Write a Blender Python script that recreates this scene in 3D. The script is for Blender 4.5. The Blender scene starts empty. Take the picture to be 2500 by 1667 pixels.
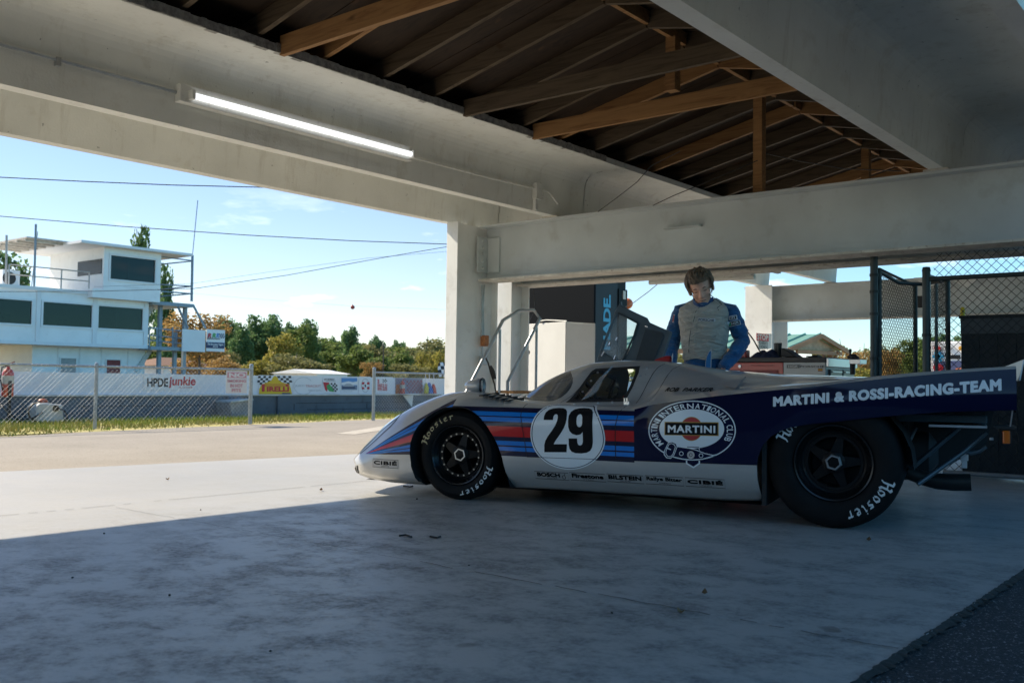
import bpy, bmesh, math, random
from mathutils import Vector, Matrix, noise
from mathutils.bvhtree import BVHTree
rad = math.radians
rnd = random.Random(11)
S = bpy.context.scene
COL = S.collection
V = Vector

# ------------------------------------------------------------------ camera
FPX, PITCH, ROLL, YAW, CAMZ = 2345.96, rad(2.39537), rad(0.77899), rad(39.2048), 0.76
F0 = V((math.cos(YAW), math.sin(YAW), 0)); R0 = V((math.sin(YAW), -math.cos(YAW), 0)); U0 = V((0, 0, 1))
CF = F0 * math.cos(PITCH) + U0 * math.sin(PITCH)
CU = -F0 * math.sin(PITCH) + U0 * math.cos(PITCH)
CR = R0 * math.cos(ROLL) + CU * math.sin(ROLL)
CU = -R0 * math.sin(ROLL) + CU * math.cos(ROLL)
CAM = V((0, 0, CAMZ))
cd = bpy.data.cameras.new('camera'); cam = bpy.data.objects.new('camera', cd); COL.objects.link(cam)
cam.matrix_world = Matrix(((CR.x, CU.x, -CF.x, 0), (CR.y, CU.y, -CF.y, 0), (CR.z, CU.z, -CF.z, CAMZ), (0, 0, 0, 1)))
cd.sensor_width = 36; cd.lens = FPX / 2500 * 36; cd.clip_end = 4000; cd.clip_start = .05
cd.dof.use_dof = True; cd.dof.focus_distance = 6.2; cd.dof.aperture_fstop = 5.6
S.camera = cam

# ------------------------------------------------------------------ sky and sun
SUN_AZ, SUN_EL = rad(14), rad(39.9)        # azimuth from +Y towards -X
W = bpy.data.worlds.new('World'); S.world = W; W.use_nodes = True
nt = W.node_tree; nt.nodes.clear()
sky = nt.nodes.new('ShaderNodeTexSky'); sky.sky_type = 'NISHITA'; sky.sun_disc = False
sky.sun_elevation = SUN_EL; sky.sun_rotation = -SUN_AZ
sky.altitude = 10; sky.air_density = 1.0; sky.dust_density = 0.0; sky.ozone_density = 2.2
tc = nt.nodes.new('ShaderNodeTexCoord'); mp = nt.nodes.new('ShaderNodeMapping'); mp.inputs['Scale'].default_value = (2.2, 2.2, 9)
mp.inputs['Location'].default_value = (3.1, 1.7, .35)
ns = nt.nodes.new('ShaderNodeTexNoise'); ns.inputs['Scale'].default_value = 2.6; ns.inputs['Detail'].default_value = 7; ns.inputs['Roughness'].default_value = .55
cr = nt.nodes.new('ShaderNodeValToRGB'); cr.color_ramp.elements[0].position = .57; cr.color_ramp.elements[1].position = .74
sx = nt.nodes.new('ShaderNodeSeparateXYZ')
mr = nt.nodes.new('ShaderNodeMapRange'); mr.inputs['From Min'].default_value = .20; mr.inputs['From Max'].default_value = .10
mu = nt.nodes.new('ShaderNodeMath'); mu.operation = 'MULTIPLY'
mx = nt.nodes.new('ShaderNodeMix'); mx.data_type = 'RGBA'
mx.inputs['B'].default_value = (13.0, 12.8, 12.8, 1)
bg = nt.nodes.new('ShaderNodeBackground'); bg.inputs['Strength'].default_value = .088
ow = nt.nodes.new('ShaderNodeOutputWorld')
L = nt.links.new
L(tc.outputs['Generated'], mp.inputs['Vector']); L(mp.outputs['Vector'], ns.inputs['Vector']); L(ns.outputs['Fac'], cr.inputs['Fac'])
L(tc.outputs['Generated'], sx.inputs[0]); L(sx.outputs['Z'], mr.inputs['Value'])
L(cr.outputs['Color'], mu.inputs[0]); L(mr.outputs['Result'], mu.inputs[1])
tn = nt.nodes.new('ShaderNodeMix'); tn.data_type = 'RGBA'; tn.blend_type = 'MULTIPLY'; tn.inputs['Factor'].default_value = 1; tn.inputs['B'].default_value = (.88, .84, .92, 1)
# sky opposite the sun is pushed brighter and bluer, added fill for the garage
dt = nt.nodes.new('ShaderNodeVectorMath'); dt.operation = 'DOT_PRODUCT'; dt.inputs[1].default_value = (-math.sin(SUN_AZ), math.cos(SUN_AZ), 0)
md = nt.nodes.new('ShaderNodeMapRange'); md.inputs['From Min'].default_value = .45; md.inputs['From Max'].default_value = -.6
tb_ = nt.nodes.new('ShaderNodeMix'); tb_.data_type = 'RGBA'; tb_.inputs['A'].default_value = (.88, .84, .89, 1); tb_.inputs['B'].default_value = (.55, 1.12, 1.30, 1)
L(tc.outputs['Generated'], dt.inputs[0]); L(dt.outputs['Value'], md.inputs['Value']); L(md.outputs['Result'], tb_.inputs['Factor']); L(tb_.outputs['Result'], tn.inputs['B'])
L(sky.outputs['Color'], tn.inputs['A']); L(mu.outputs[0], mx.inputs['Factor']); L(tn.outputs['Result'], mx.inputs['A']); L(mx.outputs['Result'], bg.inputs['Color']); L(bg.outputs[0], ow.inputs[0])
sd = bpy.data.lights.new('sun', 'SUN'); sd.energy = 4.2; sd.angle = rad(.5); sd.color = (1, .875, .69)
sun = bpy.data.objects.new('sun', sd); COL.objects.link(sun)
to_sun = V((-math.sin(SUN_AZ) * math.cos(SUN_EL), math.cos(SUN_AZ) * math.cos(SUN_EL), math.sin(SUN_EL)))
sun.rotation_euler = (-to_sun).to_track_quat('-Z', 'Y').to_euler(); sun.location = (0, 0, 30)
S.view_settings.view_transform = 'Standard'; S.view_settings.look = 'None'
S.view_settings.exposure = 1.12; S.view_settings.gamma = 1
S.cycles.max_bounces = 10; S.cycles.diffuse_bounces = 7; S.cycles.transparent_max_bounces = 24
S.cycles.use_denoising = True

# ------------------------------------------------------------------ helpers
def ray(px, py): return CF * FPX + CR * (px - 1250) - CU * (py - 833.5)
def hit(px, py, n, c):
    d = ray(px, py); n = V(n); return CAM + d * ((c - n.dot(CAM)) / n.dot(d))
def aZ(px, py, z=0): return hit(px, py, (0, 0, 1), z)     # a point of the picture on a level plane
def aX(px, py, x): return hit(px, py, (1, 0, 0), x)
def aY(px, py, y): return hit(px, py, (0, 1, 0), y)

OFF = {}
def link(o, parent=None):
    COL.objects.link(o)
    if parent is not None: o.parent = parent
    return o
def tag(o, label, cat, group=None):
    o['label'] = label; o['category'] = cat
    if group: o['group'] = group
    return o
def thing(name, label, cat, loc=(0, 0, 0), group=None):
    o = bpy.data.objects.new(name, None); o.empty_display_size = .1
    o.location = loc; link(o); OFF[o] = V(loc)
    return tag(o, label, cat, group)
def copy_tree(o, parent=None):
    c = o.copy(); COL.objects.link(c)
    if parent is not None: c.parent = parent
    for ch in list(o.children): copy_tree(ch, c)
    return c

class MB:
    def __init__(s): s.v = []; s.f = []; s.m = []
    def add(s, vs, fs, m=0):
        b = len(s.v); s.v += [V(p) for p in vs]; s.f += [tuple(b + i for i in f) for f in fs]; s.m += [m] * len(fs); return s
    def poly(s, pts, m=0): return s.add(pts, [range(len(pts))], m)
    def box(s, x0, x1, y0, y1, z0, z1, m=0):
        vs = [(x, y, z) for x in (x0, x1) for y in (y0, y1) for z in (z0, z1)]
        return s.add(vs, [(0, 1, 3, 2), (4, 6, 7, 5), (0, 4, 5, 1), (2, 3, 7, 6), (0, 2, 6, 4), (1, 5, 7, 3)], m)
    def obox(s, c, a, b, d, m=0):      # centre and three half axes
        c, a, b, d = V(c), V(a), V(b), V(d)
        if a.cross(b).dot(d) < 0: d = -d
        vs = [c + a * i + b * j + d * k for i in (-1, 1) for j in (-1, 1) for k in (-1, 1)]
        return s.add(vs, [(0, 1, 3, 2), (4, 6, 7, 5), (0, 4, 5, 1), (2, 3, 7, 6), (0, 2, 6, 4), (1, 5, 7, 3)], m)
    def beam(s, p, q, w, h, m=0, up=(0, 0, 1)):   # bar from p to q, w across and h along up
        p, q = V(p), V(q); d = q - p; u = V(up); side = d.cross(u).normalized(); u = side.cross(d).normalized()
        return s.obox((p + q) / 2, d / 2, side * w / 2, u * h / 2, m)
    def tube(s, p, q, r, n=8, r1=None, m=0, cap=True):
        p, q = V(p), V(q); d = (q - p).normalized(); a = d.orthogonal().normalized(); b = d.cross(a)
        r1 = r if r1 is None else r1
        vs = [o + (a * math.cos(t) + b * math.sin(t)) * rr for o, rr in ((p, r), (q, r1)) for t in [2 * math.pi * i / n for i in range(n)]]
        fs = [(i, (i + 1) % n, n + (i + 1) % n, n + i) for i in range(n)]
        if cap: fs += [tuple(range(n - 1, -1, -1)), tuple(range(n, 2 * n))]
        return s.add(vs, fs, m)
    def path(s, pts, r, n=8, m=0, rs=None, cap=True):
        pts = [V(p) for p in pts]; K = len(pts); vs = []; a = None
        for k, p in enumerate(pts):
            d = (pts[min(k + 1, K - 1)] - pts[max(k - 1, 0)]).normalized()
            if a is None: a = d.orthogonal().normalized()
            a = (a - d * a.dot(d)).normalized(); b = d.cross(a); rr = rs[k] if rs else r
            vs += [p + (a * math.cos(t) + b * math.sin(t)) * rr for t in [2 * math.pi * i / n for i in range(n)]]
        fs = [(k * n + i, k * n + (i + 1) % n, (k + 1) * n + (i + 1) % n, (k + 1) * n + i) for k in range(K - 1) for i in range(n)]
        if cap: fs += [tuple(range(n - 1, -1, -1)), tuple((K - 1) * n + i for i in range(n))]
        return s.add(vs, fs, m)
    def lathe(s, prof, o, ax, n=32, m=0, start=0, ms=None):    # prof: (radius, height along the axis)
        o, ax = V(o), V(ax).normalized(); a = ax.orthogonal().normalized(); b = ax.cross(a)
        K = len(prof)
        vs = [o + ax * h + (a * math.cos(start + 2 * math.pi * i / n) + b * math.sin(start + 2 * math.pi * i / n)) * r for r, h in prof for i in range(n)]
        for k in range(K - 1):
            b0 = len(s.v)
        b0 = len(s.v); s.v += [V(p) for p in vs]
        for k in range(K - 1):
            for i in range(n):
                s.f.append((b0 + k * n + i, b0 + k * n + (i + 1) % n, b0 + (k + 1) * n + (i + 1) % n, b0 + (k + 1) * n + i)); s.m.append(ms[k] if ms else m)
        return s
    def prism(s, pts, fn, d0, d1, m=0, caps=True):  # polygon of (u,v) swept from depth d0 to d1 by fn(u,v,d)
        n = len(pts)
        vs = [fn(u, v, d) for d in (d0, d1) for u, v in pts]
        fs = [(i, (i + 1) % n, n + (i + 1) % n, n + i) for i in range(n)]
        if caps: fs += [tuple(range(n - 1, -1, -1)), tuple(range(n, 2 * n))]
        return s.add(vs, fs, m)
    def sheet(s, t2, fn, m=0):                    # flat 2-D mesh (verts, faces) laid by fn(u,v)
        return s.add([fn(u, v) for u, v in t2[0]], t2[1], m)
    def build(s, name, mat, parent=None, smooth=None, bevel=0, local=False, recalc=True):
        me = bpy.data.meshes.new(name); o = bpy.data.objects.new(name, me)
        off = OFF.get(parent, V((0, 0, 0))) if parent is not None and not local else V((0, 0, 0))
        me.from_pydata([tuple(p - off) for p in s.v], [], s.f)
        for mm in (mat if isinstance(mat, (list, tuple)) else [mat]): me.materials.append(mm)
        if any(s.m): me.polygons.foreach_set('material_index', s.m)
        if recalc:
            bm = bmesh.new(); bm.from_mesh(me); bmesh.ops.recalc_face_normals(bm, faces=bm.faces); bm.to_mesh(me); bm.free()
        if smooth is not None:
            me.polygons.foreach_set('use_smooth', [True] * len(me.polygons)); me.set_sharp_from_angle(angle=rad(smooth))
        me.update()
        if bevel:
            b = o.modifiers.new('bevel', 'BEVEL'); b.width = bevel; b.segments = 2; b.limit_method = 'ANGLE'; b.angle_limit = rad(40)
        link(o, parent); OFF[o] = off
        return o

def struct(o): o['kind'] = 'structure'; return o

# ------------------------------------------------------------------ materials
class N:
    def __init__(s, name):
        s.mat = bpy.data.materials.new(name); s.mat.use_nodes = True; s.t = s.mat.node_tree; s.b = s.t.nodes['Principled BSDF']
        s.out = s.t.nodes['Material Output']
    def new(s, typ, **kw):
        n = s.t.nodes.new('ShaderNode' + typ)
        for k, v in kw.items(): setattr(n, k, v)
        return n
    def l(s, a, b): s.t.links.new(a, b)
    def coord(s, kind='Object', scale=(1, 1, 1), loc=(0, 0, 0), rot=(0, 0, 0)):
        c = s.new('TexCoord'); m = s.new('Mapping'); m.inputs['Scale'].default_value = scale; m.inputs['Location'].default_value = loc; m.inputs['Rotation'].default_value = rot
        s.l(c.outputs[kind], m.inputs['Vector']); return m.outputs['Vector']
    def noise(s, vec, scale, detail=4, rough=.55, dist=0):
        n = s.new('TexNoise'); n.inputs['Scale'].default_value = scale; n.inputs['Detail'].default_value = detail
        n.inputs['Roughness'].default_value = rough; n.inputs['Distortion'].default_value = dist; s.l(vec, n.inputs['Vector']); return n.outputs['Fac']
    def ramp(s, fac, stops, interp='LINEAR'):
        r = s.new('ValToRGB'); r.color_ramp.interpolation = interp; e = r.color_ramp.elements
        while len(e) > len(stops): e.remove(e[-1])
        while len(e) < len(stops): e.new(.5)
        for i, (p, c) in enumerate(stops):
            e[i].position = p; e[i].color = (c, c, c, 1) if not isinstance(c, (tuple, list)) else tuple(c) + (1,) * (4 - len(c))
        s.l(fac, r.inputs['Fac']); return r.outputs['Color']
    def mix(s, fac, a, b, blend='MIX'):
        m = s.new('Mix', data_type='RGBA', blend_type=blend)
        for inp, v in (('Factor', fac), ('A', a), ('B', b)):
            if hasattr(v, 'is_linked'): s.l(v, m.inputs[inp])
            elif inp == 'Factor': m.inputs[inp].default_value = v
            else: m.inputs[inp].default_value = (*v, 1) if len(v) == 3 else v
        return m.outputs['Result']
    def math(s, op, a, b=0.0, c=None):
        m = s.new('Math', operation=op)
        for i, v in enumerate((a, b) if c is None else (a, b, c)):
            if hasattr(v, 'is_linked'): s.l(v, m.inputs[i])
            else: m.inputs[i].default_value = v
        return m.outputs[0]
    def bump(s, h, strength=.3, dist=.01):
        b = s.new('Bump'); b.inputs['Strength'].default_value = strength; b.inputs['Distance'].default_value = dist
        s.l(h, b.inputs['Height']); s.l(b.outputs['Normal'], s.b.inputs['Normal'])
    def base(s, c):
        if hasattr(c, 'is_linked'): s.l(c, s.b.inputs['Base Color'])
        else: s.b.inputs['Base Color'].default_value = (*c, 1)
    def set(s, rough=None, metal=None, spec=None, coat=None, coatr=None):
        for k, v in (('Roughness', rough), ('Metallic', metal), ('Specular IOR Level', spec), ('Coat Weight', coat), ('Coat Roughness', coatr)):
            if v is None: continue
            if hasattr(v, 'is_linked'): s.l(v, s.b.inputs[k])
            else: s.b.inputs[k].default_value = v

def pm(name, c, rough=.6, metal=0, var=.25, scale=6, bump=0, bscale=40, coat=0, spec=.5, c2=None, stretch=(1, 1, 1), dirt=None, pits=None):
    """painted / plain material: two-tone noise, fine bump, optional dirt blotches"""
    n = N(name); v = n.coord('Object', stretch)
    a = tuple(min(1, x * (1 + var)) for x in c); b = c2 or tuple(x * (1 - var) for x in c)
    col = n.ramp(n.noise(v, scale, 6), [(.3, b), (.7, a)])
    if dirt: col = n.mix(n.ramp(n.noise(v, scale * 2.7, 8, .65), [(.55, 0.), (.75, dirt[3])]), col, dirt[:3])
    if pits:
        col = n.mix(n.ramp(n.noise(v, pits[0], 3, .6), [(.70, 0.), (.735, pits[1])]), col, tuple(x * .3 for x in c))
        st = n.noise(n.coord('Object', (5, 5, .5)), 2.2, 5, .65); col = n.mix(n.ramp(st, [(.56, 0.), (.78, .30)]), col, (.30, .25, .17))
    n.base(col); n.set(rough, metal, spec, coat, .08)
    if bump: n.bump(n.noise(v, bscale, 4), bump, .01)
    return n.mat
def plain(name, c, rough=.5, metal=0, coat=0, spec=.5, emit=0):
    n = N(name); n.base(c); n.set(rough, metal, spec, coat, .05)
    if emit: n.b.inputs['Emission Color'].default_value = (*c, 1); n.b.inputs['Emission Strength'].default_value = emit
    return n.mat
def glass(name, tint=(1, 1, 1), rough=.02, refl=1.0, haze=0):
    n = N(name); t = n.new('BsdfTransparent'); t.inputs['Color'].default_value = (*tint, 1)
    g = n.new('BsdfGlossy'); g.inputs['Roughness'].default_value = rough
    f = n.new('Fresnel'); f.inputs['IOR'].default_value = 1.5; m = n.new('MixShader')
    n.l(n.math('MULTIPLY', f.outputs[0], refl), m.inputs[0]); n.l(t.outputs[0], m.inputs[1]); n.l(g.outputs[0], m.inputs[2])
    o = m
    if haze:
        d = n.new('BsdfDiffuse'); d.inputs['Color'].default_value = (.75, .78, .8, 1); o = n.new('MixShader'); o.inputs[0].default_value = haze
        n.l(m.outputs[0], o.inputs[1]); n.l(d.outputs[0], o.inputs[2])
    n.l(o.outputs[0], n.out.inputs['Surface']); return n.mat

# ------------------------------------------------------------------ flat lettering
_TC = {}
def text2d(s, w=None, h=None, bold=0, shear=0, space=1):
    key = (s, bold, shear, space)
    if key not in _TC:
        c = bpy.data.curves.new('t', 'FONT'); c.body = s; c.offset = bold; c.shear = shear; c.space_character = space; c.resolution_u = 4
        o = bpy.data.objects.new('t', c); COL.objects.link(o)
        me = o.evaluated_get(bpy.context.evaluated_depsgraph_get()).to_mesh()
        vs = [(v.co.x, v.co.y) for v in me.vertices]; fs = [tuple(p.vertices) for p in me.polygons]
        o.evaluated_get(bpy.context.evaluated_depsgraph_get()).to_mesh_clear()
        bpy.data.objects.remove(o); bpy.data.curves.remove(c)
        x0 = min(v[0] for v in vs); y0 = min(v[1] for v in vs)
        _TC[key] = ([(x - x0, y - y0) for x, y in vs], fs)
    vs, fs = _TC[key]; W0 = max(v[0] for v in vs); H0 = max(v[1] for v in vs)
    kx = w / W0 if w else None; ky = h / H0 if h else None
    kx = kx or ky; ky = ky or kx
    return [(x * kx, y * ky) for x, y in vs], fs
def shift(t2, dx, dy): return [(x + dx, y + dy) for x, y in t2[0]], t2[1]
def rect(x0, x1, y0, y1): return [(x0, y0), (x1, y0), (x1, y1), (x0, y1)], [(0, 1, 2, 3)]
def ngon(pts): return list(pts), [tuple(range(len(pts)))]
def ell(cx, cy, a, b, n=48, t0=0, t1=2 * math.pi): return [(cx + a * math.cos(t0 + (t1 - t0) * i / n), cy + b * math.sin(t0 + (t1 - t0) * i / n)) for i in range(n + (0 if abs(t1 - t0 - 2 * math.pi) < 1e-6 else 1))]
def strip(pts, w, closed=False):
    """a line of constant width through 2-D points"""
    n = len(pts); vs = []; P = [V((p[0], p[1])) for p in pts]
    for i, p in enumerate(P):
        a = P[i - 1] if i or closed else p; b = P[(i + 1) % n] if i < n - 1 or closed else p
        d = (b - a); d = d.normalized() if d.length else V((1, 0)); q = V((-d.y, d.x)) * w / 2
        vs += [tuple(p + q), tuple(p - q)]
    fs = [(2 * i, 2 * ((i + 1) % n), 2 * ((i + 1) % n) + 1, 2 * i + 1) for i in range(n if closed else n - 1)]
    return vs, fs
def join2d(*ts):
    vs = []; fs = []
    for t in ts:
        b = len(vs); vs += list(t[0]); fs += [tuple(b + i for i in f) for f in t[1]]
    return vs, fs
def fill2d(*loops):
    """flat mesh between closed outlines (the first is the outer one, the rest are holes)"""
    bm = bmesh.new(); L_ = [[bm.verts.new((p[0], p[1], 0)) for p in l] for l in loops]
    eds = [bm.edges.new((l[i], l[(i + 1) % len(l)])) for l in L_ for i in range(len(l))]
    bmesh.ops.triangle_fill(bm, edges=eds, use_beauty=True); bm.verts.index_update()
    fs = []
    for f in bm.faces:
        c = f.calc_center_median()
        if not any(inside((c.x, c.y), l) for l in loops[1:]) and inside((c.x, c.y), loops[0]): fs.append(tuple(v.index for v in f.verts))
    vs = [(v.co.x, v.co.y) for v in bm.verts]; bm.free(); return vs, fs
def inside(p, poly):
    c = False; j = len(poly) - 1
    for i in range(len(poly)):
        (xi, zi), (xj, zj) = poly[i], poly[j]
        if (zi > p[1]) != (zj > p[1]) and p[0] < (xj - xi) * (p[1] - zi) / (zj - zi) + xi: c = not c
        j = i
    return c
def lerp(a, b, t): return a + (b - a) * t
def smooth01(x): x = max(0, min(1, x)); return x * x * (3 - 2 * x)
# ------------------------------------------------------------------ the ground
def concrete_floor():
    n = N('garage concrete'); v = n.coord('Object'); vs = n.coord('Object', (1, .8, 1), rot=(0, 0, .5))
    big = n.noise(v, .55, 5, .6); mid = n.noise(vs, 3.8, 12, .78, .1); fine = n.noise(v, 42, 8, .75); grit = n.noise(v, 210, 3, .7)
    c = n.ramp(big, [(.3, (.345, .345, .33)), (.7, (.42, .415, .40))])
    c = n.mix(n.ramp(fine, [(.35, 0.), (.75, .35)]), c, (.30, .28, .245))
    # dark stain patches, weaker towards the front edge and the far end
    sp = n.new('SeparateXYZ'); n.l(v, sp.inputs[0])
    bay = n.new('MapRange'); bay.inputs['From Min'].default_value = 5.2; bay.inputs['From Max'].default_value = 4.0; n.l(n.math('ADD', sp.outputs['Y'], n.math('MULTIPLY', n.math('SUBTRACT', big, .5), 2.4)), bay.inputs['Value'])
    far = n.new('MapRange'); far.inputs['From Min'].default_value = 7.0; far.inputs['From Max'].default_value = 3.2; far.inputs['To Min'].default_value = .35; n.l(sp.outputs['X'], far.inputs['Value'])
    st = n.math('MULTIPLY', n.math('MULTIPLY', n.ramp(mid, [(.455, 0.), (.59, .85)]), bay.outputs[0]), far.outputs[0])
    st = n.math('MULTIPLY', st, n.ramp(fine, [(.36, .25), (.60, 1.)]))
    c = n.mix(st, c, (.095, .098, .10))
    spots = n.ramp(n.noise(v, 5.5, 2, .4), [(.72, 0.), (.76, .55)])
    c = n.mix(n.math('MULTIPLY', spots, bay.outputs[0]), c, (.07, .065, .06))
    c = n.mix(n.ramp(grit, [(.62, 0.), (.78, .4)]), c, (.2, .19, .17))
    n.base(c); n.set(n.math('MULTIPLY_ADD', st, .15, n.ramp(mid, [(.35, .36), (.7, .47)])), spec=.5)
    n.bump(n.math('ADD', fine, n.math('MULTIPLY', grit, .5)), .25, .004)
    return n.mat
def asphalt(name, a, b, speck, sp0=.66, sp1=.74, scale=90):
    n = N(name); v = n.coord('Object'); c = n.ramp(n.noise(v, .8, 6, .6), [(.3, a), (.7, b)])
    w = n.new('TexVoronoi'); w.inputs['Scale'].default_value = scale; n.l(v, w.inputs['Vector'])
    g = n.noise(v, scale * .9, 3, .6)
    c = n.mix(n.ramp(g, [(sp0, 0.), (sp1, 1.)]), c, speck); c = n.mix(n.ramp(g, [(.28, .7), (.42, 0.)]), c, tuple(x * .35 for x in a))
    n.base(c); n.set(.85, spec=.25); n.bump(w.outputs['Distance'], .5, .006); return n.mat
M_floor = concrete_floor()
M_apron = asphalt('pale asphalt', (.25, .23, .20), (.31, .285, .25), (.42, .39, .34), scale=45)  # light grey by its own base tone
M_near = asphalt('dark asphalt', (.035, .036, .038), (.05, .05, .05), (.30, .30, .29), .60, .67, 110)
M_earth = pm('dry earth and grass', (.16, .15, .07), .95, 0, .35, .35, c2=(.22, .17, .10))
M_line = pm('old white line paint', (.40, .37, .32), .8, 0, .15, 9)
M_joint = plain('joint dirt', (.035, .03, .025), .95)

g = MB(); g.poly([(-1500, -1500, -.03), (2500, -1500, -.03), (2500, 2500, -.03), (-1500, 2500, -.03)]); struct(g.build('ground', M_earth))
def edge_asph(x): return 7.904 - (x - 3.347) * .1332 if x < 7.2 else 7.39
fl = MB(); xs = [-18 + .5 * i for i in range(97)]
top = [(x, edge_asph(x) if x > -4 else 8.88, 0) for x in xs]
fl.poly([(xs[0], .895, 0)] + [(xs[-1], .895, 0)] + top[::-1])
bot = [(p[0], p[1], -.12) for p in [(xs[0], .895, 0), (xs[-1], .895, 0)]]
fl.poly([(xs[0], .895, -.12), (xs[-1], .895, -.12), (xs[-1], .895, 0), (xs[0], .895, 0)])
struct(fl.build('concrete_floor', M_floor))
ap = MB(); rr = random.Random(3)
far_e = []
for i in range(140):
    x = -25 + .5 * i; e = 12.4 + max(0, min(1, (x - 5.2) / 1.6)) * .62 + max(0, (x - 6.9)) * .16
    far_e.append((x, min(e, 14.3) + rr.uniform(-.06, .06), -.012))
ap.poly([(-25, 4, -.012), (45, 4, -.012), (45, 14.3, -.012)] + far_e[::-1]); struct(ap.build('apron_road', M_apron))
na = MB(); na.poly([(-12, -12, -.016), (22, -12, -.016), (22, .89, -.016), (-12, .89, -.016)]); struct(na.build('asphalt_lane', M_near))
ln = MB(); ln.poly([(9.1, 10.25, -.008), (14.5, 13.3, -.008), (14.5, 13.85, -.008), (9.0, 10.55, -.008)]); struct(ln.build('road_line', M_line))
# joints and cracks of the slab
def crack(pts, w, jag, seed):
    r = random.Random(seed); out = []
    for (x0, y0), (x1, y1) in zip(pts, pts[1:]):
        k = max(2, int(math.hypot(x1 - x0, y1 - y0) / .05))
        for i in range(k): t = i / k; out.append((lerp(x0, x1, t) + r.uniform(-jag, jag), lerp(y0, y1, t) + r.uniform(-jag, jag)))
    vs, fs = strip(out, w); r2 = random.Random(seed + 1)
    keep = [f for f in fs if r2.random() > .12]
    return vs, keep
jm = MB()
for t in (crack([(-12, 5.412), (14, 5.412)], .006, .003, 5), crack([(2.9, .9), (2.905, 2.9)], .006, .008, 6), crack([(2.905, 2.9), (2.9, 5.4)], .003, .005, 7)):
    jm.sheet(t, lambda u, v: (u, v, .004))
re_ = random.Random(21); x = -12.0; pv_ = []
while x < 20:
    pv_.append((x, .896 + re_.uniform(-.003, .006), .886 - abs(re_.gauss(.010, .010)))); x += re_.uniform(.006, .03)
for (xa, ua, la_), (xb, ub, lb2) in zip(pv_, pv_[1:]): jm.poly([(xa, ua, .003), (xb, ub, .003), (xb, lb2, -.008), (xa, la_, -.008)])
struct(jm.build('floor_joints', M_joint, recalc=False))

# ------------------------------------------------------------------ the open pit garage
M_conc = pm('white painted precast concrete', (.78, .785, .735), .75, 0, .08, 1.6, .25, 60, dirt=(.42, .36, .25, .35), spec=.3, pits=(17, .7))
M_rough = pm('broken concrete edge', (.36, .35, .32), .95, 0, .4, 25, .9, 60)
M_steel = pm('grey painted steel', (.52, .56, .57), .5, 0, .12, 1.3, .08, 80, dirt=(.25, .23, .20, .35))
M_steelw = pm('white painted steel column', (.74, .76, .75), .5, 0, .08, 2, .06, 60, dirt=(.40, .38, .33, .4))
M_rust = pm('flaking white paint over rust', (.55, .53, .47), .8, 0, .2, 8, .3, 50, dirt=(.16, .08, .04, .9))
M_galv = pm('galvanised conduit', (.42, .44, .45), .4, .7, .15, 20)
def timber(name, a, b, sc=1.0):
    n = N(name); v = n.coord('Object', (7, .45, 7)); w = n.noise(v, 3.2 * sc, 7, .6, 1.4); k = n.noise(n.coord('Object', (1.6, .7, 1.6)), 5, 2, .4)
    c = n.ramp(w, [(.32, b), (.5, a), (.68, tuple(min(1, x * 1.18) for x in a))]); c = n.mix(n.ramp(k, [(.70, 0.), (.77, .8)]), c, (.07, .035, .015))
    n.base(c); n.set(.7, spec=.3); n.bump(w, .15, .004); return n.mat
M_lumber = timber('pine lumber', (.31, .165, .065), (.21, .10, .038)); M_lumberg = timber('greyed pine lumber', (.10, .072, .045), (.055, .038, .022))
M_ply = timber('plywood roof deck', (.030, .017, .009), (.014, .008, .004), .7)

gar = thing('pit_garage', 'open pit garage with white concrete roof beams, grey steel girders and a wooden roof bay', 'garage', (8.5, 7.4, 0))
def tee(name, ys, z0, x0, x1, edges, mat=M_conc):
    """double tee roof slab along X: stems at ys with fillets into the flange"""
    t = MB(); zt = z0 + .545; zf = zt + .06; w0, w1, fr = .058, .09, .17
    lo, hi = edges; pts = [(lo, zf), (lo, zt)]
    for y in sorted(ys):
        side = []
        for k in range(7):
            a = k / 6 * math.pi / 2; side.append((w1 + fr - fr * math.sin(a), zt - fr + fr * math.cos(a)))
        side.append((w0, z0))
        pts += [(y - d, z) for d, z in side] + [(y + d, z) for d, z in side[::-1]]
    pts += [(hi, zt), (hi, zf)]
    nseg = 14
    for i in range(nseg):
        a, b = lerp(x0, x1, i / nseg), lerp(x0, x1, (i + 1) / nseg)
        for (y0, z0_), (y1, z1_) in zip(pts, pts[1:]): t.poly([(a, y0, z0_), (b, y0, z0_), (b, y1, z1_), (a, y1, z1_)])
        t.poly([(a, hi, zf), (b, hi, zf), (b, lo, zf), (a, lo, zf)])
    for x in (x0, x1):
        if not 8 < x < 9.5: t.poly([(x, y, z) for y, z in pts])
    o = t.build(name, mat, gar, smooth=35); return o
ZS = 2.587
tee('roof_slab', (7.60, 6.34), ZS, -9, 8.93, (5.72, 8.25))
rg = MB(); r5 = random.Random(5)                                   # ragged concrete left along the roof opening
x = -9
while x < 8.5:
    dx = r5.uniform(.03, .12); rg.box(x, x + dx, 5.72 - r5.uniform(.004, .014), 5.724 + .03, ZS + .552 - r5.uniform(0, .008), ZS + .606 + r5.uniform(0, .012)); x += dx
rg.build('ragged_edge', M_rough, gar)
tee('roof_slab', (2.305, 1.05), ZS, -9, 8.93, (.42, 2.93))
tee('roof_slab', (7.60, 6.34), ZS, 8.94, 16.75, (5.72, 8.25)); tee('roof_slab', (2.305, 1.05), ZS, 8.94, 16.75, (.42, 2.93))
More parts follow.
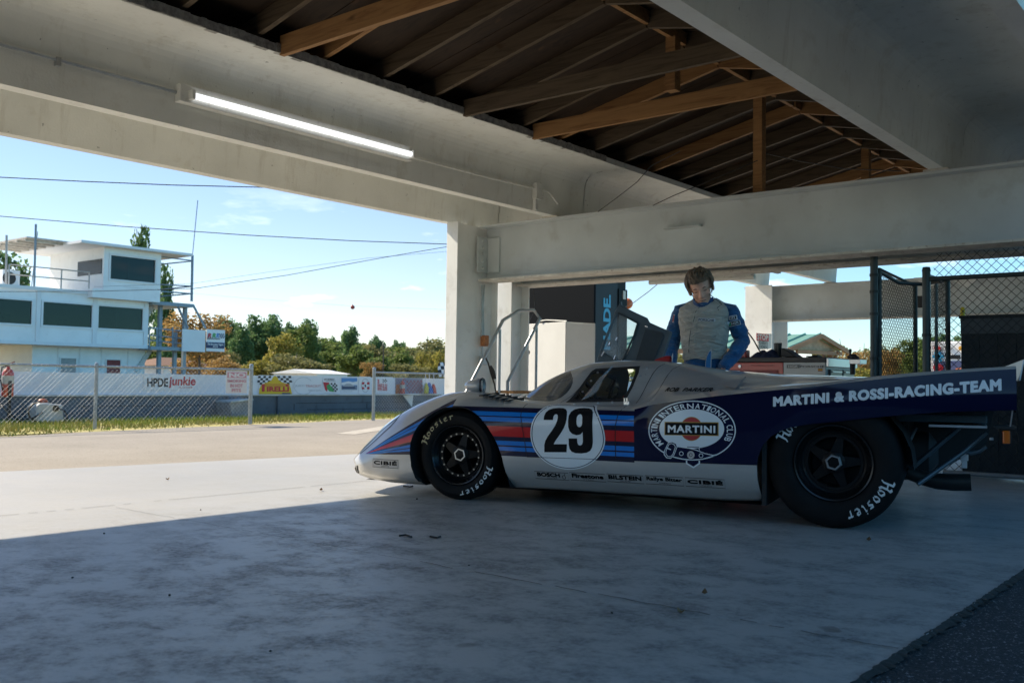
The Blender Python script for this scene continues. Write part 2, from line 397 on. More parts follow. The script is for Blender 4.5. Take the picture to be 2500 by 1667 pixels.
def girder(x, y0, y1, z0=1.925, z1=2.57, w=.30):
    b = MB(); b.box(x - .007, x + .007, y0, y1, z0 + .022, z1 - .022, 0)
    b.box(x - w / 2, x + w / 2, y0, y1, z1 - .022, z1, 0); b.box(x - w / 2, x + w / 2, y0, y1, z0, z0 + .022, 1)
    o = b.build('cross_girder', [M_steel, M_rust], gar)
    return o
G1 = girder(8.55, .5, 7.37); G2 = girder(9.24, .5, 7.37); G3 = girder(16.72, .5, 7.95)
ca = MB(); ca.box(8.36, 8.543, 7.345, 7.368, 2.03, 2.44); ca.box(8.52, 8.542, 7.16, 7.343, 2.03, 2.44); ca.build('clip_angle', M_steel, G1, bevel=.004)
for k in range(5): bo = MB(); bo.tube((8.44, 7.345, 2.08 + .08 * k), (8.44, 7.322, 2.08 + .08 * k), .014, 6); bo.build('bolt', M_steel, G1)
br = MB(); br.box(8.50, 8.542, 4.55, 4.95, 2.335, 2.345); br.box(8.46, 8.542, 4.55, 4.95, 2.325, 2.334); br.build('bracket', M_steel, G1)
def column(x0, x1, y0, y1, mat, ztop=2.57):
    c = MB(); c.box(x0, x0 + .022, y0, y1, 0, ztop); c.box(x1 - .022, x1, y0, y1, 0, ztop); ym = (y0 + y1) / 2; c.box(x0 + .022, x1 - .022, ym - .008, ym + .008, 0, ztop)
    c.box(x0 - .03, x1 + .03, y0 - .03, y1 + .03, 0, .03)
    return c.build('column', mat, gar, bevel=.003)
column(8.0, 8.72, 7.34, 7.51, M_steelw); column(8.93, 9.28, 7.30, 7.54, M_steelw); column(16.35, 17.05, 7.30, 7.82, M_steelw)
column(16.35, 17.05, .9, 1.4, M_steelw); column(8.0, 8.72, .52, .76, M_steelw)
for y in (7.6, 6.34, 2.305, 1.05):                                 # bearing pads of the stems
    for x in (8.39, 16.6): bp = MB(); bp.box(x, x + .13, y - .1, y + .1, 2.571, 2.586); bp.build('bearing_pad', M_rust, gar)
gs = MB()
for y in (4.1, 4.62): gs.add([(16.55, y - .28, 2.575), (16.55, y + .28, 2.575), (16.55, y, 2.36), (16.6, y - .28, 2.575), (16.6, y + .28, 2.575), (16.6, y, 2.36)], [(0, 1, 2), (5, 4, 3), (0, 2, 5, 3), (1, 4, 5, 2), (0, 3, 4, 1)])
gs.build('gusset', M_steelw, gar)
# wooden roof bay between the slabs
RY, RZ, SL = 3.98, 3.60, .215
xr = -2.6; r9 = random.Random(9)
while xr < 15.5:
    m = r9.choice([M_lumber, M_lumberg, M_lumberg])
    for sgn in (1, -1):
        e = RY + sgn * (2.15 if sgn > 0 else 1.9); b = MB()
        b.beam((xr, RY + sgn * .02, RZ + .07), (xr, e, RZ + .07 - SL * abs(e - RY)), .042, .14); b.build('rafter', m, gar)
    xr += .61
dk = MB()
for sgn in (1, -1):
    e = RY + sgn * 2.6
    for k in range(16):
        a, b = -4 + 1.22 * k, -4 + 1.22 * k + 1.212
        z0, z1 = RZ + .145, RZ + .145 - SL * 2.6
        dk.add([(a, RY, z0), (b, RY, z0), (b, e, z1), (a, e, z1), (a, RY, z0 + .018), (b, RY, z0 + .018), (b, e, z1 + .018), (a, e, z1 + .018)], [(0, 1, 2, 3), (7, 6, 5, 4), (0, 4, 5, 1), (1, 5, 6, 2), (2, 6, 7, 3), (3, 7, 4, 0)])
dk.build('roof_deck', M_ply, gar)
sh = MB()
for sgn in (1, -1):
    e = RY + sgn * (4.1 if sgn > 0 else 3.5); z0, z1 = RZ + .20, RZ + .20 - SL * 2.7
    sh.add([(-9, RY, z0), (17, RY, z0), (17, e, z1), (-9, e, z1), (-9, RY, z0 + .03), (17, RY, z0 + .03), (17, e, z1 + .03), (-9, e, z1 + .03)], [(0, 1, 2, 3), (7, 6, 5, 4), (0, 4, 5, 1), (1, 5, 6, 2), (2, 6, 7, 3), (3, 7, 4, 0)])
sh.build('roof_covering', pm('dark shingle roofing', (.06, .055, .05), .95), gar)
for x in (-9, 17): gb = MB(); gb.poly([(x, .3, 3.1), (x, 8.6, 3.1), (x, 8.6, 3.2), (x, RY, RZ + .22), (x, .3, 3.2)]); gb.build('gable_panel', M_ply, gar)
bw = MB(); bw.box(-9.2, -9, -7, 3.4, 0, 2.58); bw.build('added_dark_wall', pm('added dark wall', (.05, .055, .06), .85), gar)  # unseen dark wall added so the car's flank reflects dark
bk = MB(); bk.add([(-60, -16, -.02), (60, -16, -.02), (60, -19, 2.6), (-60, -19, 2.6), (60, -40, 2.8), (-60, -40, 2.8)], [(0, 1, 2, 3), (3, 2, 4, 5)]); struct(bk.build('added_dark_bank', pm('added dark bank', (.035, .04, .02), .95, 0, .4, 2)))  # unseen bank added behind the camera to darken reflections in the car

for a, b in ((-2.6, 4.9), (4.94, 9.4), (9.44, 15)):
    rb = MB(); rb.box(a, b, RY - .02, RY + .02, RZ + .03, RZ + .135); rb.build('ridge_board', M_lumber, gar)
for x, m in ((1.5, M_lumberg), (4.3, M_lumber), (6.3, M_lumberg), (7.3, M_lumber)):
    b = MB(); b.beam((x, 5.72, 3.19), (x, 2.5, 3.19), .042, .145); b.build('tie_beam', m, gar)
for x, z0 in ((6.95, 3.19), (8.62, 2.57), (11.6, 2.6)):
    b = MB(); b.box(x - .045, x + .045, RY - .045, RY + .045, z0, RZ + .04); b.build('king_post', M_lumber, gar)

# litter on the slab
M_leaf = pm('dry brown leaf', (.16, .09, .04), .8, 0, .4, 40); M_peb = pm('dark grit', (.03, .028, .026), .9, 0, .4, 30)
def leaf(px, py, ln_, rot, label):
    p = aZ(px, py, .004); b = MB(); c, s_ = math.cos(rot), math.sin(rot); n = 7; pts = []
    for i in range(n + 1):
        u = i / n; w = .28 * ln_ * math.sin(math.pi * u) ** .8; z = .004 + .018 * (2 * u - 1) ** 2
        pts.append([(p.x + c * (u - .5) * ln_ - s_ * k * w, p.y + s_ * (u - .5) * ln_ + c * k * w, z + abs(k) * w * .5) for k in (-1, 0, 1)])
    for a_, b_ in zip(pts, pts[1:]):
        for k in (0, 1): b.poly([a_[k], b_[k], b_[k + 1], a_[k + 1]])
    tag(b.build('dry_leaf', M_leaf, smooth=60), label, 'leaf', 'dry leaves on the floor')
for a in ((1720, 1449, 0.038, .4, 'curled dry leaf lying right of the middle of the shaded floor'), (1662, 1496, 0.035, 1.2, 'dry leaf lying on the crack in the shaded floor'), (2121, 1319, 0.042, .2, 'dry leaf on the floor just behind the rear wheel'), (784, 1197, 0.042, .8, 'dry leaf in the sun in front of the car nose'), (409, 1171, 0.035, .3, 'small dry leaf in the sun far from the shadow edge')): leaf(*a)
def pebble(px, py, r, label):
    p = aZ(px, py, 0); rp = random.Random(int(px)); b = MB(); vs = []
    for i in range(5):
        for j in range(8): t_, a_ = math.pi * (i + .5) / 5, 2 * math.pi * j / 8; q = r * rp.uniform(.75, 1.15); vs.append((p.x + q * math.sin(t_) * math.cos(a_), p.y + q * math.sin(t_) * math.sin(a_), max(0.001, r * .6 + q * .7 * math.cos(t_))))
    b.add(vs, [(i * 8 + j, i * 8 + (j + 1) % 8, (i + 1) * 8 + (j + 1) % 8, (i + 1) * 8 + j) for i in range(4) for j in range(8)] + [tuple(range(8)), tuple(range(32, 40))])
    tag(b.build('pebble', M_peb, smooth=70), label, 'pebble', 'dark pebbles on the floor')
for a in ((414, 1454, 0.0054, 'dark pebble on the stained floor, largest at lower left'), (177, 1411, 0.0048, 'dark pebble near the left edge of the shaded floor'), (254, 1303, 0.0054, 'dark pebble just inside the shadow edge at left'), (1494, 1497, 0.0048, 'dark pebble on the floor left of the cracked leaf'), (1018, 1219, 0.0072, 'dark pebble on the floor left of the front tyre'), (1145, 1380, 0.0036, 'tiny dark pebble on the floor below the front tyre'), (660, 1590, 0.0036, 'tiny dark pebble near the bottom edge of the picture'), (490, 1245, 0.0048, 'dark pebble in the sun close to the shadow edge')): pebble(*a)
for pts, lab in (([(975, 1307), (990, 1305), (1005, 1310)], 'short dark twig lying on the floor below the front tyre'), ([(1050, 1309), (1066, 1312), (1075, 1309)], 'second dark twig right of the first below the front tyre'), ([(985, 1186), (1000, 1188), (1008, 1186)], 'black strip of rubber on the floor under the car nose')):
    b = MB(); b.path([aZ(*p, .006) for p in pts], .005, 5); tag(b.build('twig', M_peb, smooth=60), lab, 'twig', 'twigs on the floor')

# conduit and lights on the slab
M_white = pm('white enamel', (.72, .72, .68), .4, 0, .08, 8, dirt=(.3, .22, .12, .35))
cn = MB(); cn.path([(-4, 6.245, 2.84), (1, 6.243, 2.825), (2.57, 6.245, 2.822), (3.78, 6.24, 2.815)], .013, 8)
for x in (-1.2, .6, 2.9): cn.box(x, x + .03, 6.225, 6.262, 2.78, 2.835)
tag(cn.build('conduit_pipe', M_galv, smooth=40), 'dark conduit pipe running along the concrete roof beam up to the lit tube', 'conduit')
cn = MB(); cn.path([(6.12, 6.24, 2.80), (7.2, 6.245, 2.80), (8.15, 6.245, 2.82), (8.25, 6.245, 2.82), (8.36, 6.2, 2.70)], .011, 8); cn.box(7.98, 8.08, 6.2, 6.262, 2.70, 2.87); cn.box(7.99, 8.03, 6.22, 6.26, 2.585, 2.70)
tag(cn.build('conduit_pipe', M_white, smooth=40), 'thin white conduit with a switch box running from the lit tube to the corner column', 'conduit')
lf_ = thing('tube_light', 'lit white tube light fixed along the face of the concrete roof beam', 'light', (4.95, 6.25, 2.8))
b = MB(); b.box(3.77, 6.12, 6.185, 6.262, 2.745, 2.875); b.build('housing', M_white, lf_, bevel=.006)
nL = N('lit led tube'); vL = nL.coord('Object', (1, 1, 1)); wv = nL.new('TexWave', bands_direction='X'); wv.inputs['Scale'].default_value = 14; nL.l(vL, wv.inputs['Vector'])
nL.base((.9, .9, .9)); nL.b.inputs['Emission Color'].default_value = (.93, .96, 1, 1); nL.l(nL.math('MULTIPLY_ADD', wv.outputs['Fac'], .30, .42), nL.b.inputs['Emission Strength'])
b = MB(); b.tube((3.86, 6.165, 2.80), (6.08, 6.165, 2.80), .023, 14); b.build('tube', nL.mat, lf_, smooth=40)
for x in (3.835, 6.078): b = MB(); b.box(x, x + .027, 6.13, 6.20, 2.765, 2.835); b.build('end_cap', M_white, lf_, bevel=.004)
lf2 = thing('tube_light', 'unlit fluorescent fitting hung under the far grey girder above the man', 'light', (9.6, 4.7, 1.9))
b = MB(); pA, pB = aX(1590, 682, 9.5), aX(1838, 668, 9.5)
b.beam(pA, pB, .10, .035); b.build('housing', M_white, lf2)
b = MB(); b.tube(pA + V((0, .02, -.035)), pB + V((0, -.02, -.035)), .028, 10); b.build('tube', M_white, lf2, smooth=40)
for p, q in (((1540, 672), (1600, 684)), ((1838, 648), (1902, 666))): b = MB(); b.beam(aX(*p, 9.3), aX(*q, 9.6), .06, .02); b.build('bracket', M_steel, lf2)
# ------------------------------------------------------------------ the race car (own frame: x forward, y to its left, z up)
CAR_O, CAR_H = V((5.7202, 3.27347, 0)), rad(104.45)
car = thing('race_car', 'low silver and dark blue striped race car with number 29 on its door', 'race car')
car.location = CAR_O; car.rotation_euler = (0, 0, CAR_H)
CFW, CLF = V((math.cos(CAR_H), math.sin(CAR_H), 0)), V((-math.sin(CAR_H), math.cos(CAR_H), 0))
def cy(px, py, y):                       # a point of the picture on the car's plane y, as (x, z)
    P = hit(px, py, CLF, CAR_O.dot(CLF) + y) - CAR_O; return (P.dot(CFW), P.z)

ST = [  # station x, then ten (y, z) from the keel round the side to the crown
 (2.10, (0,.150),(.78,.152),(.83,.163),(.845,.180),(.83,.197),(.70,.206),(.50,.207),(.35,.207),(.2,.207),(0,.207)),
 (2.06, (0,.112),(.78,.115),(.862,.137),(.880,.178),(.868,.222),(.74,.256),(.50,.247),(.35,.24),(.2,.238),(0,.238)),
 (1.95, (0,.092),(.80,.092),(.885,.120),(.903,.190),(.892,.275),(.75,.350),(.50,.315),(.35,.30),(.2,.295),(0,.295)),
 (1.80, (0,.082),(.82,.082),(.900,.110),(.918,.210),(.906,.325),(.76,.460),(.48,.385),(.33,.36),(.2,.355),(0,.355)),
 (1.65, (0,.077),(.83,.077),(.905,.110),(.922,.225),(.912,.375),(.76,.541),(.46,.45),(.32,.42),(.2,.41),(0,.41)),
 (1.50, (0,.076),(.83,.076),(.905,.110),(.927,.245),(.918,.435),(.74,.613),(.45,.51),(.32,.475),(.2,.465),(0,.465)),
 (1.365,(0,.076),(.83,.076),(.905,.110),(.928,.265),(.922,.485),(.72,.664),(.45,.56),(.32,.525),(.2,.515),(0,.512)),
 (1.255,(0,.076),(.83,.076),(.905,.115),(.930,.29),(.924,.510),(.72,.685),(.45,.59),(.32,.56),(.2,.55),(0,.548)),
 (1.157,(0,.078),(.83,.078),(.905,.120),(.932,.31),(.925,.525),(.72,.691),(.46,.615),(.33,.59),(.2,.585),(0,.582)),
 (1.06, (0,.08),(.83,.08),(.905,.130),(.935,.33),(.926,.532),(.72,.687),(.47,.63),(.34,.615),(.2,.622),(0,.63)),
 (.915, (0,.088),(.84,.09),(.910,.150),(.940,.36),(.930,.550),(.74,.663),(.52,.632),(.40,.642),(.25,.70),(0,.728)),
 (.784, (0,.095),(.845,.098),(.915,.165),(.945,.38),(.935,.566),(.77,.641),(.59,.625),(.49,.645),(.30,.765),(0,.800)),
 (.60,  (0,.10),(.85,.104),(.920,.18),(.952,.39),(.945,.575),(.82,.627),(.665,.617),(.575,.65),(.365,.822),(0,.866)),
 (.45,  (0,.10),(.85,.105),(.925,.185),(.957,.40),(.950,.58),(.84,.624),(.68,.617),(.60,.65),(.395,.852),(0,.898)),
 (.20,  (0,.10),(.855,.105),(.930,.185),(.963,.40),(.957,.585),(.86,.622),(.69,.617),(.615,.65),(.405,.866),(0,.911)),
 (.00,  (0,.10),(.86,.105),(.938,.185),(.972,.40),(.968,.600),(.88,.629),(.72,.632),(.63,.665),(.415,.862),(0,.905)),
 (-.15, (0,.10),(.865,.105),(.943,.185),(.980,.40),(.978,.636),(.885,.657),(.76,.690),(.64,.735),(.425,.85),(0,.885)),
 (-.30, (0,.10),(.87,.105),(.947,.185),(.986,.40),(.982,.662),(.89,.684),(.775,.718),(.65,.768),(.43,.84),(0,.864)),
 (-.49, (0,.10),(.87,.105),(.950,.185),(.990,.40),(.984,.690),(.90,.708),(.785,.735),(.66,.776),(.44,.826),(0,.848)),
 (-.75, (0,.11),(.88,.115),(.955,.19),(.992,.42),(.986,.722),(.91,.738),(.79,.755),(.67,.78),(.44,.815),(0,.833)),
 (-1.02,(0,.50),(.90,.50),(.972,.53),(.993,.60),(.986,.752),(.92,.768),(.80,.772),(.68,.782),(.44,.81),(0,.826)),
 (-1.39,(0,.54),(.90,.54),(.976,.575),(.994,.64),(.985,.800),(.945,.818),(.86,.782),(.70,.776),(.44,.80),(0,.815)),
 (-1.81,(0,.60),(.90,.60),(.980,.625),(.990,.67),(.978,.842),(.945,.858),(.87,.80),(.70,.776),(.44,.79),(0,.80)),
 (-2.02,(0,.625),(.90,.625),(.980,.645),(.986,.68),(.972,.857),(.942,.872),(.875,.81),(.70,.78),(.44,.79),(0,.795)),
]
def pchip(xs, ys, x):
    if x <= xs[0]: return ys[0]
    if x >= xs[-1]: return ys[-1]
    n = len(xs); k = 0
    while x > xs[k + 1]: k += 1
    def dl(i): return (ys[i + 1] - ys[i]) / (xs[i + 1] - xs[i])
    def tg(i):
        if i == 0: return dl(0)
        if i == n - 1: return dl(n - 2)
        a, b = dl(i - 1), dl(i)
        if a * b <= 0: return 0
        w1, w2 = 2 * (xs[i + 1] - xs[i]) + xs[i] - xs[i - 1], xs[i + 1] - xs[i] + 2 * (xs[i] - xs[i - 1])
        return (w1 + w2) / (w1 / a + w2 / b)
    h = xs[k + 1] - xs[k]; t = (x - xs[k]) / h
    return ys[k] * (1 + 2 * t) * (1 - t) ** 2 + h * tg(k) * t * (1 - t) ** 2 + ys[k + 1] * t * t * (3 - 2 * t) + h * tg(k + 1) * t * t * (t - 1)
SX = [s[0] for s in ST][::-1]
SC = [[(ST[len(ST) - 1 - i][j + 1]) for i in range(len(ST))] for j in range(10)]
NSEG = [3, 4, 5, 6, 7, 6, 5, 6, 7]
def section(x):
    P = [V((pchip(SX, [q[0] for q in c], x), pchip(SX, [q[1] for q in c], x))) for c in SC]
    w = smooth01((.12 - x) / .3) ; n = len(P)
    def tan(i):
        if i == 0: return V((P[1] - P[0]).x * V((1, 0)))if False else V(((P[1].x - P[0].x), 0))
        if i == n - 1: return V((P[-1].x - P[-2].x, 0))
        a, b = P[i] - P[i - 1], P[i + 1] - P[i]
        la, lb = a.length, b.length
        return (a / la * lb + b / lb * la) / (la + lb)      # unit-ish direction
    out = []
    for i in range(n - 1):
        d = P[i + 1] - P[i]; ln_ = d.length
        t0, t1 = tan(i), tan(i + 1)
        t0 = t0.normalized() * ln_ if t0.length else d; t1 = t1.normalized() * ln_ if t1.length else d
        if i == 4: t0 = t0.lerp(d, w)
        if i == 3: t1 = t1.lerp(d, w)
        if i in (0,): t0 = d; t1 = d
        if i == 1: t0 = d * .6
        k = NSEG[i]
        for s in range(k):
            t = s / k
            out.append(P[i] * (1 - 3 * t * t + 2 * t ** 3) + t0 * (t - 2 * t * t + t ** 3) + P[i + 1] * (3 * t * t - 2 * t ** 3) + t1 * (t ** 3 - t * t))
    out.append(P[-1]); return out
DROP = [(0, 0), (.2, .002), (.4, .012), (.66, .042), (.78, .085), (.845, .14), (.885, .19), (.93, .24), (1, .3)]
def drop(y): return pchip([d[0] for d in DROP], [d[1] for d in DROP], y)
CX = [2.10, 2.092, 2.08, 2.06, 2.035, 2.0] + [1.965 - .0275 * i for i in range(145)]
CX = [x for x in CX if x > -2.02] + [-2.02]
bmB = bmesh.new(); rows = []
ICR = sum(NSEG[:4])                      # index of the crease in a section
for x in CX:
    sec = section(x); wd = smooth01((x - 1.45) / .65) ** 1.3
    half = [V((x - wd * drop(p.x), p.x, p.y)) for p in sec]
    full = [V((p.x, -p.y, p.z)) for p in half[:0:-1]][::1]
    row = [bmB.verts.new(p) for p in half] + [bmB.verts.new((p.x, -p.y, p.z)) for p in half[-2:0:-1]]
    rows.append(row)
NR = len(rows[0])
navy_l = bmB.faces.layers.int.new('navy')
for a, b in zip(rows, rows[1:]):
    for i in range(NR):
        f = bmB.faces.new((a[i], a[(i + 1) % NR], b[(i + 1) % NR], b[i]))
        ii = i if i < NR // 2 else NR - 1 - i
        f[navy_l] = 1 if ii < ICR else 0
for i in range(NR // 2 - 0):              # close the nose
    a, b = rows[0][i], rows[0][(i + 1) % NR]; c, d = rows[0][(NR - i) % NR], rows[0][(NR - i - 1) % NR]
    q = []
    for v_ in (a, b, d, c):
        if v_ not in q: q.append(v_)
    if len(q) > 2:
        try: bmB.faces.new(q)
        except ValueError: pass
bmesh.ops.recalc_face_normals(bmB, faces=bmB.faces)
bmB.normal_update()
BODY0 = BVHTree.FromBMesh(bmB)            # the uncut skin, for normals and for laying decals
_N0 = [v_.normal.copy() for v_ in bmB.verts]; bmB.verts.index_update(); bmB.faces.ensure_lookup_table(); bmB.faces.index_update()
_F0 = [[v_.index for v_ in f.verts] for f in bmB.faces]; _P0 = [v_.co.copy() for v_ in bmB.verts]
# the crease gets a normal of its own on either side
_FL = [f[navy_l] for f in bmB.faces]
def _half(flag):
    acc = [V((0, 0, 0)) for _ in _P0]
    for f in bmB.faces:
        if f[navy_l] == flag:
            ar = f.calc_area()
            for v_ in f.verts: acc[v_.index] += f.normal * ar
    return [n.normalized() if n.length > 0 else None for n in acc]
_NH = {0: _half(0), 1: _half(1)}
def skin_normal(p, flag=None):
    loc, nn, fi, d = BODY0.find_nearest(p)
    if flag is None: flag = _FL[fi]
    w = smooth01((.12 - loc.x) / .3); acc = V((0, 0, 0))
    for vi in _F0[fi]:
        n_ = _N0[vi]; h_ = _NH[flag][vi]
        if w > 0 and h_ is not None: n_ = n_.lerp(h_, w)
        acc += n_ / (1e-4 + (_P0[vi] - loc).length) ** 1.5
    return acc.normalized()

def cut(bm, poly, y0, y1, pick=None):
    """slice the skin along the outline of a polygon in (x,z); return the faces inside it"""
    xs_, zs_ = [p[0] for p in poly], [p[1] for p in poly]; m = .03
    def near():
        return [f for f in bm.faces if y0 - .02 < f.calc_center_median().y < y1 + .02 and any(min(xs_) - m < v_.co.x < max(xs_) + m and min(zs_) - m < v_.co.z < max(zs_) + m for v_ in f.verts)]
    for (xa, za), (xb, zb) in zip(poly, poly[1:] + poly[:1]):
        e = V((xb - xa, 0, zb - za)); L_ = e.length
        if L_ < 1e-5: continue
        n_ = V((-e.z, 0, e.x)).normalized(); mid = V(((xa + xb) / 2, 0, (za + zb) / 2)); e.normalize()
        fs = [f for f in near() if any(abs((v_.co - mid).dot(n_)) < .12 for v_ in f.verts) and any(abs((V((v_.co.x, 0, v_.co.z)) - mid).dot(e)) < L_ / 2 + .05 for v_ in f.verts)]
        geom = list({x_ for f in fs for x_ in list(f.verts) + list(f.edges)}) + fs
        if geom: bmesh.ops.bisect_plane(bm, geom=geom, plane_co=mid, plane_no=n_, dist=1e-5)
    return [f for f in bm.faces if y0 < f.calc_center_median().y < y1 and inside((f.calc_center_median().x, f.calc_center_median().z), poly)]

FARCH = [(1.40,.0),(1.414,.104),(1.442,.131),(1.471,.2),(1.481,.28),(1.477,.345),(1.461,.404),(1.438,.449),(1.406,.487),(1.362,.524),(1.314,.551),(1.272,.574),(1.229,.588),(1.155,.597),(1.115,.594),(1.081,.587),(1.018,.559),(.966,.528),(.914,.479),(.867,.412),(.836,.354),(.809,.287),(.788,.197),(.772,.144),(.761,.10),(.75,.0)]
RARCH = [(-.775,.0),(-.769,.145),(-.757,.24),(-.755,.325),(-.763,.375),(-.787,.431),(-.83,.481),(-.88,.512),(-.935,.534),(-1.0,.548),(-1.062,.558),(-1.195,.575),(-1.226,.58),(-1.40,.604),(-1.683,.636),(-2.05,.655),(-2.05,.0)]
WSH = [(1.14,.628),(1.02,.642),(.95,.648),(.80,.641),(.66,.634),(.615,.640),(.575,.662),(.548,.69),(.530,.725),(.528,.76),(.540,.79),(.566,.815),(.60,.838),(.625,.86),(.63,.90),(1.14,.90)]
SWO = [(.515,.632),(.46,.74),(.415,.838),(.395,.853),(.095,.873),(.085,.83),(.10,.74),(.125,.646)]
SWI = [(.482,.652),(.436,.744),(.398,.828),(.385,.836),(.118,.853),(.108,.82),(.122,.74),(.145,.664)]
DOOR = [(.649,.302),(.664,.40),(.683,.518),(.695,.59),(.692,.612),(.66,.617),(.10,.6),(.045,.575),(.058,.52),(.063,.42),(.063,.305)]
for f in cut(bmB, FARCH, .5, 1.1) + cut(bmB, FARCH, -1.1, -.5):
    bmB.faces.remove(f)
fr_ = [f for f in cut(bmB, RARCH, -1.1, 1.1)]
for f in fr_:
    if f.is_valid: bmB.faces.remove(f)
for v_ in [v_ for v_ in bmB.verts if not v_.link_faces]: bmB.verts.remove(v_)
def take(faces):
    """lift faces out of the skin into a mesh of their own"""
    fs = []; vs = {}; out = []
    for f in faces:
        ids = []
        for v_ in f.verts:
            if v_.index not in vs or vs[v_.index][0] is not v_: vs[id(v_)] = None
            ids.append(v_)
        fs.append(ids)
    m = MB(); idx = {}
    for ids in fs:
        q = []
        for v_ in ids:
            if v_ not in idx: idx[v_] = len(m.v); m.v.append(v_.co.copy())
            q.append(idx[v_])
        m.f.append(tuple(q)); m.m.append(0)
    for f in faces: bmB.faces.remove(f)
    return m
def skinned(o):
    """give a mesh the normals of the smooth uncut skin"""
    me = o.data; me.polygons.foreach_set('use_smooth', [True] * len(me.polygons))
    ns_ = [skin_normal(v_.co) for v_ in me.vertices]
    for p in me.polygons:
        n0 = sum((ns_[i] for i in p.vertices), V((0, 0, 0)))
        if n0.dot(p.normal) < 0: p.flip()
    me.normals_split_custom_set_from_vertices([tuple(n) for n in ns_])
winG = cut(bmB, SWI, .1, .8); mSW = take(winG)
trim_ = cut(bmB, SWO, .1, .8); mTR = take(trim_)
for f in cut(bmB, [(.50,.30),(.50,.66),(.44,.80),(.42,.92),(.07,.92),(.08,.80),(.11,.66),(.06,.30)], -1.1, -.07): bmB.faces.remove(f)   # the far door stands open
mWS = take(cut(bmB, WSH, -.72, .72))
doorF = [f for f in cut(bmB, DOOR, .3, 1.1)]; mDR = take(doorF)

# paint: silver with stripes on the flanks, plain dark blue behind the door
def car_paint():
    n = N('silver paint with racing stripes'); tc_ = n.new('TexCoord'); sp = n.new('SeparateXYZ'); n.l(tc_.outputs['Object'], sp.inputs[0])
    x, y, z = sp.outputs
    t_s = n.math('DIVIDE', n.math('SUBTRACT', z, .302), .298)
    den = n.math('MULTIPLY', n.math('SUBTRACT', 1.868, x), .222 / .416)
    zb = n.math('MULTIPLY_ADD', x, -.0409, .3383)
    t_f = n.math('DIVIDE', n.math('SUBTRACT', z, zb), n.math('MAXIMUM', den, .0005))
    isf = n.math('GREATER_THAN', x, 1.2)
    mx_ = n.new('Mix', data_type='FLOAT'); n.l(isf, mx_.inputs['Factor']); n.l(t_s, mx_.inputs['A']); n.l(t_f, mx_.inputs['B']); t = mx_.outputs['Result']
    nv, lb, rd, sv = (.004, .007, .035), (.006, .18, .58), (.52, .016, .018), (.46, .45, .43)
    dirt = n.noise(n.coord('Object', (1, 1, 3)), 9, 6, .65)
    sil = n.mix(n.ramp(dirt, [(.45, 0.), (.8, .25)]), sv, (.30, .29, .27))
    def r01(t): return t
    band = n.ramp(t, [(0, nv), (.102, lb), (.187, nv), (.218, lb), (.306, nv), (.398, rd), (.609, nv), (.707, lb), (.793, nv), (.820, lb), (.905, nv)], 'CONSTANT')
    on = n.math('MULTIPLY', n.math('GREATER_THAN', t, 0), n.math('LESS_THAN', t, 1))
    on = n.math('MULTIPLY', on, n.math('GREATER_THAN', n.math('ABSOLUTE', y), .62))
    on = n.math('MULTIPLY', on, n.math('GREATER_THAN', x, -.052)); on = n.math('MULTIPLY', on, n.math('LESS_THAN', x, 1.868))
    n.base(n.mix(on, sil, band)); n.set(.34, n.math('MULTIPLY_ADD', on, -.35, .35), .12, .7, .04); return n.mat
M_paint = car_paint()
M_navy = plain('dark blue paint', (.003, .005, .030), .3, 0, .6, .05)
M_black = plain('satin black', (.012, .012, .013), .45)
M_dark = pm('dark underbody', (.012, .013, .014), .7, 0, .3, 9)
M_rub = pm('worn black rubber trim', (.014, .014, .015), .6)
M_glass = glass('clear plastic window', (.90, .92, .92), .015, 1.0, .02)
M_wglass = glass('tinted windscreen', (.94, .90, .72), .01, 1.1, .10)
M_alu = plain('bare aluminium', (.62, .63, .64), .32, .9)
M_chrome = plain('chromed steel', (.75, .76, .78), .18, 1)

# rear quarter in dark blue: the faces under the crease, behind the door, above the sill line
geom = list(bmB.verts) + list(bmB.edges) + list(bmB.faces)
q = [f for f in bmB.faces if f.calc_center_median().x < .12]
bmesh.ops.bisect_plane(bmB, geom=list({e for f in q for e in list(f.verts) + list(f.edges)}) + q, plane_co=(-.05, 0, 0), plane_no=(1, 0, 0), dist=1e-5)
nz = V((-.0155, 0, -1)).normalized()
q = [f for f in bmB.faces if f.calc_center_median().x < -.0 and abs(f.calc_center_median().y) > .6]
bmesh.ops.bisect_plane(bmB, geom=list({e for f in q for e in list(f.verts) + list(f.edges)}) + q, plane_co=(0, 0, .310), plane_no=nz, dist=1e-5)
body = MB(); body.fl = []; idx = {}
lip = [e for e in bmB.edges if len(e.link_faces) == 1]
for f in bmB.faces:
    q = []
    for v_ in f.verts:
        if v_ not in idx: idx[v_] = len(body.v); body.v.append(v_.co.copy())
        q.append(idx[v_])
    c = f.calc_center_median()
    nvy = f[navy_l] == 1 and c.x < -.05 and c.z > .310 - .0155 * c.x and abs(c.y) > .6
    body.f.append(tuple(q)); body.m.append(1 if nvy else 0); body.fl.append(f[navy_l])
o_body = body.build('body', [M_paint, M_navy], car, local=True, recalc=False)
me = o_body.data; me.polygons.foreach_set('use_smooth', [True] * len(me.polygons))
_n = [skin_normal(v_.co) for v_ in me.vertices]
for p in me.polygons:
    if sum((_n[i] for i in p.vertices), V((0, 0, 0))).dot(p.normal) < 0: p.flip()
ln_ = [None] * len(me.loops)
for p, fl_ in zip(me.polygons, body.fl):
    for li in p.loop_indices:
        vi = me.loops[li].vertex_index; ln_[li] = tuple(skin_normal(me.vertices[vi].co, fl_) if me.vertices[vi].co.x < .13 else _n[vi])
me.normals_split_custom_set(ln_)
ml = MB()                                                         # returned edges of the openings
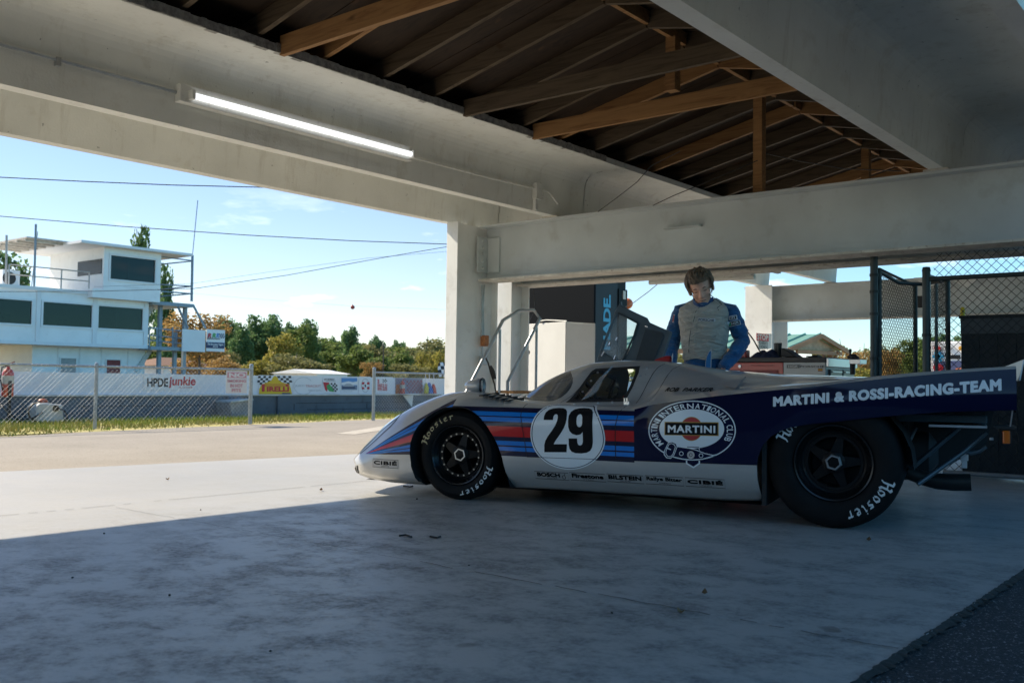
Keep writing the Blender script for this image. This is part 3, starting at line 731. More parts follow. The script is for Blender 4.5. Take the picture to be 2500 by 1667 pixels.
for e in lip:
    a, b = e.verts; na, nb = skin_normal(a.co), skin_normal(b.co); t = .016
    ml.poly([a.co, b.co, b.co - nb * t, a.co - na * t])
ml.build('body_edges', M_dark, car, local=True)
o_door = mDR.build('door', M_paint, car, local=True, recalc=False); skinned(o_door)
o_win = mSW.build('side_window', M_glass, car, local=True, recalc=False); skinned(o_win)
o_tr = mTR.build('window_frame', M_rub, o_win, local=True, recalc=False); skinned(o_tr)
o_ws = mWS.build('windscreen', M_wglass, car, local=True, recalc=False); skinned(o_ws)
bmB.free()

# ---- things laid on the skin
def on_skin(x, z, side=1, off=.0015):
    h = BODY0.ray_cast(V((x, 1.6 * side, z)), V((0, -side, 0)))
    if h[0] is None: return None
    n_ = skin_normal(h[0]); return h[0] + n_ * off
def decal(parts, parent=car, name='decal', side=1, grid=.016, off=.0015):
    """parts: list of (2-D mesh in (x,z), material, lift)"""
    mats = []; m = MB()
    for t2, mt, lift in parts:
        if mt not in mats: mats.append(mt)
        bm = bmesh.new(); vs = [bm.verts.new((p[0], p[1], 0)) for p in t2[0]]
        for f in t2[1]:
            try: bm.faces.new([vs[i] for i in f])
            except ValueError: pass
        xs_ = [p[0] for p in t2[0]]; zs_ = [p[1] for p in t2[0]]
        for k in range(2):
            lo, hi = (min(xs_), max(xs_)) if k == 0 else (min(zs_), max(zs_))
            c = lo + grid
            while c < hi:
                n_ = V((1, 0, 0)) if k == 0 else V((0, 1, 0))
                bmesh.ops.bisect_plane(bm, geom=list(bm.verts) + list(bm.edges) + list(bm.faces), plane_co=n_ * c, plane_no=n_, dist=1e-6); c += grid
        bm.verts.index_update(); P = []; bad = set()
        for v_ in bm.verts:
            p = on_skin(v_.co.x, v_.co.y, side, off + lift)
            if p is None: bad.add(v_.index); p = V((v_.co.x, 0, v_.co.y))
            P.append(p)
        b0 = len(m.v); m.v += P
        for f in bm.faces:
            ids = [v_.index for v_ in f.verts]
            if any(i in bad for i in ids): continue
            if max(P[i].y for i in ids) - min(P[i].y for i in ids) > .12: continue
            m.f.append(tuple(b0 + i for i in ids)); m.m.append(mats.index(mt))
        bm.free()
    o = m.build(name, mats, parent, local=True, recalc=False); skinned(o); return o
M_dw = plain('white decal', (.78, .80, .80), .35, 0, .6); M_dk = plain('black decal', (.006, .006, .007), .6, 0, 0, .15)
M_dn = plain('dark blue decal', (.004, .006, .034), .4, 0, .5, .05); M_dr = plain('red decal', (.45, .018, .02), .35, 0, .6); M_dg = plain('gold decal', (.45, .25, .03), .4, 0, .4)
M_ds = plain('silver decal', (.33, .325, .315), .4, .3, .6); M_gap = plain('panel gap', (.01, .01, .01), .8)
M_ylet = plain('faded yellow lettering', (.42, .36, .20), .6); M_wlet = plain('white tyre lettering', (.62, .66, .66), .6)
def px2(pts, y): return [cy(a, b, y) for a, b in pts]
def outline2d(t2, d):
    """a ribbon of half width d along the edges of flat lettering, to make it bolder"""
    cnt = {}
    for f in t2[1]:
        for a, b in zip(f, f[1:] + f[:1]): cnt[(min(a, b), max(a, b))] = cnt.get((min(a, b), max(a, b)), 0) + 1
    vs = []; fs = []
    for (a, b), c in cnt.items():
        if c != 1: continue
        p, q = V(t2[0][a]), V(t2[0][b]); e = q - p
        if e.length < 1e-7: continue
        e = e.normalized() * d; n = V((-e.y, e.x)); k = len(vs)
        vs += [tuple(p - e * .6 + n), tuple(q + e * .6 + n), tuple(q + e * .6 - n), tuple(p - e * .6 - n)]; fs.append((k, k + 1, k + 2, k + 3))
    return vs, fs
def put(s, x0, x1, z0, z1, mt, lift=.0006, bold=0, shear=0, space=1):
    """lettering read from the car's left side: text runs towards -x; top/bottom edges may slope"""
    d = bold * abs((z1[0] if isinstance(z1, tuple) else z1) - (z0[0] if isinstance(z0, tuple) else z0))
    t = text2d(s, 1, 1, 0, shear, space); s0 = z0 if isinstance(z0, tuple) else (z0, z0); s1 = z1 if isinstance(z1, tuple) else (z1, z1)
    x0, x1 = x0 - d, x1 + d
    pts = [(lerp(x0, x1, u), lerp(lerp(s0[0], s0[1], u) + d, lerp(s1[0], s1[1], u) - d, w)) for u, w in t[0]]
    out = [((pts, t[1]), mt, lift)]
    if d: out.append((outline2d((pts, t[1]), d), mt, lift - .0002))
    return out
# number roundel
def roundel(sc):
    pts = []
    for i in range(72):
        a = 2 * math.pi * i / 72; c, s = math.cos(a), math.sin(a)
        z = .434 + (.243 * s if s > 0 else .195 * s) * sc; pts.append((.371 + .243 * sc * c, min(z, .434 + .19 * (1 - (1 - sc) * .6))))
    return pts
def ring(p0, p1): n = len(p0); return list(p0) + list(p1), [(i, (i + 1) % n, n + (i + 1) % n, n + i) for i in range(n)]
num = [(ngon(roundel(1)), M_dw, 0), (ring(roundel(.965), roundel(.945)), M_dn, .0006)]
p2 = px2([(840 + 1515 / 3.095, 860 + 752 / 3.095), (840 + 1690 / 3.095, 860 + 422 / 3.095), (840 + 1705 / 3.095, 860 + 760 / 3.095), (840 + 1892 / 3.095, 860 + 424 / 3.095)], .95)
nn_ = lambda L: [cy(840 + x / 3.095, 860 + y / 3.095, .95) for x, y in L]
num += [(fill2d(nn_([(1517, 510), (1518, 482), (1525, 455), (1542, 436), (1570, 426), (1605, 423), (1642, 424), (1668, 432), (1685, 448), (1692, 475), (1692, 505), (1686, 535), (1672, 568), (1650, 603), (1618, 645), (1600, 670), (1588, 692), (1689, 692), (1686, 753), (1516, 753), (1516, 700), (1524, 668), (1545, 632), (1580, 588), (1606, 550), (1620, 518), (1624, 492), (1620, 474), (1608, 467), (1596, 472), (1590, 488), (1589, 510)])), M_dk, .001),
        (fill2d(nn_([(1704, 520), (1706, 478), (1716, 450), (1735, 433), (1765, 425), (1800, 423), (1840, 426), (1868, 435), (1884, 453), (1890, 485), (1890, 560), (1887, 680), (1880, 718), (1866, 742), (1840, 756), (1800, 762), (1755, 760), (1725, 749), (1709, 728), (1703, 695), (1703, 648), (1768, 648), (1769, 680), (1776, 697), (1790, 702), (1804, 695), (1811, 672), (1813, 600), (1795, 618), (1765, 624), (1733, 614), (1713, 592), (1705, 560)]),
                nn_([(1768, 520), (1769, 490), (1777, 473), (1791, 467), (1804, 474), (1811, 492), (1812, 530), (1809, 548), (1800, 560), (1788, 563), (1776, 556), (1770, 542)])), M_dk, .001)]
decal(num, name='number_roundel')
# oval club badge, traced in its own plane and set on the flank
def lg(x, y): return cy(1570 + x / 8.252, 960 + y / 8.252, .975)
def lgs(pts): return [lg(*p) for p in pts]
EC = (1000, 745); 
def eo(a, rx, ry): return (EC[0] + rx * math.cos(a), EC[1] + ry * math.sin(a))
oval = lambda rx, ry, n=90: lgs([eo(2 * math.pi * i / n, rx, ry) for i in range(n)])
bad = [(ngon(oval(885, 600)), M_dw, 0), (ngon(oval(862, 578)), M_dn, .0004), (ngon(lgs([(EC[0] + 655 * math.cos(2 * math.pi * i / 90) - 5, 712 + 395 * math.sin(2 * math.pi * i / 90)) for i in range(90)])), M_dw, .0008)]
cc = lambda r: [(990 + r * math.cos(2 * math.pi * i / 60), 712 + r * 1.06 * math.sin(2 * math.pi * i / 60)) for i in range(60)]
bad += [(ngon(lgs(cc(228))), M_dg, .0010), (ngon(lgs(cc(216))), M_dr, .0012), (ngon(lgs([(445, 570), (1537, 580), (1540, 855), (445, 838)])), M_dg, .0014), (ngon(lgs([(460, 586), (1522, 596), (1522, 840), (460, 826)])), M_dk, .0017)]
t = text2d('MARTINI', 1, 1, 0, 0, 1.12); t = ([lg(520 + 945 * u, lerp(778, 645, w) + 10 * u) for u, w in t[0]], t[1]); bad += [(t, M_dw, .0023), (outline2d(t, .0022), M_dw, .0021)]
def arc_text(s, a0, a1, r0, r1, bold=.012):
    """letters set round the belt, each squeezed into its own slice of the ellipse"""
    out = []; ws = [.55 if c in 'I' else .5 if c == ' ' else 1.25 if c in 'MN' else 1.0 for c in s]; tot = sum(ws); acc = 0
    for c, w_ in zip(s, ws):
        if c != ' ':
            tt = text2d(c, 1, 1, bold)
            pts = []
            for u, w in tt[0]:
                a = rad(lerp(a0, a1, (acc + .1 * w_ + u * w_ * .8) / tot)); k = lerp(0, 1, w)
                pts.append(lg(*eo(a, lerp(r0[0], r1[0], k), lerp(r0[1], r1[1], k))))
            out.append(((pts, tt[1]), M_dw, .0009))
        acc += w_
    return out
bad += arc_text('MARTINI INTERNATIONAL CLUB', -217.5, 26, (705, 440), (832, 545))
belt = [(690, 1075), (900, 1105), (1150, 1150), (1480, 1250), (1300, 1300), (1050, 1330), (800, 1310), (600, 1265)]
bad += [(ngon(lgs(belt)), M_dn, .0010), (tuple(strip(lgs([(700, 1068), (900, 1088), (1080, 1135), (1260, 1205), (1420, 1240), (1490, 1240)]), .0045)), M_dw, .0014), (tuple(strip(lgs([(620, 1275), (800, 1315), (1000, 1335), (1200, 1322), (1380, 1270), (1480, 1228)]), .005)), M_dw, .0014),
        (tuple(strip(lgs([(900, 1072), (1140, 1080), (1145, 1140)]), .004)), M_dn, .0014), (tuple(strip(lgs([(1140, 1085), (1150, 1140)]), .004)), M_dw, .0016)]
bk = [(520, 985), (600, 960), (690, 1000), (710, 1060), (640, 1240), (570, 1310), (480, 1300), (425, 1230), (430, 1160)]
bad += [(ngon(lgs(bk)), M_dw, .0016), (ngon(lgs([(565 + (x - 565) * .88, 1140 + (y - 1140) * .9) for x, y in bk])), M_dn, .0019), (tuple(strip(lgs([(565 + (x - 565) * .68, 1140 + (y - 1140) * .76) for x, y in bk]), .004, True)), M_dw, .0022), (tuple(strip(lgs([(470, 1085), (575, 1130)]), .006)), M_dw, .0024)]
for x, y in ((783, 1208), (1180, 1248)): bad += [(tuple(strip(lgs([(x + 40 * math.cos(k * .524), y + 40 * math.sin(k * .524)) for k in range(12)]), .0035, True)), M_dw, .0018)]
bad += [(ngon(lgs([(872, 1345), (1155, 1350), (1158, 1415), (1022, 1505), (872, 1415)])), M_dw, .0006), (ngon(lgs([(900, 1345), (1130, 1350), (1130, 1398), (1022, 1470), (900, 1398)])), M_dn, .0010)]
bad += [(ngon(lgs([(975 + 76 * math.cos(k * .3), 1235 + 80 * math.sin(k * .3)) for k in range(21)])), M_alu, .0026), (tuple(strip(lgs([(975 + 30 * math.cos(k * .524), 1235 + 32 * math.sin(k * .524)) for k in range(12)]), .003, True)), M_dk, .003)]
decal(bad, name='club_badge', grid=.03)
# lettering of the tail and the driver's name
a, b, c, d = px2([(1540 + x / 2.45, 860 + y / 2.45) for x, y in ((852, 325), (855, 265), (2218, 230), (2208, 157))], .985)
decal(put('MARTINI & ROSSI-RACING-TEAM', a[0], c[0], (a[1], c[1]), (b[1], d[1]), M_dw, .0006, .08, 0, 1.12), name='tail_lettering')
a, b, c = px2([(1540 + x / 2.45, 860 + y / 2.45) for x, y in ((185, 235), (500, 235), (500, 213))], .76)
xm = lerp(a[0], b[0], .31); xn = lerp(a[0], b[0], .40)
decal(put('ROB', a[0], xm, a[1], a[1] + .024, M_dk, .0006, .05, .18), name='driver_lettering'); decal(put('PARKER', xn, b[0], (lerp(a[1], b[1], .4), b[1]), (a[1] + .024, c[1]), M_dk, .0006, .05, .18), name='driver_lettering')
# sponsor stickers along the sill and on the nose
stk = []
def sticker(tl, br, word, sub, bold=.02, y=.955, hh=(.32, .90), shear=0, wl=.05, wr=.95):
    (x0, z1), (x1, z0) = cy(*tl, y), cy(*br, y)
    L_ = []
    L_.append((tuple(strip([(x0, z1), (x1, z1), (x1, z0), (x0, z0)], .0026, True)), M_dk, .0004))
    H_ = z1 - z0; W_ = x1 - x0
    L_ += put(word, x0 + W_ * wl, x0 + W_ * wr, z0 + H_ * hh[0], z0 + H_ * hh[1], M_dk, .0006, bold, shear)
    if sub: L_ += put(sub, x0 + W_ * .36, x0 + W_ * .66, z0 + H_ * .10, z0 + H_ * .25, M_dk, .0006, 0)
    return L_
s6 = lambda x, y: (1300 + x / 4.704, 1130 + y / 4.704)
rows6 = [((8, 88), (398, 208), 'BOSCH', 'ELECTRIC', .07, .75), ((418, 101), (828, 226), 'Firestone', 'TYRES', .05, .95), ((848, 115), (1272, 243), 'BILSTEIN', 'SHOCK ABSORBERS', .04, .95), ((1297, 134), (1735, 268), 'Rallye Bitter', 'OVERALLS', .03, .97), ((1760, 156), (2214, 296), 'CIBIÉ', 'LIGHTS', .05, .95)]
for tl, br, w_, sb, wl, wr_ in rows6:
    stk += sticker(s6(tl[0], (tl[1] + tl[1]) / 2 + 6), s6(br[0], br[1] - 6), w_, sb, .085 if w_ != 'Rallye Bitter' else .05, wl=wl, wr=wr_)
x0, z0 = cy(*s6(345, 165), .955); stk.append((tuple(strip([(x0 + .011 * math.cos(k * .7), z0 + .011 * math.sin(k * .7)) for k in range(9)], .003, True)), M_dk, .0006)); stk.append((tuple(strip([(x0 - .004, z0 + .008), (x0 - .010, z0 + .024)], .003)), M_dk, .0006))
decal(stk, name='sponsor_stickers')
z9 = lambda x, y: (850 + x / 5.88, 1050 + y / 5.88)
nst = sticker(z9(358, 405), z9(748, 545), 'CIBIÉ', 'LIGHTS', .07, y=.90)
p = cy(*z9(358, 405), .90); p1 = cy(*z9(748, 545), .90)
nst.insert(0, (ngon([(p[0], p[1]), (p1[0], p[1]), (p1[0], p1[1]), (p[0], p1[1])]), M_ds, .0002))
decal(nst, name='nose_sticker', grid=.012)
decal(put('ll', *[cy(*z9(q, 560), .84)[0] for q in (92, 165)], cy(*z9(100, 612), .84)[1], cy(*z9(100, 500), .84)[1], M_dk, .0006, .04), name='nose_lettering', grid=.012)
# shut lines, fasteners
gp = []
def seam(pts, y=.95, w=.0045): gp.append((tuple(strip([cy(*p, y) for p in pts], w)), M_gap, .0003))
seam([(1274, 979), (1271, 990), (1270.5, 1000), (1272, 1015), (1275, 1028), (1281, 1075), (1286, 1115)]); seam([(1522, 991), (1513, 1012), (1507, 1038), (1505, 1075), (1505.6, 1118)])
seam([(1286, 1115), (1400, 1118.5), (1510, 1122), (1620, 1126), (1848, 1133.5)], w=.003)
z3 = lambda x, y: (1060 + x / 3.41, 540 + y / 3.41)
z38 = lambda x, y: (1380 + x / 9.046, 860 + y / 9.046)
seam([z38(*p) for p in ((1920, 235), (1850, 310), (1790, 450), (1720, 680), (1660, 920), (1632, 1130))], .62, .004); seam([z38(*p) for p in ((2270, 270), (2190, 360), (2140, 500), (2090, 700), (2040, 900), (2000, 1090))], .62, .003)
seam([z38(*p) for p in ((520, 360), (440, 480), (380, 600), (280, 780), (160, 960), (0, 1110))], .55, .003)
hl = [(973, 1023), (962, 1040), (949, 1052), (930, 1070), (905, 1092), (885, 1107)]
seam(hl, .80, .007)
for g_ in gp: decal([g_], name='shut_line', grid=.02)
rv = MB()
for x, y in ((1650, 333), (1562, 523), (1500, 788), (1122, 1100), (820, 1115), (527, 1136), (234, 1143), (362, 872), (484, 630), (582, 445)):
    c = cy(*z38(x, y), .56); h = BODY0.ray_cast(V((c[0], 1.4, c[1])), V((0, -1, 0)))
    if h[0] is not None: n_ = skin_normal(h[0]); rv.tube(h[0], h[0] + n_ * .005, .0075, 8)
rv.build('rivets', M_alu, o_win, local=True)
c = cy(*z38(1415, 1110), .62); pl = MB(); pl.obox((c[0], .66, c[1]), (.018, 0, 0), (0, .02, 0), (0, 0, .012)); pl.obox((c[0] - .006, .675, c[1] + .018), (.005, 0, 0), (0, .012, 0), (0, 0, .014)); pl.obox((c[0] + .010, .675, c[1] + .018), (.005, 0, 0), (0, .012, 0), (0, 0, .014)); pl.build('door_latch', M_chrome, car, local=True, bevel=.003)
# headlight cover, air ducts, fender louvres
hp = [(1.655, .535), (1.70, .50), (1.78, .44), (1.86, .372), (1.94, .315), (2.0, .262)]
hc = MB(); 
for (xa, za), (xb, zb) in zip(hp, hp[1:]):
    for k in range(6):
        y0, y1 = lerp(.80, .56, k / 6), lerp(.80, .56, (k + 1) / 6); q = []
        for xx, yy in ((xa, y0), (xb, y0), (xb, y1), (xa, y1)):
            h = BODY0.ray_cast(V((xx, yy, 1.5)), V((0, 0, -1))); q.append(h[0] + skin_normal(h[0]) * .004)
        hc.poly(q)
o_h = hc.build('headlight', plain('headlight cover', (.30, .36, .40), .06, .2, 1), car, local=True, recalc=False); skinned(o_h)
o_h2 = o_h.copy(); o_h2.data = o_h.data.copy(); COL.objects.link(o_h2); o_h2.scale = (1, -1, 1)
lv = MB()
for k in range(5):
    x = 1.03 - .045 * k; h = BODY0.ray_cast(V((x, .72, 1.5)), V((0, 0, -1))); zt = h[0].z
    lv.add([(x, .60, zt + .002), (x, .84, zt - .012), (x - .030, .84, zt - .008), (x - .030, .60, zt + .005), (x, .60, zt - .02), (x, .84, zt - .02), (x - .03, .84, zt - .02), (x - .03, .60, zt - .02)], [(0, 1, 2, 3), (2, 6, 7, 3), (0, 3, 7, 4), (1, 5, 6, 2)])
lv.build('fender_louvres', M_black, car, local=True)
du = MB()                                                          # the little scoop behind the driver's name
sc = [cy(*p, .72) for p in ((1732, 937), (1760, 929), (1806, 919), (1807, 948), (1770, 942))]
q0 = on_skin(sc[0][0], sc[0][1], 1, .001); ring_ = []
for (x, z), w in zip(sc[1:], (.018, .042, .042, .012)): p = on_skin(x, z, 1, 0); ring_.append(p + V((0, w, 0)))
base_ = [on_skin(x, z, 1, -.004) for x, z in sc[1:]]
for i in range(3): du.poly([ring_[i], ring_[i + 1], base_[i + 1], base_[i]]) if i != 1 else None
du.poly([q0, ring_[0], ring_[3]]); du.poly(ring_); du.poly([q0, base_[0], ring_[0]]); du.poly([q0, ring_[3], base_[3]])
du.build('side_scoop', M_paint, car, local=True, smooth=50)
# mirror on the fender
def pod(nm, x, y, z, s, par):
    m = MB(); prof = [(.0, .10), (.018, .092), (.034, .065), (.045, .03), (.050, 0), (.050, -.028), (.046, -.034), (.042, -.028)]
    m.lathe([(r * s, h * s) for r, h in prof], (x, y, z), (1, .12, -.02), 20); m.add([(x - .02, y - .012, z - .03), (x + .04, y - .012, z - .03), (x + .05, y - .012, z - .075), (x - .03, y - .012, z - .075), (x - .02, y + .012, z - .03), (x + .04, y + .012, z - .03), (x + .05, y + .012, z - .075), (x - .03, y + .012, z - .075)], [(0, 1, 2, 3), (7, 6, 5, 4), (0, 4, 5, 1), (1, 5, 6, 2), (2, 6, 7, 3), (3, 7, 4, 0)])
    o = m.build(nm, M_paint, par, smooth=50, local=True)
    r = MB(); r.lathe([(.050 * s, -.02 * s), (.054 * s, -.03 * s), (.050 * s, -.036 * s), (.044 * s, -.024 * s)], (x, y, z), (1, .12, -.02), 20); r.build('rim', M_black, o, smooth=50, local=True)
    g_ = MB(); g_.lathe([(.0001, -.026 * s), (.046 * s, -.026 * s)], (x, y, z), (1, .12, -.02), 20); g_.build('mirror_glass', M_chrome, o, local=True)
    return o
pod('mirror', 1.145, .62, .730, 1.0, car)
# cockpit
M_tub = pm('matt black cockpit', (.02, .02, .022), .6, 0, .3, 8); M_tan = plain('cream padding', (.62, .52, .38), .6); M_red = plain('red fabric', (.35, .012, .015), .6)
cp = MB(); cp.poly([(1.0, -.5, .6), (1.0, .5, .6), (.5, .56, .42), (.5, -.56, .42)]); cp.poly([(.5, -.56, .42), (.5, .56, .42), (.0, .58, .42), (.0, -.58, .42)]); cp.poly([(.0, -.58, .42), (.0, .58, .42), (-.04, .45, .83), (-.04, -.45, .83)])
cp.poly([(1.0, .5, .615), (.5, .6, .615), (.0, .62, .63), (.0, .58, .42), (.5, .56, .42)])
cp.build('cockpit', M_tub, car, local=True); cp = MB(); cp.poly([(1.05, -.45, .618), (1.05, .45, .618), (.62, .55, .625), (.55, .54, .60), (.55, -.54, .60), (.62, -.55, .625)]); cp.build('dashboard', plain('khaki dash', (.22, .19, .10), .6), car, local=True)
se = MB(); prof = [(.40, .46), (.30, .47), (.18, .50), (.10, .60), (.06, .72), (.04, .82)]
for cy_, in ((.27,), (-.24,)):
    for (xa, za), (xb, zb) in zip(prof, prof[1:]):
        for s in (-1, 1): pass
        se.add([(xa, cy_ - .20, za), (xb, cy_ - .20, zb), (xb, cy_ + .20, zb), (xa, cy_ + .20, za), (xa - .05, cy_ - .22, za - .05), (xb - .05, cy_ - .22, zb - .03), (xb - .05, cy_ + .22, zb - .03), (xa - .05, cy_ + .22, za - .05)], [(0, 1, 2, 3), (0, 4, 5, 1), (3, 2, 6, 7), (4, 7, 6, 5)])
    if cy_ > 0: se.build('seat', M_tub, car, local=True, smooth=40); se = MB()
se.build('seat', M_tub, car, local=True, smooth=40)
tb = MB(); tb.path([(.02, -.52, .45), (.06, -.47, .70), (.10, -.36, .82), (.11, 0, .865), (.10, .36, .82), (.06, .47, .70), (.02, .52, .45)], .016, 8); tb.path([(.62, -.50, .62), (.54, -.42, .79), (.52, 0, .845), (.54, .42, .79), (.62, .50, .62)], .014, 8); tb.build('roll_cage', M_tub, car, local=True, smooth=50)
sw = MB(); import_c = V((.50, .27, .665)); axx = V((-.85, 0, .5)).normalized(); a_ = V((0, 1, 0)); b_ = axx.cross(a_)
sw.path([import_c + (a_ * math.cos(2 * math.pi * i / 28) + b_ * math.sin(2 * math.pi * i / 28)) * .155 for i in range(29)], .014, 8)
for k in range(3): t_ = rad(90 + 120 * k); sw.tube(import_c, import_c + (a_ * math.cos(t_) + b_ * math.sin(t_)) * .15, .008, 6)
sw.build('steering_wheel', M_black, car, local=True, smooth=50)
cp2 = MB(); cp2.path([(.46, -.585, .705), (.36, -.60, .715), (.25, -.60, .72), (.18, -.59, .71)], .020, 10); cp2.build('door_pad', M_tan, car, local=True, smooth=50)
rp = MB(); rp.obox((.16, .44, .665), (.03, 0, 0), (0, .03, 0), (0, 0, .015)); rp.build('belt_pad', M_red, car, local=True, bevel=.005)
# hinged vent pane of the side window
vp = MB(); q = [cy(*z38(*p), .58) for p in ((965, 255), (690, 560), (560, 800), (415, 1065), (620, 960), (720, 830), (780, 600), (850, 450))]
h = [V((x, on_skin(min(x, .47), min(z, .85), 1, 0).y + .03 + .02 * (z - .64) / .2, z)) for x, z in q]; vp.poly(h); vp.build('vent_pane', glass('hazy plastic', (.9, .92, .93), .08, 1.6, .22), o_win, local=True)
# raised far door, inner side towards us
M_din = pm('dark grey door lining', (.075, .10, .115), .45, 0, .15, 7, coat=.2)
YD = -.42
z1 = lambda x, y: cy(1280 + x / 6.1895, 690 + y / 6.1895, YD)
def on_door(lift): return lambda u, v, d: (u, YD - (v - .9) * .22 + d, v)
outer = [z1(*p) for p in ((1075, 1235), (1140, 960), (1225, 700), (1320, 400), (1392, 262), (1400, 330), (1600, 430), (1800, 520), (1842, 590), (2000, 660), (2195, 740), (2130, 1000), (2060, 1240), (1800, 1290), (1500, 1290))]
hole = [z1(*p) for p in ((1165, 1010), (1240, 740), (1300, 570), (1362, 440), (1520, 520), (1680, 605), (1640, 780), (1590, 960), (1480, 1205), (1200, 1060))]
bmD = bmesh.new()
vo = [bmD.verts.new((x, z, 0)) for x, z in outer]; vi = [bmD.verts.new((x, z, 0)) for x, z in hole]
eds = [bmD.edges.new((l_[i], l_[(i + 1) % len(l_)])) for l_ in (vo, vi) for i in range(len(l_))]
bmesh.ops.triangle_fill(bmD, edges=eds, use_beauty=True)
dd = MB(); bmD.verts.index_update(); n0 = len(bmD.verts)
fn = on_door(0)
for d_ in (0, -.035): dd.v += [V(fn(v_.co.x, v_.co.y, d_)) for v_ in bmD.verts]
for f in bmD.faces:
    ids = [v_.index for v_ in f.verts]
    c = f.calc_center_median()
    if inside((c.x, c.y), hole): continue
    dd.f += [tuple(ids), tuple(n0 + i for i in ids[::-1])]; dd.m += [0, 0]
for l_ in (vo, vi):
    for i in range(len(l_)): a, b = l_[i].index, l_[(i + 1) % len(l_)].index; dd.f.append((a, b, n0 + b, n0 + a)); dd.m.append(0)
bmD.free()
o_rd = dd.build('raised_door', M_din, car, local=True, bevel=.006)
fr = MB()
for a, b, w in ((hole[-2], hole[6], .014), (hole[6], hole[5], .016), (hole[5], hole[3], .012)):
    fr.prism(strip([a, b], w)[0][:1] + strip([a, b], w)[0][2:3] + strip([a, b], w)[0][3:4] + strip([a, b], w)[0][1:2], fn, .001, .012)
pan = [z1(*p) for p in ((1790, 690), (2050, 740), (2090, 790), (1960, 1180), (1680, 1190), (1800, 700))]
fr.prism(pan, fn, .001, .010)
fr.build('lining_panel', pm('darker lining panel', (.025, .037, .045), .5), o_rd, local=True, bevel=.004)
gl = MB(); gl.sheet(ngon(hole), lambda u, v: fn(u, v, -.018)); gl.build('window_pane', glass('scratched plastic', (.86, .90, .90), .05, 1.3, .22), o_rd, local=True)
g2 = MB(); g2.sheet(ngon([z1(*p) for p in ((1225, 860), (1440, 945), (1475, 1170), (1195, 1040))]), lambda u, v: fn(u, v, .02)); g2.build('vent_pane', glass('hazy pane', (.88, .91, .92), .08, 1.5, .15), o_rd, local=True)
hg = MB()
for p, q in (((1170, 1110), (1210, 1040)), ((1360, 1160), (1385, 1100)), ((1270, 940), (1290, 900)), ((1370, 870), (1390, 825)), ((1800, 650), (1845, 660))):
    a, b = z1(*p), z1(*q); hg.tube(fn(*a, .015), fn(*b, .02), .007, 8)
hg.build('fittings', M_chrome, o_rd, local=True, smooth=50)
# red intake and belts seen over the roof
ri = MB(); a, b = cy(1588, 884, -.12), cy(1637, 882, -.12); ri.path([(a[0], -.12, a[1] - .012), (lerp(a[0], b[0], .35), -.12, a[1] + .004), (lerp(a[0], b[0], .8), -.12, b[1] + .006), (b[0], -.12, b[1] + .004)], .02, 10, rs=[.006, .02, .032, .034], cap=False)
ri.build('air_intake', M_red, car, local=True, smooth=60)
# tail: rear lip, box under the tail, tubes, gearbox, exhaust, lamps
tl = MB(); tl.add([(-2.03, -.93, .80), (-2.04, .93, .80), (-2.06, .93, .905), (-2.05, -.93, .905), (-2.024, -.93, .80), (-2.034, .93, .80), (-2.054, .93, .905), (-2.044, -.93, .905)], [(0, 1, 2, 3), (7, 6, 5, 4), (0, 4, 5, 1), (1, 5, 6, 2), (2, 6, 7, 3), (3, 7, 4, 0)]); tl.build('tail_flap', M_alu, car, local=True)
rp_ = MB(); rp_.poly([(-2.018, -.97, .64), (-2.018, .97, .64), (-2.018, .95, .85), (-2.018, .6, .78), (-2.018, -.6, .78), (-2.018, -.95, .85)]); rp_.build('tail_panel', M_navy, car, local=True)
z6c = lambda x, y, yy: cy(1540 + x / 2.45, 860 + y / 2.45, yy)
zt = lambda x, y, yy: cy(2240 + x / 4.9, 880 + y / 4.9, yy)
bx = MB(); (xa, za), (xb, zb) = zt(-200, 655, .62), zt(835, 755, .62); bx.box(xb, xa + .1, -.62, .62, zb, za + .01); bx.build('cooling_duct', plain('dull blue sheet metal', (.05, .09, .12), .45, .3), car, local=True, bevel=.006)
bx = MB(); (xa, za), (xb, zb) = zt(130, 785, .66), zt(835, 800, .66); bx.box(xb, xa, -.66, .66, zb - .006, za + .012); bx.build('duct_plate', M_alu, car, local=True, bevel=.003)
ft = MB()
def ct(p, y): x, z = zt(*p, y); return (x, y, z)
ft.tube(ct((0, 1480), .70), ct((560, 1085), .60), .013, 8); ft.tube(ct((560, 1085), .60), ct((820, 860), .55), .013, 8); ft.tube(ct((-220, 1220), .60), ct((-20, 800), .5), .011, 8); ft.path([ct((560, 1080), .55), ct((640, 1108), .55), ct((740, 1080), .55), ct((820, 1025), .55)], .012, 8); ft.tube(ct((-300, 1480), .3), ct((500, 800), .3), .014, 8); ft.tube((-1.15, .55, .35), (-1.15, -.55, .35), .03, 10)
ft.build('rear_frame_tubes', plain('grey tube', (.10, .13, .15), .4, .5), car, local=True, smooth=50)
gbx = MB(); gbx.lathe([(.02, 0), (.20, .02), (.21, .35), (.15, .45), (.13, .75), (.06, .80), (.02, .80)], (-.85, 0, .36), (-1, 0, 0), 20); gbx.build('gearbox', M_dark, car, local=True, smooth=50)
ex = MB(); e = [ct((-120, 1330), .36), ct((60, 1400), .36), ct((220, 1440), .36), ct((420, 1455), .36), ct((640, 1455), .36)]; ex.path(e, .05, 14, rs=[.04, .042, .045, .048, .048]); ex.build('exhaust_pipe', pm('burnt steel', (.03, .032, .03), .5, .6, .3, 9), car, local=True, smooth=50)
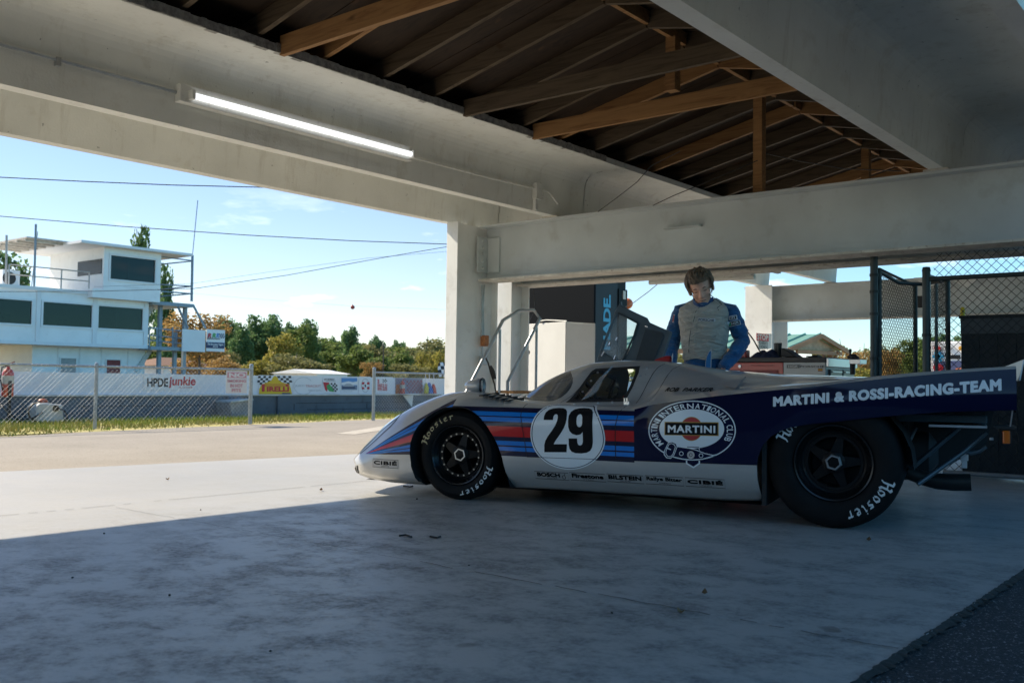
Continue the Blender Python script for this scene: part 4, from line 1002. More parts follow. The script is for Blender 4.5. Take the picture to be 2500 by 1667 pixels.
cl_ = MB(); cl_.obox(ct((560, 1150), .5), (.02, 0, 0), (0, .03, 0), (0, 0, .02)); cl_.obox(ct((560, 1230), .5), (.014, 0, 0), (0, .02, 0), (0, 0, .025)); cl_.obox(ct((885, 935), .6), (.01, 0, 0), (0, .01, 0), (0, 0, .008)); cl_.build('brackets', M_alu, car, local=True, bevel=.003)
bk_ = MB(); bk_.box(-.80, -.775, -.95, .95, .10, .62); bk_.build('bulkhead', M_dark, car, local=True); bk_ = MB(); bk_.box(-1.5, -.81, -.5, .5, .45, .70); bk_.build('engine', M_dark, car, local=True, bevel=.02); bk_ = MB(); bk_.add([(-.82, -.5, .12), (-1.55, -.5, .16), (-1.92, -.5, .40), (-1.97, -.5, .63), (-.82, -.5, .63), (-.82, -.47, .12), (-1.55, -.47, .16), (-1.92, -.47, .40), (-1.97, -.47, .63), (-.82, -.47, .63)], [(0, 1, 2, 3, 4), (9, 8, 7, 6, 5), (0, 5, 6, 1), (1, 6, 7, 2), (2, 7, 8, 3), (3, 8, 9, 4)]); bk_.build('dark_tail_backing', M_dark, car, local=True)  # last panel: dark sheet added to hide bright ground under the tail
la = MB(); (xa, za), (xb, zb) = zt(1015, 835, .74), zt(1108, 995, .74); la.box(xb, xa, .71, .76, zb, za); la.build('reflector', plain('orange lamp lens', (.65, .13, .012), .2, 0, .5), car, local=True, bevel=.006)
lb_ = MB(); lb_.box(xb - .01, xa + .012, .64, .709, zb + .0, za + .02); lb_.box(xb - .03, xa + .03, .5, .76, za + .008, za + .022); lb_.build('lamp_bracket', M_black, car, local=True)
sb = MB(); (xa, za), (xb, zb) = zt(1140, 370, .93), zt(1165, 500, .93); sb.obox(((xa + xb) / 2, .93, (za + zb) / 2), (.006, 0, .0), (0, .01, 0), (0, 0, (za - zb) / 2)); sb.tube((xb + .005, .93, zb), (xb + .02, .9, .57), .004, 6); sb.build('tail_stay', M_alu, car, local=True)
# wheel wells
FW = [(x, max(z, .105)) for x, z in FARCH]
for s in (1, -1):
    ww = MB(); n_ = len(FW); A = [V((x, s * .925, z)) for x, z in FW]; B = [V((x, s * .52, z)) for x, z in FW]
    for i in range(n_ - 1): ww.poly([A[i], A[i + 1], B[i + 1], B[i]])
    ww.poly(B); ww.build('wheel_well', M_dark, car, local=True); ww = MB()
    for k in range(12):
        a0, a1 = rad(180 * k / 12), rad(180 * (k + 1) / 12)
        f_ = lambda a, y: V((-1.15 + .40 * math.cos(a), s * y, .33 + .39 * math.sin(a)))
        ww.poly([f_(a0, .955), f_(a1, .955), f_(a1, .55), f_(a0, .55)]); ww.poly([f_(a0, .55), f_(a1, .55), V((-1.15, s * .55, .33))])
    ww.build('wheel_well', M_dark, car, local=True)
un = MB(); un.poly([(1.9, -.8, .085), (1.9, .8, .085), (-.78, .88, .095), (-.78, -.88, .095)]); un.build('floor_pan', M_dark, car, local=True)

# ---- wheels
M_tyre = pm('black tyre rubber', (.0065, .007, .0075), .7, 0, .25, 14, .15, 90, spec=.18); M_rim = plain('black wheel paint', (.005, .0055, .006), .5, 0, .08, .15)
M_bolt = plain('steel bolts', (.30, .30, .28), .35, .8); M_rimlip = plain('dark polished rim lip', (.028, .031, .034), .2, .8)
def stroke_letter(c):
    """blackletter capitals and small letters as broad-nib strokes in a unit box"""
    G = {'H': [((.05, 1.05), (.30, 1.0), (.28, .1), (.12, -.12)), ((.28, .55), (.72, .62)), ((.62, 1.08), (.80, .95), (.72, .62), (.74, .10), (.95, -.05))],
         'o': [((.30, .05), (.12, .25), (.14, .52), (.32, .66)), ((.32, .66), (.66, .50), (.66, .24), (.42, .02))],
         's': [((.72, .62), (.30, .64), (.22, .48), (.62, .30), (.58, .10), (.15, .02))],
         'i': [((.22, .60), (.40, .62), (.38, .12), (.58, .0)), ((.40, .82), (.44, .90))],
         'e': [((.70, .08), (.36, .02), (.18, .25), (.24, .55), (.48, .64), (.62, .48), (.22, .30))],
         'r': [((.18, .58), (.36, .62), (.34, .02)), ((.36, .50), (.60, .66), (.74, .58))]}
    out = ([], [])
    for pts in G[c]:
        n_ = V((.085, .085)); vs = []; 
        for p in pts: vs += [(p[0] + n_.x, p[1] + n_.y), (p[0] - n_.x, p[1] - n_.y)]
        out = join2d(out, (vs, [(2 * i, 2 * i + 2, 2 * i + 3, 2 * i + 1) for i in range(len(pts) - 1)]))
        thin = strip(pts, .13); out = join2d(out, thin)
    return out
def wheel(nm, x, yo, Rt, wd, rr_, s, letters, nut_sp, depth):
    """yo: y of the outer sidewall, s: side; the axis is y"""
    w = MB(); ax = V((0, s, 0)); o = V((x, s * yo, Rt))
    rim_prof = [(rr_ + .004, -.012), (rr_ - .002, -.004), (rr_ - .010, -.006), (rr_ - .016, -.014), (rr_ - .024, -.03), (rr_ - .034, -depth * .75), (rr_ - .040, -depth), (rr_ * .745, -depth - .004), (rr_ * .735, -depth + .002), (rr_ * .66, -depth + .002), (rr_ * .64, -depth - .02)]
    w.lathe(rim_prof, o, ax, 56, 0, ms=[1, 1, 1, 1, 1, 0, 0, 0, 0, 0])
    w.lathe([(rr_ * .64, -depth - .02), (rr_ * .64, -depth - .11)], o, ax, 40)
    a_, b_ = V((1, 0, 0)), V((0, 0, 1))
    for k in range(5):
        t_ = rad(90 + 14 + 72 * k); d_ = a_ * math.cos(t_) + b_ * math.sin(t_); q_ = a_ * -math.sin(t_) + b_ * math.cos(t_)
        i0, i1 = o + d_ * .03 + ax * (-depth + .006), o + d_ * rr_ * .70 + ax * (-depth - .004)
        for p0_, p1_, wa, wb, dz in ((i0, i1, .034, .016, 0),):
            w.add([p0_ + q_ * wa, p0_ - q_ * wa, p1_ - q_ * wb, p1_ + q_ * wb, p0_ + q_ * wa * 1.25 - ax * .03, p0_ - q_ * wa * 1.25 - ax * .03, p1_ - q_ * wb * 1.5 - ax * .03, p1_ + q_ * wb * 1.5 - ax * .03], [(0, 1, 2, 3), (0, 4, 5, 1), (1, 5, 6, 2), (2, 6, 7, 3), (3, 7, 4, 0)])
    w.lathe([(.0, -depth - .02), (.055, -depth - .01), (.06, -depth + .008), (.05, -depth + .014), (.0, -depth + .014)], o, ax, 24)
    w.lathe([(.0, -depth - .10), (rr_ * .62, -depth - .10)], o, ax, 24)
    ob = w.build(nm, [M_rim, M_rimlip], car, smooth=35, local=True)
    b0_ = None
    for k in range(20 if x > 0 else 0):
        t_ = 2 * math.pi * k / 20 + .1; p = o + (a_ * math.cos(t_) + b_ * math.sin(t_)) * rr_ * .70
        if b0_ is None:
            bl = MB(); bl.lathe([(.0, -depth + .007), (.0055, -depth + .007), (.0055, -depth + .001)], (0, 0, 0), ax, 8); b0_ = bl.build('rim_bolt', M_bolt, ob, local=True); b0_.location = p
        else: c_ = b0_.copy(); COL.objects.link(c_); c_.location = p
    R_ = .041
    nu2 = MB(); nu2.lathe([(R_ * 1.12, -depth - .0), (R_ * 1.12, -depth + nut_sp - .002), (R_ * 1.0, -depth + nut_sp + .003), (R_ * .80, -depth + nut_sp + .003), (R_ * .78, -depth + nut_sp - .04)], o, ax, 6, start=.52 if s > 0 else .2); nu2.lathe([(R_ * .80, -depth + nut_sp - .03), (.0, -depth + nut_sp - .03)], o, ax, 24, 1)
    nu2.build('hub_nut', [plain('nut steel', (.42, .43, .43), .3, .9), M_black], ob, local=True)
    ty = MB(); W_ = wd
    prof = [(rr_ + .002, -.016), (rr_ + .012, -.006), (lerp(rr_, Rt, .35), .000), (lerp(rr_, Rt, .6), -.001), (Rt - .03, -.010), (Rt - .012, -.024), (Rt - .003, -.040), (Rt, -.06), (Rt, -W_ + .06), (Rt - .003, -W_ + .04), (Rt - .012, -W_ + .024), (Rt - .03, -W_ + .01), (rr_ + .012, -W_ + .006), (rr_, -W_ + .02)]
    ty.lathe(prof, o, ax, 72)
    if letters:
        mid = lerp(rr_, Rt, .56); hl_ = (Rt - rr_) * .30
        for word, a0, mt_ in letters:
            ad = 0
            for ch in word:
                g2_ = stroke_letter(ch); wch = .062 if ch == 'H' else .036 if ch == 'i' else .044
                pts = []
                for u, v_ in g2_[0]:
                    an = rad(a0) - (ad + u * wch) / mid; r_ = mid + (v_ - .45) * hl_ * 1.25
                    hgt = .0015 if r_ < Rt - .028 else .0
                    pts.append(o + (a_ * -s * math.cos(an) + b_ * math.sin(an)) * r_ + ax * (.0022 - max(0, (r_ - lerp(rr_, Rt, .6))) * .06))
                ty.add(pts, g2_[1], mt_); ad += wch * .95
    t_o = ty.build('tyre', [M_tyre, M_ylet, M_wlet], ob, smooth=40, local=True, recalc=False)
    return ob
RIMF, RIMR = .191, .205
wheel('wheel', 1.15, .905, .2875, .25, RIMF, 1, (('Hoosier', 166, 1), ('Hoosier', -14, 2)), .012, .055)
wheel('wheel', -1.15, .965, .352, .38, RIMR, 1, (('Hoosier', 158, 2), ('Hoosier', -16, 2)), .03, .05)
wheel('wheel', 1.15, .905, .2875, .25, RIMF, -1, None, .012, .055)
wheel('wheel', -1.15, .965, .352, .38, RIMR, -1, None, .03, .05)
# ------------------------------------------------------------------ the driver behind the car
def car_pt(x, y, z): return CAR_O + CFW * x + CLF * y + V((0, 0, z))
man = thing('person', 'standing man in a cream and blue racing suit looking down behind the car roof', 'person')
man.location = car_pt(.06, -1.2, 0); man.rotation_euler = (0, 0, CAR_H)
def pl(px, py): return (.217 - (px - 1655) * .00327, 1.398 - (py - 742) * .00327)
def ellips(mb, c, r, rot=None, n=16, k=10):
    vs = []; fs = []
    for i in range(k + 1):
        t = math.pi * i / k
        for j in range(n):
            a = 2 * math.pi * j / n; p = V((r[0] * math.sin(t) * math.cos(a), r[1] * math.sin(t) * math.sin(a), r[2] * math.cos(t)))
            vs.append((rot @ p if rot else p) + V(c))
    for i in range(k):
        for j in range(n): fs.append((i * n + j, i * n + (j + 1) % n, (i + 1) * n + (j + 1) % n, (i + 1) * n + j))
    mb.add(vs, fs)
def loft(mb, rings, n=28, p=2.4, cap=True):
    vs = []
    for (z, cx, cyy, rx, ry) in rings:
        for j in range(n):
            a = 2 * math.pi * j / n; c, s = math.cos(a), math.sin(a)
            vs.append((cx + rx * math.copysign(abs(c) ** (2 / p), c), cyy + ry * math.copysign(abs(s) ** (2 / p), s), z))
    fs = [(k * n + j, k * n + (j + 1) % n, (k + 1) * n + (j + 1) % n, (k + 1) * n + j) for k in range(len(rings) - 1) for j in range(n)]
    if cap: fs += [tuple(range(n - 1, -1, -1)), tuple((len(rings) - 1) * n + j for j in range(n))]
    mb.add(vs, fs)
HC = V((.015, .078, 1.523)); KH = 1.16; HR = Matrix.Rotation(rad(10), 3, 'Y') @ Matrix.Rotation(rad(-24), 3, 'X') @ Matrix.Rotation(rad(8), 3, 'Z')
def hd(x, y, z): return HC + HR @ (V((x, y, z)) * KH)
def hell(b, c, r, *a): ellips(b, c, tuple(k * KH for k in r), *a)
b = MB()
TOR = [(.80, 0, -.02, .165, .12), (.90, 0, -.015, .165, .118), (1.0, 0, -.005, .160, .118), (1.1, 0, .0, .172, .125), (1.2, 0, .0, .185, .13), (1.3, 0, .0, .196, .126), (1.345, 0, -.003, .190, .115), (1.375, 0, -.012, .155, .090), (1.405, 0, -.012, .100, .066), (1.44, .003, .0, .062, .056)]
loft(b, TOR)
for s in (1, -1):                                                   # legs with a slight stance
    b.path([(.095 * s, -.015, .86), (.10 * s, .0, .72), (.11 * s, .01, .50), (.115 * s, -.005, .30), (.12 * s, -.02, .10), (.12 * s, -.015, .05)], .08, 16, rs=[.098, .098, .078, .066, .056, .055])
    b.path([(.12 * s, -.06, .045), (.125 * s, .03, .045), (.13 * s, .12, .035), (.135 * s, .18, .03)], .05, 12, rs=[.042, .047, .042, .03])
sh = {1: V((.190, -.01, 1.348)), -1: V((-.196, -.01, 1.343))}
eb = {1: V((.272, -.035, 1.10)), -1: V((-.288, -.05, 1.10))}
wr = {1: V((.235, .13, .885)), -1: V((-.17, .13, .885))}
hands = {}
for s in (1, -1):
    b.path([sh[s] - V((.05 * s, 0, -.005)), sh[s], sh[s].lerp(eb[s], .5) + V((.008 * s, -.005, 0)), eb[s], eb[s].lerp(wr[s], .5) + V((.012 * s, 0, 0)), wr[s]], .06, 18, rs=[.060, .068, .067, .064, .058, .045])
    d = (wr[s] - eb[s]).normalized(); side = V((s, .2, 0)); side = (side - d * side.dot(d)).normalized(); nn = d.cross(side)
    p0 = wr[s] + d * .01; pc = p0 + d * .055
    b.obox(pc, d * .05, side * .040, nn * .014)
    for k, (o, ln_) in enumerate(((-.031, .062), (-.0105, .075), (.0105, .078), (.031, .068))):
        q0 = p0 + d * .10 + side * o; q1 = q0 + d * ln_ * .5 + nn * .004; q2 = q1 + d * ln_ * .38 + nn * .016 * (1 if s > 0 else -1); q3 = q2 + d * ln_ * .2 + nn * .02 * (1 if s > 0 else -1)
        b.path([q0 - d * .02, q0, q1, q2, q3], .009, 8, rs=[.010, .010, .0092, .0085, .007])
    t0 = p0 + d * .03 - side * .036; b.path([t0 + side * .01, t0, t0 - side * .022 + d * .03, t0 - side * .026 + d * .062], .01, 8, rs=[.013, .012, .0105, .008])
# head and neck
b.path([(.003, .0, 1.40), (.008, .028, 1.46), HC + HR @ V((0, -.015, -.06))], .055, 16, rs=[.064, .058, .056])
hell(b, hd(0, -.008, .030), (.076, .094, .088), HR, 20, 14); hell(b, hd(0, .022, -.035), (.060, .070, .082), HR, 20, 14); hell(b, hd(0, .050, -.088), (.034, .036, .028), HR)
hell(b, hd(0, .062, .012), (.050, .030, .020), HR); hell(b, hd(.034, .055, -.035), (.026, .028, .026), HR); hell(b, hd(-.034, .055, -.035), (.026, .028, .026), HR)
b.path([hd(0, .088, .005), hd(0, .104, -.018), hd(0, .112, -.034), hd(0, .098, -.044)], .01, 10, rs=[.008, .012, .0155, .012]); hell(b, hd(.012, .096, -.038), (.010, .011, .008), HR); hell(b, hd(-.012, .096, -.038), (.010, .011, .008), HR)
hell(b, hd(0, .083, -.064), (.024, .013, .006), HR); hell(b, hd(0, .080, -.073), (.020, .013, .007), HR)
for s in (1, -1): hell(b, hd(.080 * s, -.005, -.012), (.011, .022, .033), HR)
tmp = b.build('body', [plain('x', (1, 1, 1))], man, local=True)
rm = tmp.modifiers.new('r', 'REMESH'); rm.mode = 'VOXEL'; rm.voxel_size = .0062
bpy.context.view_layer.update()
me2 = bpy.data.meshes.new_from_object(tmp.evaluated_get(bpy.context.evaluated_depsgraph_get()))
tmp.modifiers.clear(); tmp.data = me2; body_m = tmp
nS = N('skin'); vv = nS.coord('Object'); nS.base(nS.ramp(nS.noise(vv, 30, 4), [(.3, (.55, .29, .20)), (.7, (.68, .38, .27))])); nS.set(.5); nS.b.inputs['Subsurface Weight'].default_value = .08
def cloth(name, c, c2, sc, strength):
    n = N(name); v = n.coord('Object', (1, 1, 2.6)); w = n.noise(v, sc, 5, .6, .8); f = n.noise(n.coord('Object'), 260, 2)
    n.base(n.ramp(w, [(.3, c2), (.65, c)])); n.set(.55, spec=.35); n.bump(n.math('ADD', w, n.math('MULTIPLY', f, .03)), strength, .05); n.b.inputs['Sheen Weight'].default_value = .25; return n.mat
M_suit = cloth('blue quilted suit', (.008, .115, .29), (.004, .06, .18), 8, .9); M_vest = cloth('cream quilted suit', (.52, .50, .44), (.40, .38, .33), 13, .9)
M_shoe = plain('black shoes', (.015, .015, .015), .5)
_vn = [v_.normal.copy() for v_ in me2.vertices]
for v_, vn_ in zip(me2.vertices, _vn):
    c = v_.co.copy()
    if .9 < c.z < 1.38 and abs(c.x) > .17: v_.co = c + vn_ * (.008 * (noise.noise(V((c.x * 9 + c.z * 5, c.y * 9, c.z * 26))) + .5 * noise.noise(c * 30)))
me2.materials.clear()
for m_ in (M_suit, nS.mat, M_shoe): me2.materials.append(m_)
for p in me2.polygons:
    c = p.center; p.use_smooth = True
    hand = c.z < .90 and min((c - wr[1]).length, (c - wr[-1]).length) < .26 and (c - wr[1 if c.x > 0 else -1]).dot((wr[1 if c.x > 0 else -1] - eb[1 if c.x > 0 else -1]).normalized()) > .005 and abs(c.x) > .1
    p.material_index = 1 if c.z > 1.40 and abs(c.x) < .11 or hand else 2 if c.z < .09 else 0
# vest shell with open arm holes, collar, piping
vs_ = MB(); vr = [(.955, 0, -.005, .170, .130), (1.0, 0, -.002, .170, .131), (1.1, 0, .002, .182, .138), (1.2, 0, .002, .196, .144), (1.3, 0, .002, .206, .140), (1.345, 0, -.001, .208, .130), (1.378, 0, -.004, .196, .116), (1.405, 0, -.006, .160, .104), (1.428, 0, -.004, .120, .090), (1.446, .002, .004, .092, .078)]
zs_v = [lerp(vr[0][0], vr[-1][0], i / 75) for i in range(76)]; kz = [q[0] for q in vr]
vr2 = [(z,) + tuple(pchip(kz, [q[c] for q in vr], z) for c in (1, 2, 3, 4)) for z in zs_v]
loft(vs_, vr2, 84, 2.4, False)
def fold(p, amp):
    w = noise.noise(V((p.x * 7 + p.z * 3, p.y * 7, p.z * 24))) + .5 * noise.noise(V((p.x * 15 - p.z * 9, p.y * 15, p.z * 40))); return amp * w
for p in vs_.v:
    k = fold(p, .0085); r_ = V((p.x, p.y, 0)); p += r_.normalized() * k
for p in vs_.v:
    p.z += .006 * math.sin(p.x * 40) * (1 if p.z < .97 else 0)
    if p.z > 1.35: p.z -= (p.z - 1.35) * .72 * max(0, p.y / .10) ** 1 * (1 if p.y > 0 else 0)
o_v = vs_.build('vest', M_vest, body_m, local=True, smooth=60)
o_v.data.transform(Matrix.Translation((0, 0, 0)))
cs = MB(); ring_ = []
for h_, rx, ry in ((1.425, .090, .078), (1.452, .082, .074), (1.478, .078, .074), (1.474, .072, .068), (1.44, .070, .066)): ring_.append([V((.006 + rx * math.cos(a), .012 + (h_ - 1.42) * .35 + ry * math.sin(a), h_ - .028 - .062 * max(0, math.sin(a)) ** 2)) for a in [2 * math.pi * i / 32 for i in range(32)]])
for r0, r1 in zip(ring_, ring_[1:]):
    for i in range(32): cs.poly([r0[i], r0[(i + 1) % 32], r1[(i + 1) % 32], r1[i]])
cs.build('collar', plain('dark blue collar', (.006, .05, .16), .6), body_m, local=True, smooth=60)
VB = BVHTree.FromPolygons([v.co for v in o_v.data.vertices], [tuple(p.vertices) for p in o_v.data.polygons]); BB = BVHTree.FromPolygons([v.co for v in me2.vertices], [tuple(p.vertices) for p in me2.polygons])
def on_man(x, z, off, tree=None):
    hs = [t.ray_cast(V((x, 1, z)), V((0, -1, 0))) for t in ((tree,) if tree else (VB, BB))]
    hs = [h for h in hs if h[0] is not None]
    if not hs: return None
    h = max(hs, key=lambda h: h[0].y); return h[0] + V((0, off, 0))
def patch(name, parts, par, lift=.004):
    m = MB(); mats = []
    for t2, mt, l_ in parts:
        if mt not in mats: mats.append(mt)
        P = [on_man(x, z, lift + l_) for x, z in t2[0]]
        if any(p is None for p in P): continue
        m.add(P, t2[1], mats.index(mt))
    return m.build(name, mats, par, local=True, recalc=False)
pp = lambda x, y: pl(1600 + x / 5.227, 630 + y / 5.227)
def gridrect(c0, c1, c2, c3, n=6, k=3):
    vs = [tuple(V(c0).lerp(V(c1), i / n).lerp(V(c3).lerp(V(c2), i / n), j / k)) for j in range(k + 1) for i in range(n + 1)]
    return vs, [(j * (n + 1) + i, j * (n + 1) + i + 1, (j + 1) * (n + 1) + i + 1, (j + 1) * (n + 1) + i) for j in range(k) for i in range(n)]
def ptext(s, c0, c1, c2, c3, mt, lift, bold=.02, shear=0):
    t = text2d(s, 1, 1, bold, shear); f = lambda u, w: tuple(V(c0).lerp(V(c1), u).lerp(V(c3).lerp(V(c2), u), w))
    return ([f(u, w) for u, w in t[0]], t[1]), mt, lift
M_pw = plain('patch cloth', (.55, .57, .60), .7); M_pd = plain('patch black', (.01, .012, .02), .7); M_pr = plain('patch red', (.35, .02, .03), .7); M_pg = plain('patch green', (.01, .25, .14), .7)
patch('chest_patch', [(gridrect(pp(605, 820), pp(820, 830), pp(818, 788), pp(605, 778)), M_pw, 0), ptext('PORSCHE', pp(615, 816), pp(806, 825), pp(806, 796), pp(615, 785), M_pd, .002, .02)], body_m)
patch('sleeve_patch', [(gridrect(pp(962, 800), pp(1062, 795), pp(1052, 735), pp(958, 755)), M_pw, 0), (gridrect(pp(972, 792), pp(1050, 788), pp(1042, 747), pp(968, 762)), M_pd, .002), ptext('SFI', pp(980, 785), pp(1030, 782), pp(1030, 755), pp(978, 765), M_pw, .004)], body_m, .006)
patch('sleeve_patch', [(gridrect(pp(950, 888), pp(1098, 855), pp(1088, 800), pp(938, 825)), M_pw, 0), (gridrect(pp(958, 880), pp(1090, 850), pp(1082, 808), pp(946, 830)), M_pd, .002), (gridrect(pp(958, 880), pp(985, 873), pp(975, 826), pp(946, 832)), M_pg, .003), ptext('HSR', pp(990, 862), pp(1082, 842), pp(1075, 815), pp(985, 835), M_pw, .004)], body_m, .006)
patch('arm_patch', [(gridrect(pp(232, 820), pp(255, 823), pp(272, 722), pp(252, 715)), M_pw, 0), (gridrect(pp(236, 812), pp(252, 815), pp(266, 730), pp(255, 724)), M_pr, .002)], body_m, .006)
pc = MB()
def line(pts, r, tree=None): 
    q = [on_man(*pp(*p), .002, tree) for p in pts]; q = [p for p in q if p]
    if len(q) > 1: pc.path(q, r, 6)
M_pipe = plain('dark green piping', (.02, .05, .05), .7)
line([(372, 505), (440, 485), (490, 478)], .003); line([(740, 478), (800, 500), (872, 545), (868, 600), (830, 650), (850, 680)], .003); line([(372, 505), (362, 560), (335, 625), (300, 645)], .003); line([(605, 640), (575, 700), (560, 780), (520, 900), (492, 1050), (478, 1205)], .0025)
pc.build('piping', M_pipe, body_m, local=True, smooth=60)
fl_ = MB()
for k in range(14):
    y = 690 + k * 38; a, bb = on_man(*pp(540 - (y - 690) * .105, y), .003), on_man(*pp(605 - (y - 690) * .09, y), .003); c, d = on_man(*pp(605 - (y - 652) * .09, y + 38), .003), on_man(*pp(540 - (y - 652) * .105, y + 38), .003)
    if a and bb and c and d: fl_.poly([a, bb, c, d])
fl_.build('zip_flap', M_vest, body_m, local=True, recalc=False)
ep = MB()
for pts in ([(300, 620), (352, 600), (358, 530), (305, 530)], [(835, 640), (880, 645), (960, 580), (1000, 590), (940, 560), (880, 590)]):
    q = [on_man(*pp(*p), .006) for p in pts]
    if all(q): ep.poly(q)
ep.build('shoulder_tabs', plain('grey shoulder tab', (.16, .18, .19), .7), body_m, local=True)
for pts in ([(700, 1420), (775, 1420), (780, 1160), (755, 1180), (720, 1250), (702, 1330)], [(255, 1340), (290, 1340), (300, 1270), (330, 1215), (355, 1165), (335, 1170), (300, 1210), (275, 1280)]):
    for k, mt in ((1.0, M_pw), (.80, plain('blue strap', (.02, .17, .42), .6))):
        cx_, cy_ = sum(p[0] for p in pts) / len(pts), sum(p[1] for p in pts) / len(pts)
        q = [on_man(*pp(cx_ + (p[0] - cx_) * k, cy_ + (p[1] - cy_) * k), .018 + .003 * (k < 1)) for p in pts]; q = [p for p in q if p]
        if len(q) > 2: bt = MB(); ym = max(p.y for p in q); bt.poly([V((p.x, ym, p.z)) for p in q]); bt.build('strap', mt, body_m, local=True)
# hair
M_hair = pm('brown hair', (.13, .088, .055), .5, 0, .5, 18); hr = MB(); rh = random.Random(4)
HB = BVHTree.FromPolygons([v.co for v in me2.vertices], [tuple(p.vertices) for p in me2.polygons])
for i in range(620):
    az = rh.uniform(0, 2 * math.pi); front = math.sin(az) > .42
    el0 = rh.uniform(.4, 1.5); ln_ = min(rh.uniform(.6, 1.7), el0 + (.30 if not front else 9) + .5 * rh.random()) * (1 if not front else rh.uniform(.45, .75)); pts = []; tw = rh.uniform(-.35, .35) if not front else (-1 if math.cos(az) < .25 else 1) * rh.uniform(.1, .9); flick = rh.uniform(0, .16) if rh.random() > .55 else 0
    lift = rh.uniform(.02, .13) if rh.random() > .25 else rh.uniform(.10, .20); ef = rh.uniform(.28, .62)
    for k in range(7):
        t_ = k / 6; e = el0 - ln_ * t_; a2 = az + tw * t_
        if front and math.sin(a2) > .35: e = max(e, ef)
        r_ = 1.03 + lift * math.sin(math.pi * min(1, t_ * 1.2)) + flick * t_ ** 3
        pts.append(hd(.080 * r_ * math.cos(e) * math.cos(a2), -.008 + .098 * r_ * math.cos(e) * math.sin(a2), .030 + .092 * r_ * math.sin(e) - (max(0, -e) * .03)))
    r0 = rh.uniform(.0035, .0075); hr.path(pts, r0, 5, rs=[r0, r0, r0, r0, r0 * .8, r0 * .5, .0006], cap=False)
hr.build('hair', M_hair, body_m, local=True, smooth=80)
fc = MB()
for s in (1, -1):
    fc.path([hd(.015 * s, .087, .014), hd(.030 * s, .083, .018), hd(.046 * s, .070, .012)], .004, 6, rs=[.003, .0045, .002]); fc.path([hd(.018 * s, .082, -.004), hd(.031 * s, .080, -.007), hd(.044 * s, .070, -.005)], .003, 6, rs=[.0015, .0035, .0015])
fc.path([hd(-.022, .088, -.068), hd(0, .096, -.068), hd(.022, .088, -.068)], .0022, 6); fc.build('brows_and_lashes', plain('dark brown', (.05, .025, .018), .7), body_m, local=True, smooth=60)
# ------------------------------------------------------------------ things in the bays behind the car
# chain-link fence and gate under the far girder
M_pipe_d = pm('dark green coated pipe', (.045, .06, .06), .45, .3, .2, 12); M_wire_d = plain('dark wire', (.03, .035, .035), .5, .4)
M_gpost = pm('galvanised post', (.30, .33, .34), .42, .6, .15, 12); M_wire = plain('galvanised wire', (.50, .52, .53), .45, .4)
def mesh_sheet(mb, P, Q, z0, z1, sp, r):
    """chain link between two ground points: crossing zig-zag wires"""
    P, Q = V(P), V(Q); d = Q - P; Ln = d.length; d.normalize(); nrm = V((-d.y, d.x, 0)); Hh = z1 - z0
    k = -int(Hh / sp) - 1
    while k * sp < Ln:
        for s in (1, -1):
            a0 = k * sp; lo, hi = max(0, -a0), min(Hh, Ln - a0)
            if hi - lo > .01:
                f = lambda t: (P + d * ((a0 + t) if s > 0 else (Ln - a0 - t)) + V((0, 0, z0 + t)) + nrm * (r * s))
                mb.tube(f(lo), f(hi), r, 3, cap=False)
        k += 1
fx = 8.74
fence = thing('chain_link_fence', 'dark chain link fence with gate posts under the grey girder behind the car', 'fence', (fx, 2.9, 0))
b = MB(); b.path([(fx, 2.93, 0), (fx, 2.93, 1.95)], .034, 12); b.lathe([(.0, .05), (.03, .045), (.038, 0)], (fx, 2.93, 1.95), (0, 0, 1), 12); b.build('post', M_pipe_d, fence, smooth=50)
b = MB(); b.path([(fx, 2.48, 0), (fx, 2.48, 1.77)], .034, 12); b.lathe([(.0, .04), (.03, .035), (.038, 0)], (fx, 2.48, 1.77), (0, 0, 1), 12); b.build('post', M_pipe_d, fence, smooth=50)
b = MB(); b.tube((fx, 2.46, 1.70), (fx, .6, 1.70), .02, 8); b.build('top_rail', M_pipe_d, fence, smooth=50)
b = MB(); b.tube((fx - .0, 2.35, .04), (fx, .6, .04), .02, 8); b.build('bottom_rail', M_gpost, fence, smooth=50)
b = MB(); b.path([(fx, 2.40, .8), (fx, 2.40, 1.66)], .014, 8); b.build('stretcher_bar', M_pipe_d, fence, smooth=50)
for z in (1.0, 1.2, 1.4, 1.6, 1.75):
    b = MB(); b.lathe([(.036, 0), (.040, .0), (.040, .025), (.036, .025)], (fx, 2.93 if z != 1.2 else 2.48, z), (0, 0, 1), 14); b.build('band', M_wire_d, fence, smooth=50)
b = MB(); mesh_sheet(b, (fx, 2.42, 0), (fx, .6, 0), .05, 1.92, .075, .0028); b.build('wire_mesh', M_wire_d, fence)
gate = thing('chain_link_gate', 'dark folding chain link gate standing open beside the fence post', 'gate', (9.1, 2.9, 0))
zB = lambda x, y: (2100 + x / 4.75, 600 + y / 4.75)
g0, g1, g2_ = V((8.79, 2.90, 0)), V((9.95, 2.93, 0)), V((9.25, 2.44, 0))
b = MB()
def gate_panel(nm, A, B, zt_):
    b = MB(); b.path([A + V((0, 0, .12)), A + V((0, 0, zt_)), B + V((0, 0, zt_ - .05)), B + V((0, 0, .12)), A + V((0, 0, .12))], .022, 10, cap=False); o = b.build(nm, M_pipe_d, gate, smooth=50)
    m = MB(); mesh_sheet(m, A, B, .14, zt_ - .04, .055, .0026); m.build('wire_mesh', M_wire_d, o)
gate_panel('gate_frame', g0, g1, 1.82); gate_panel('gate_frame', V((10.02, 2.86, 0)), g2_, 1.78)
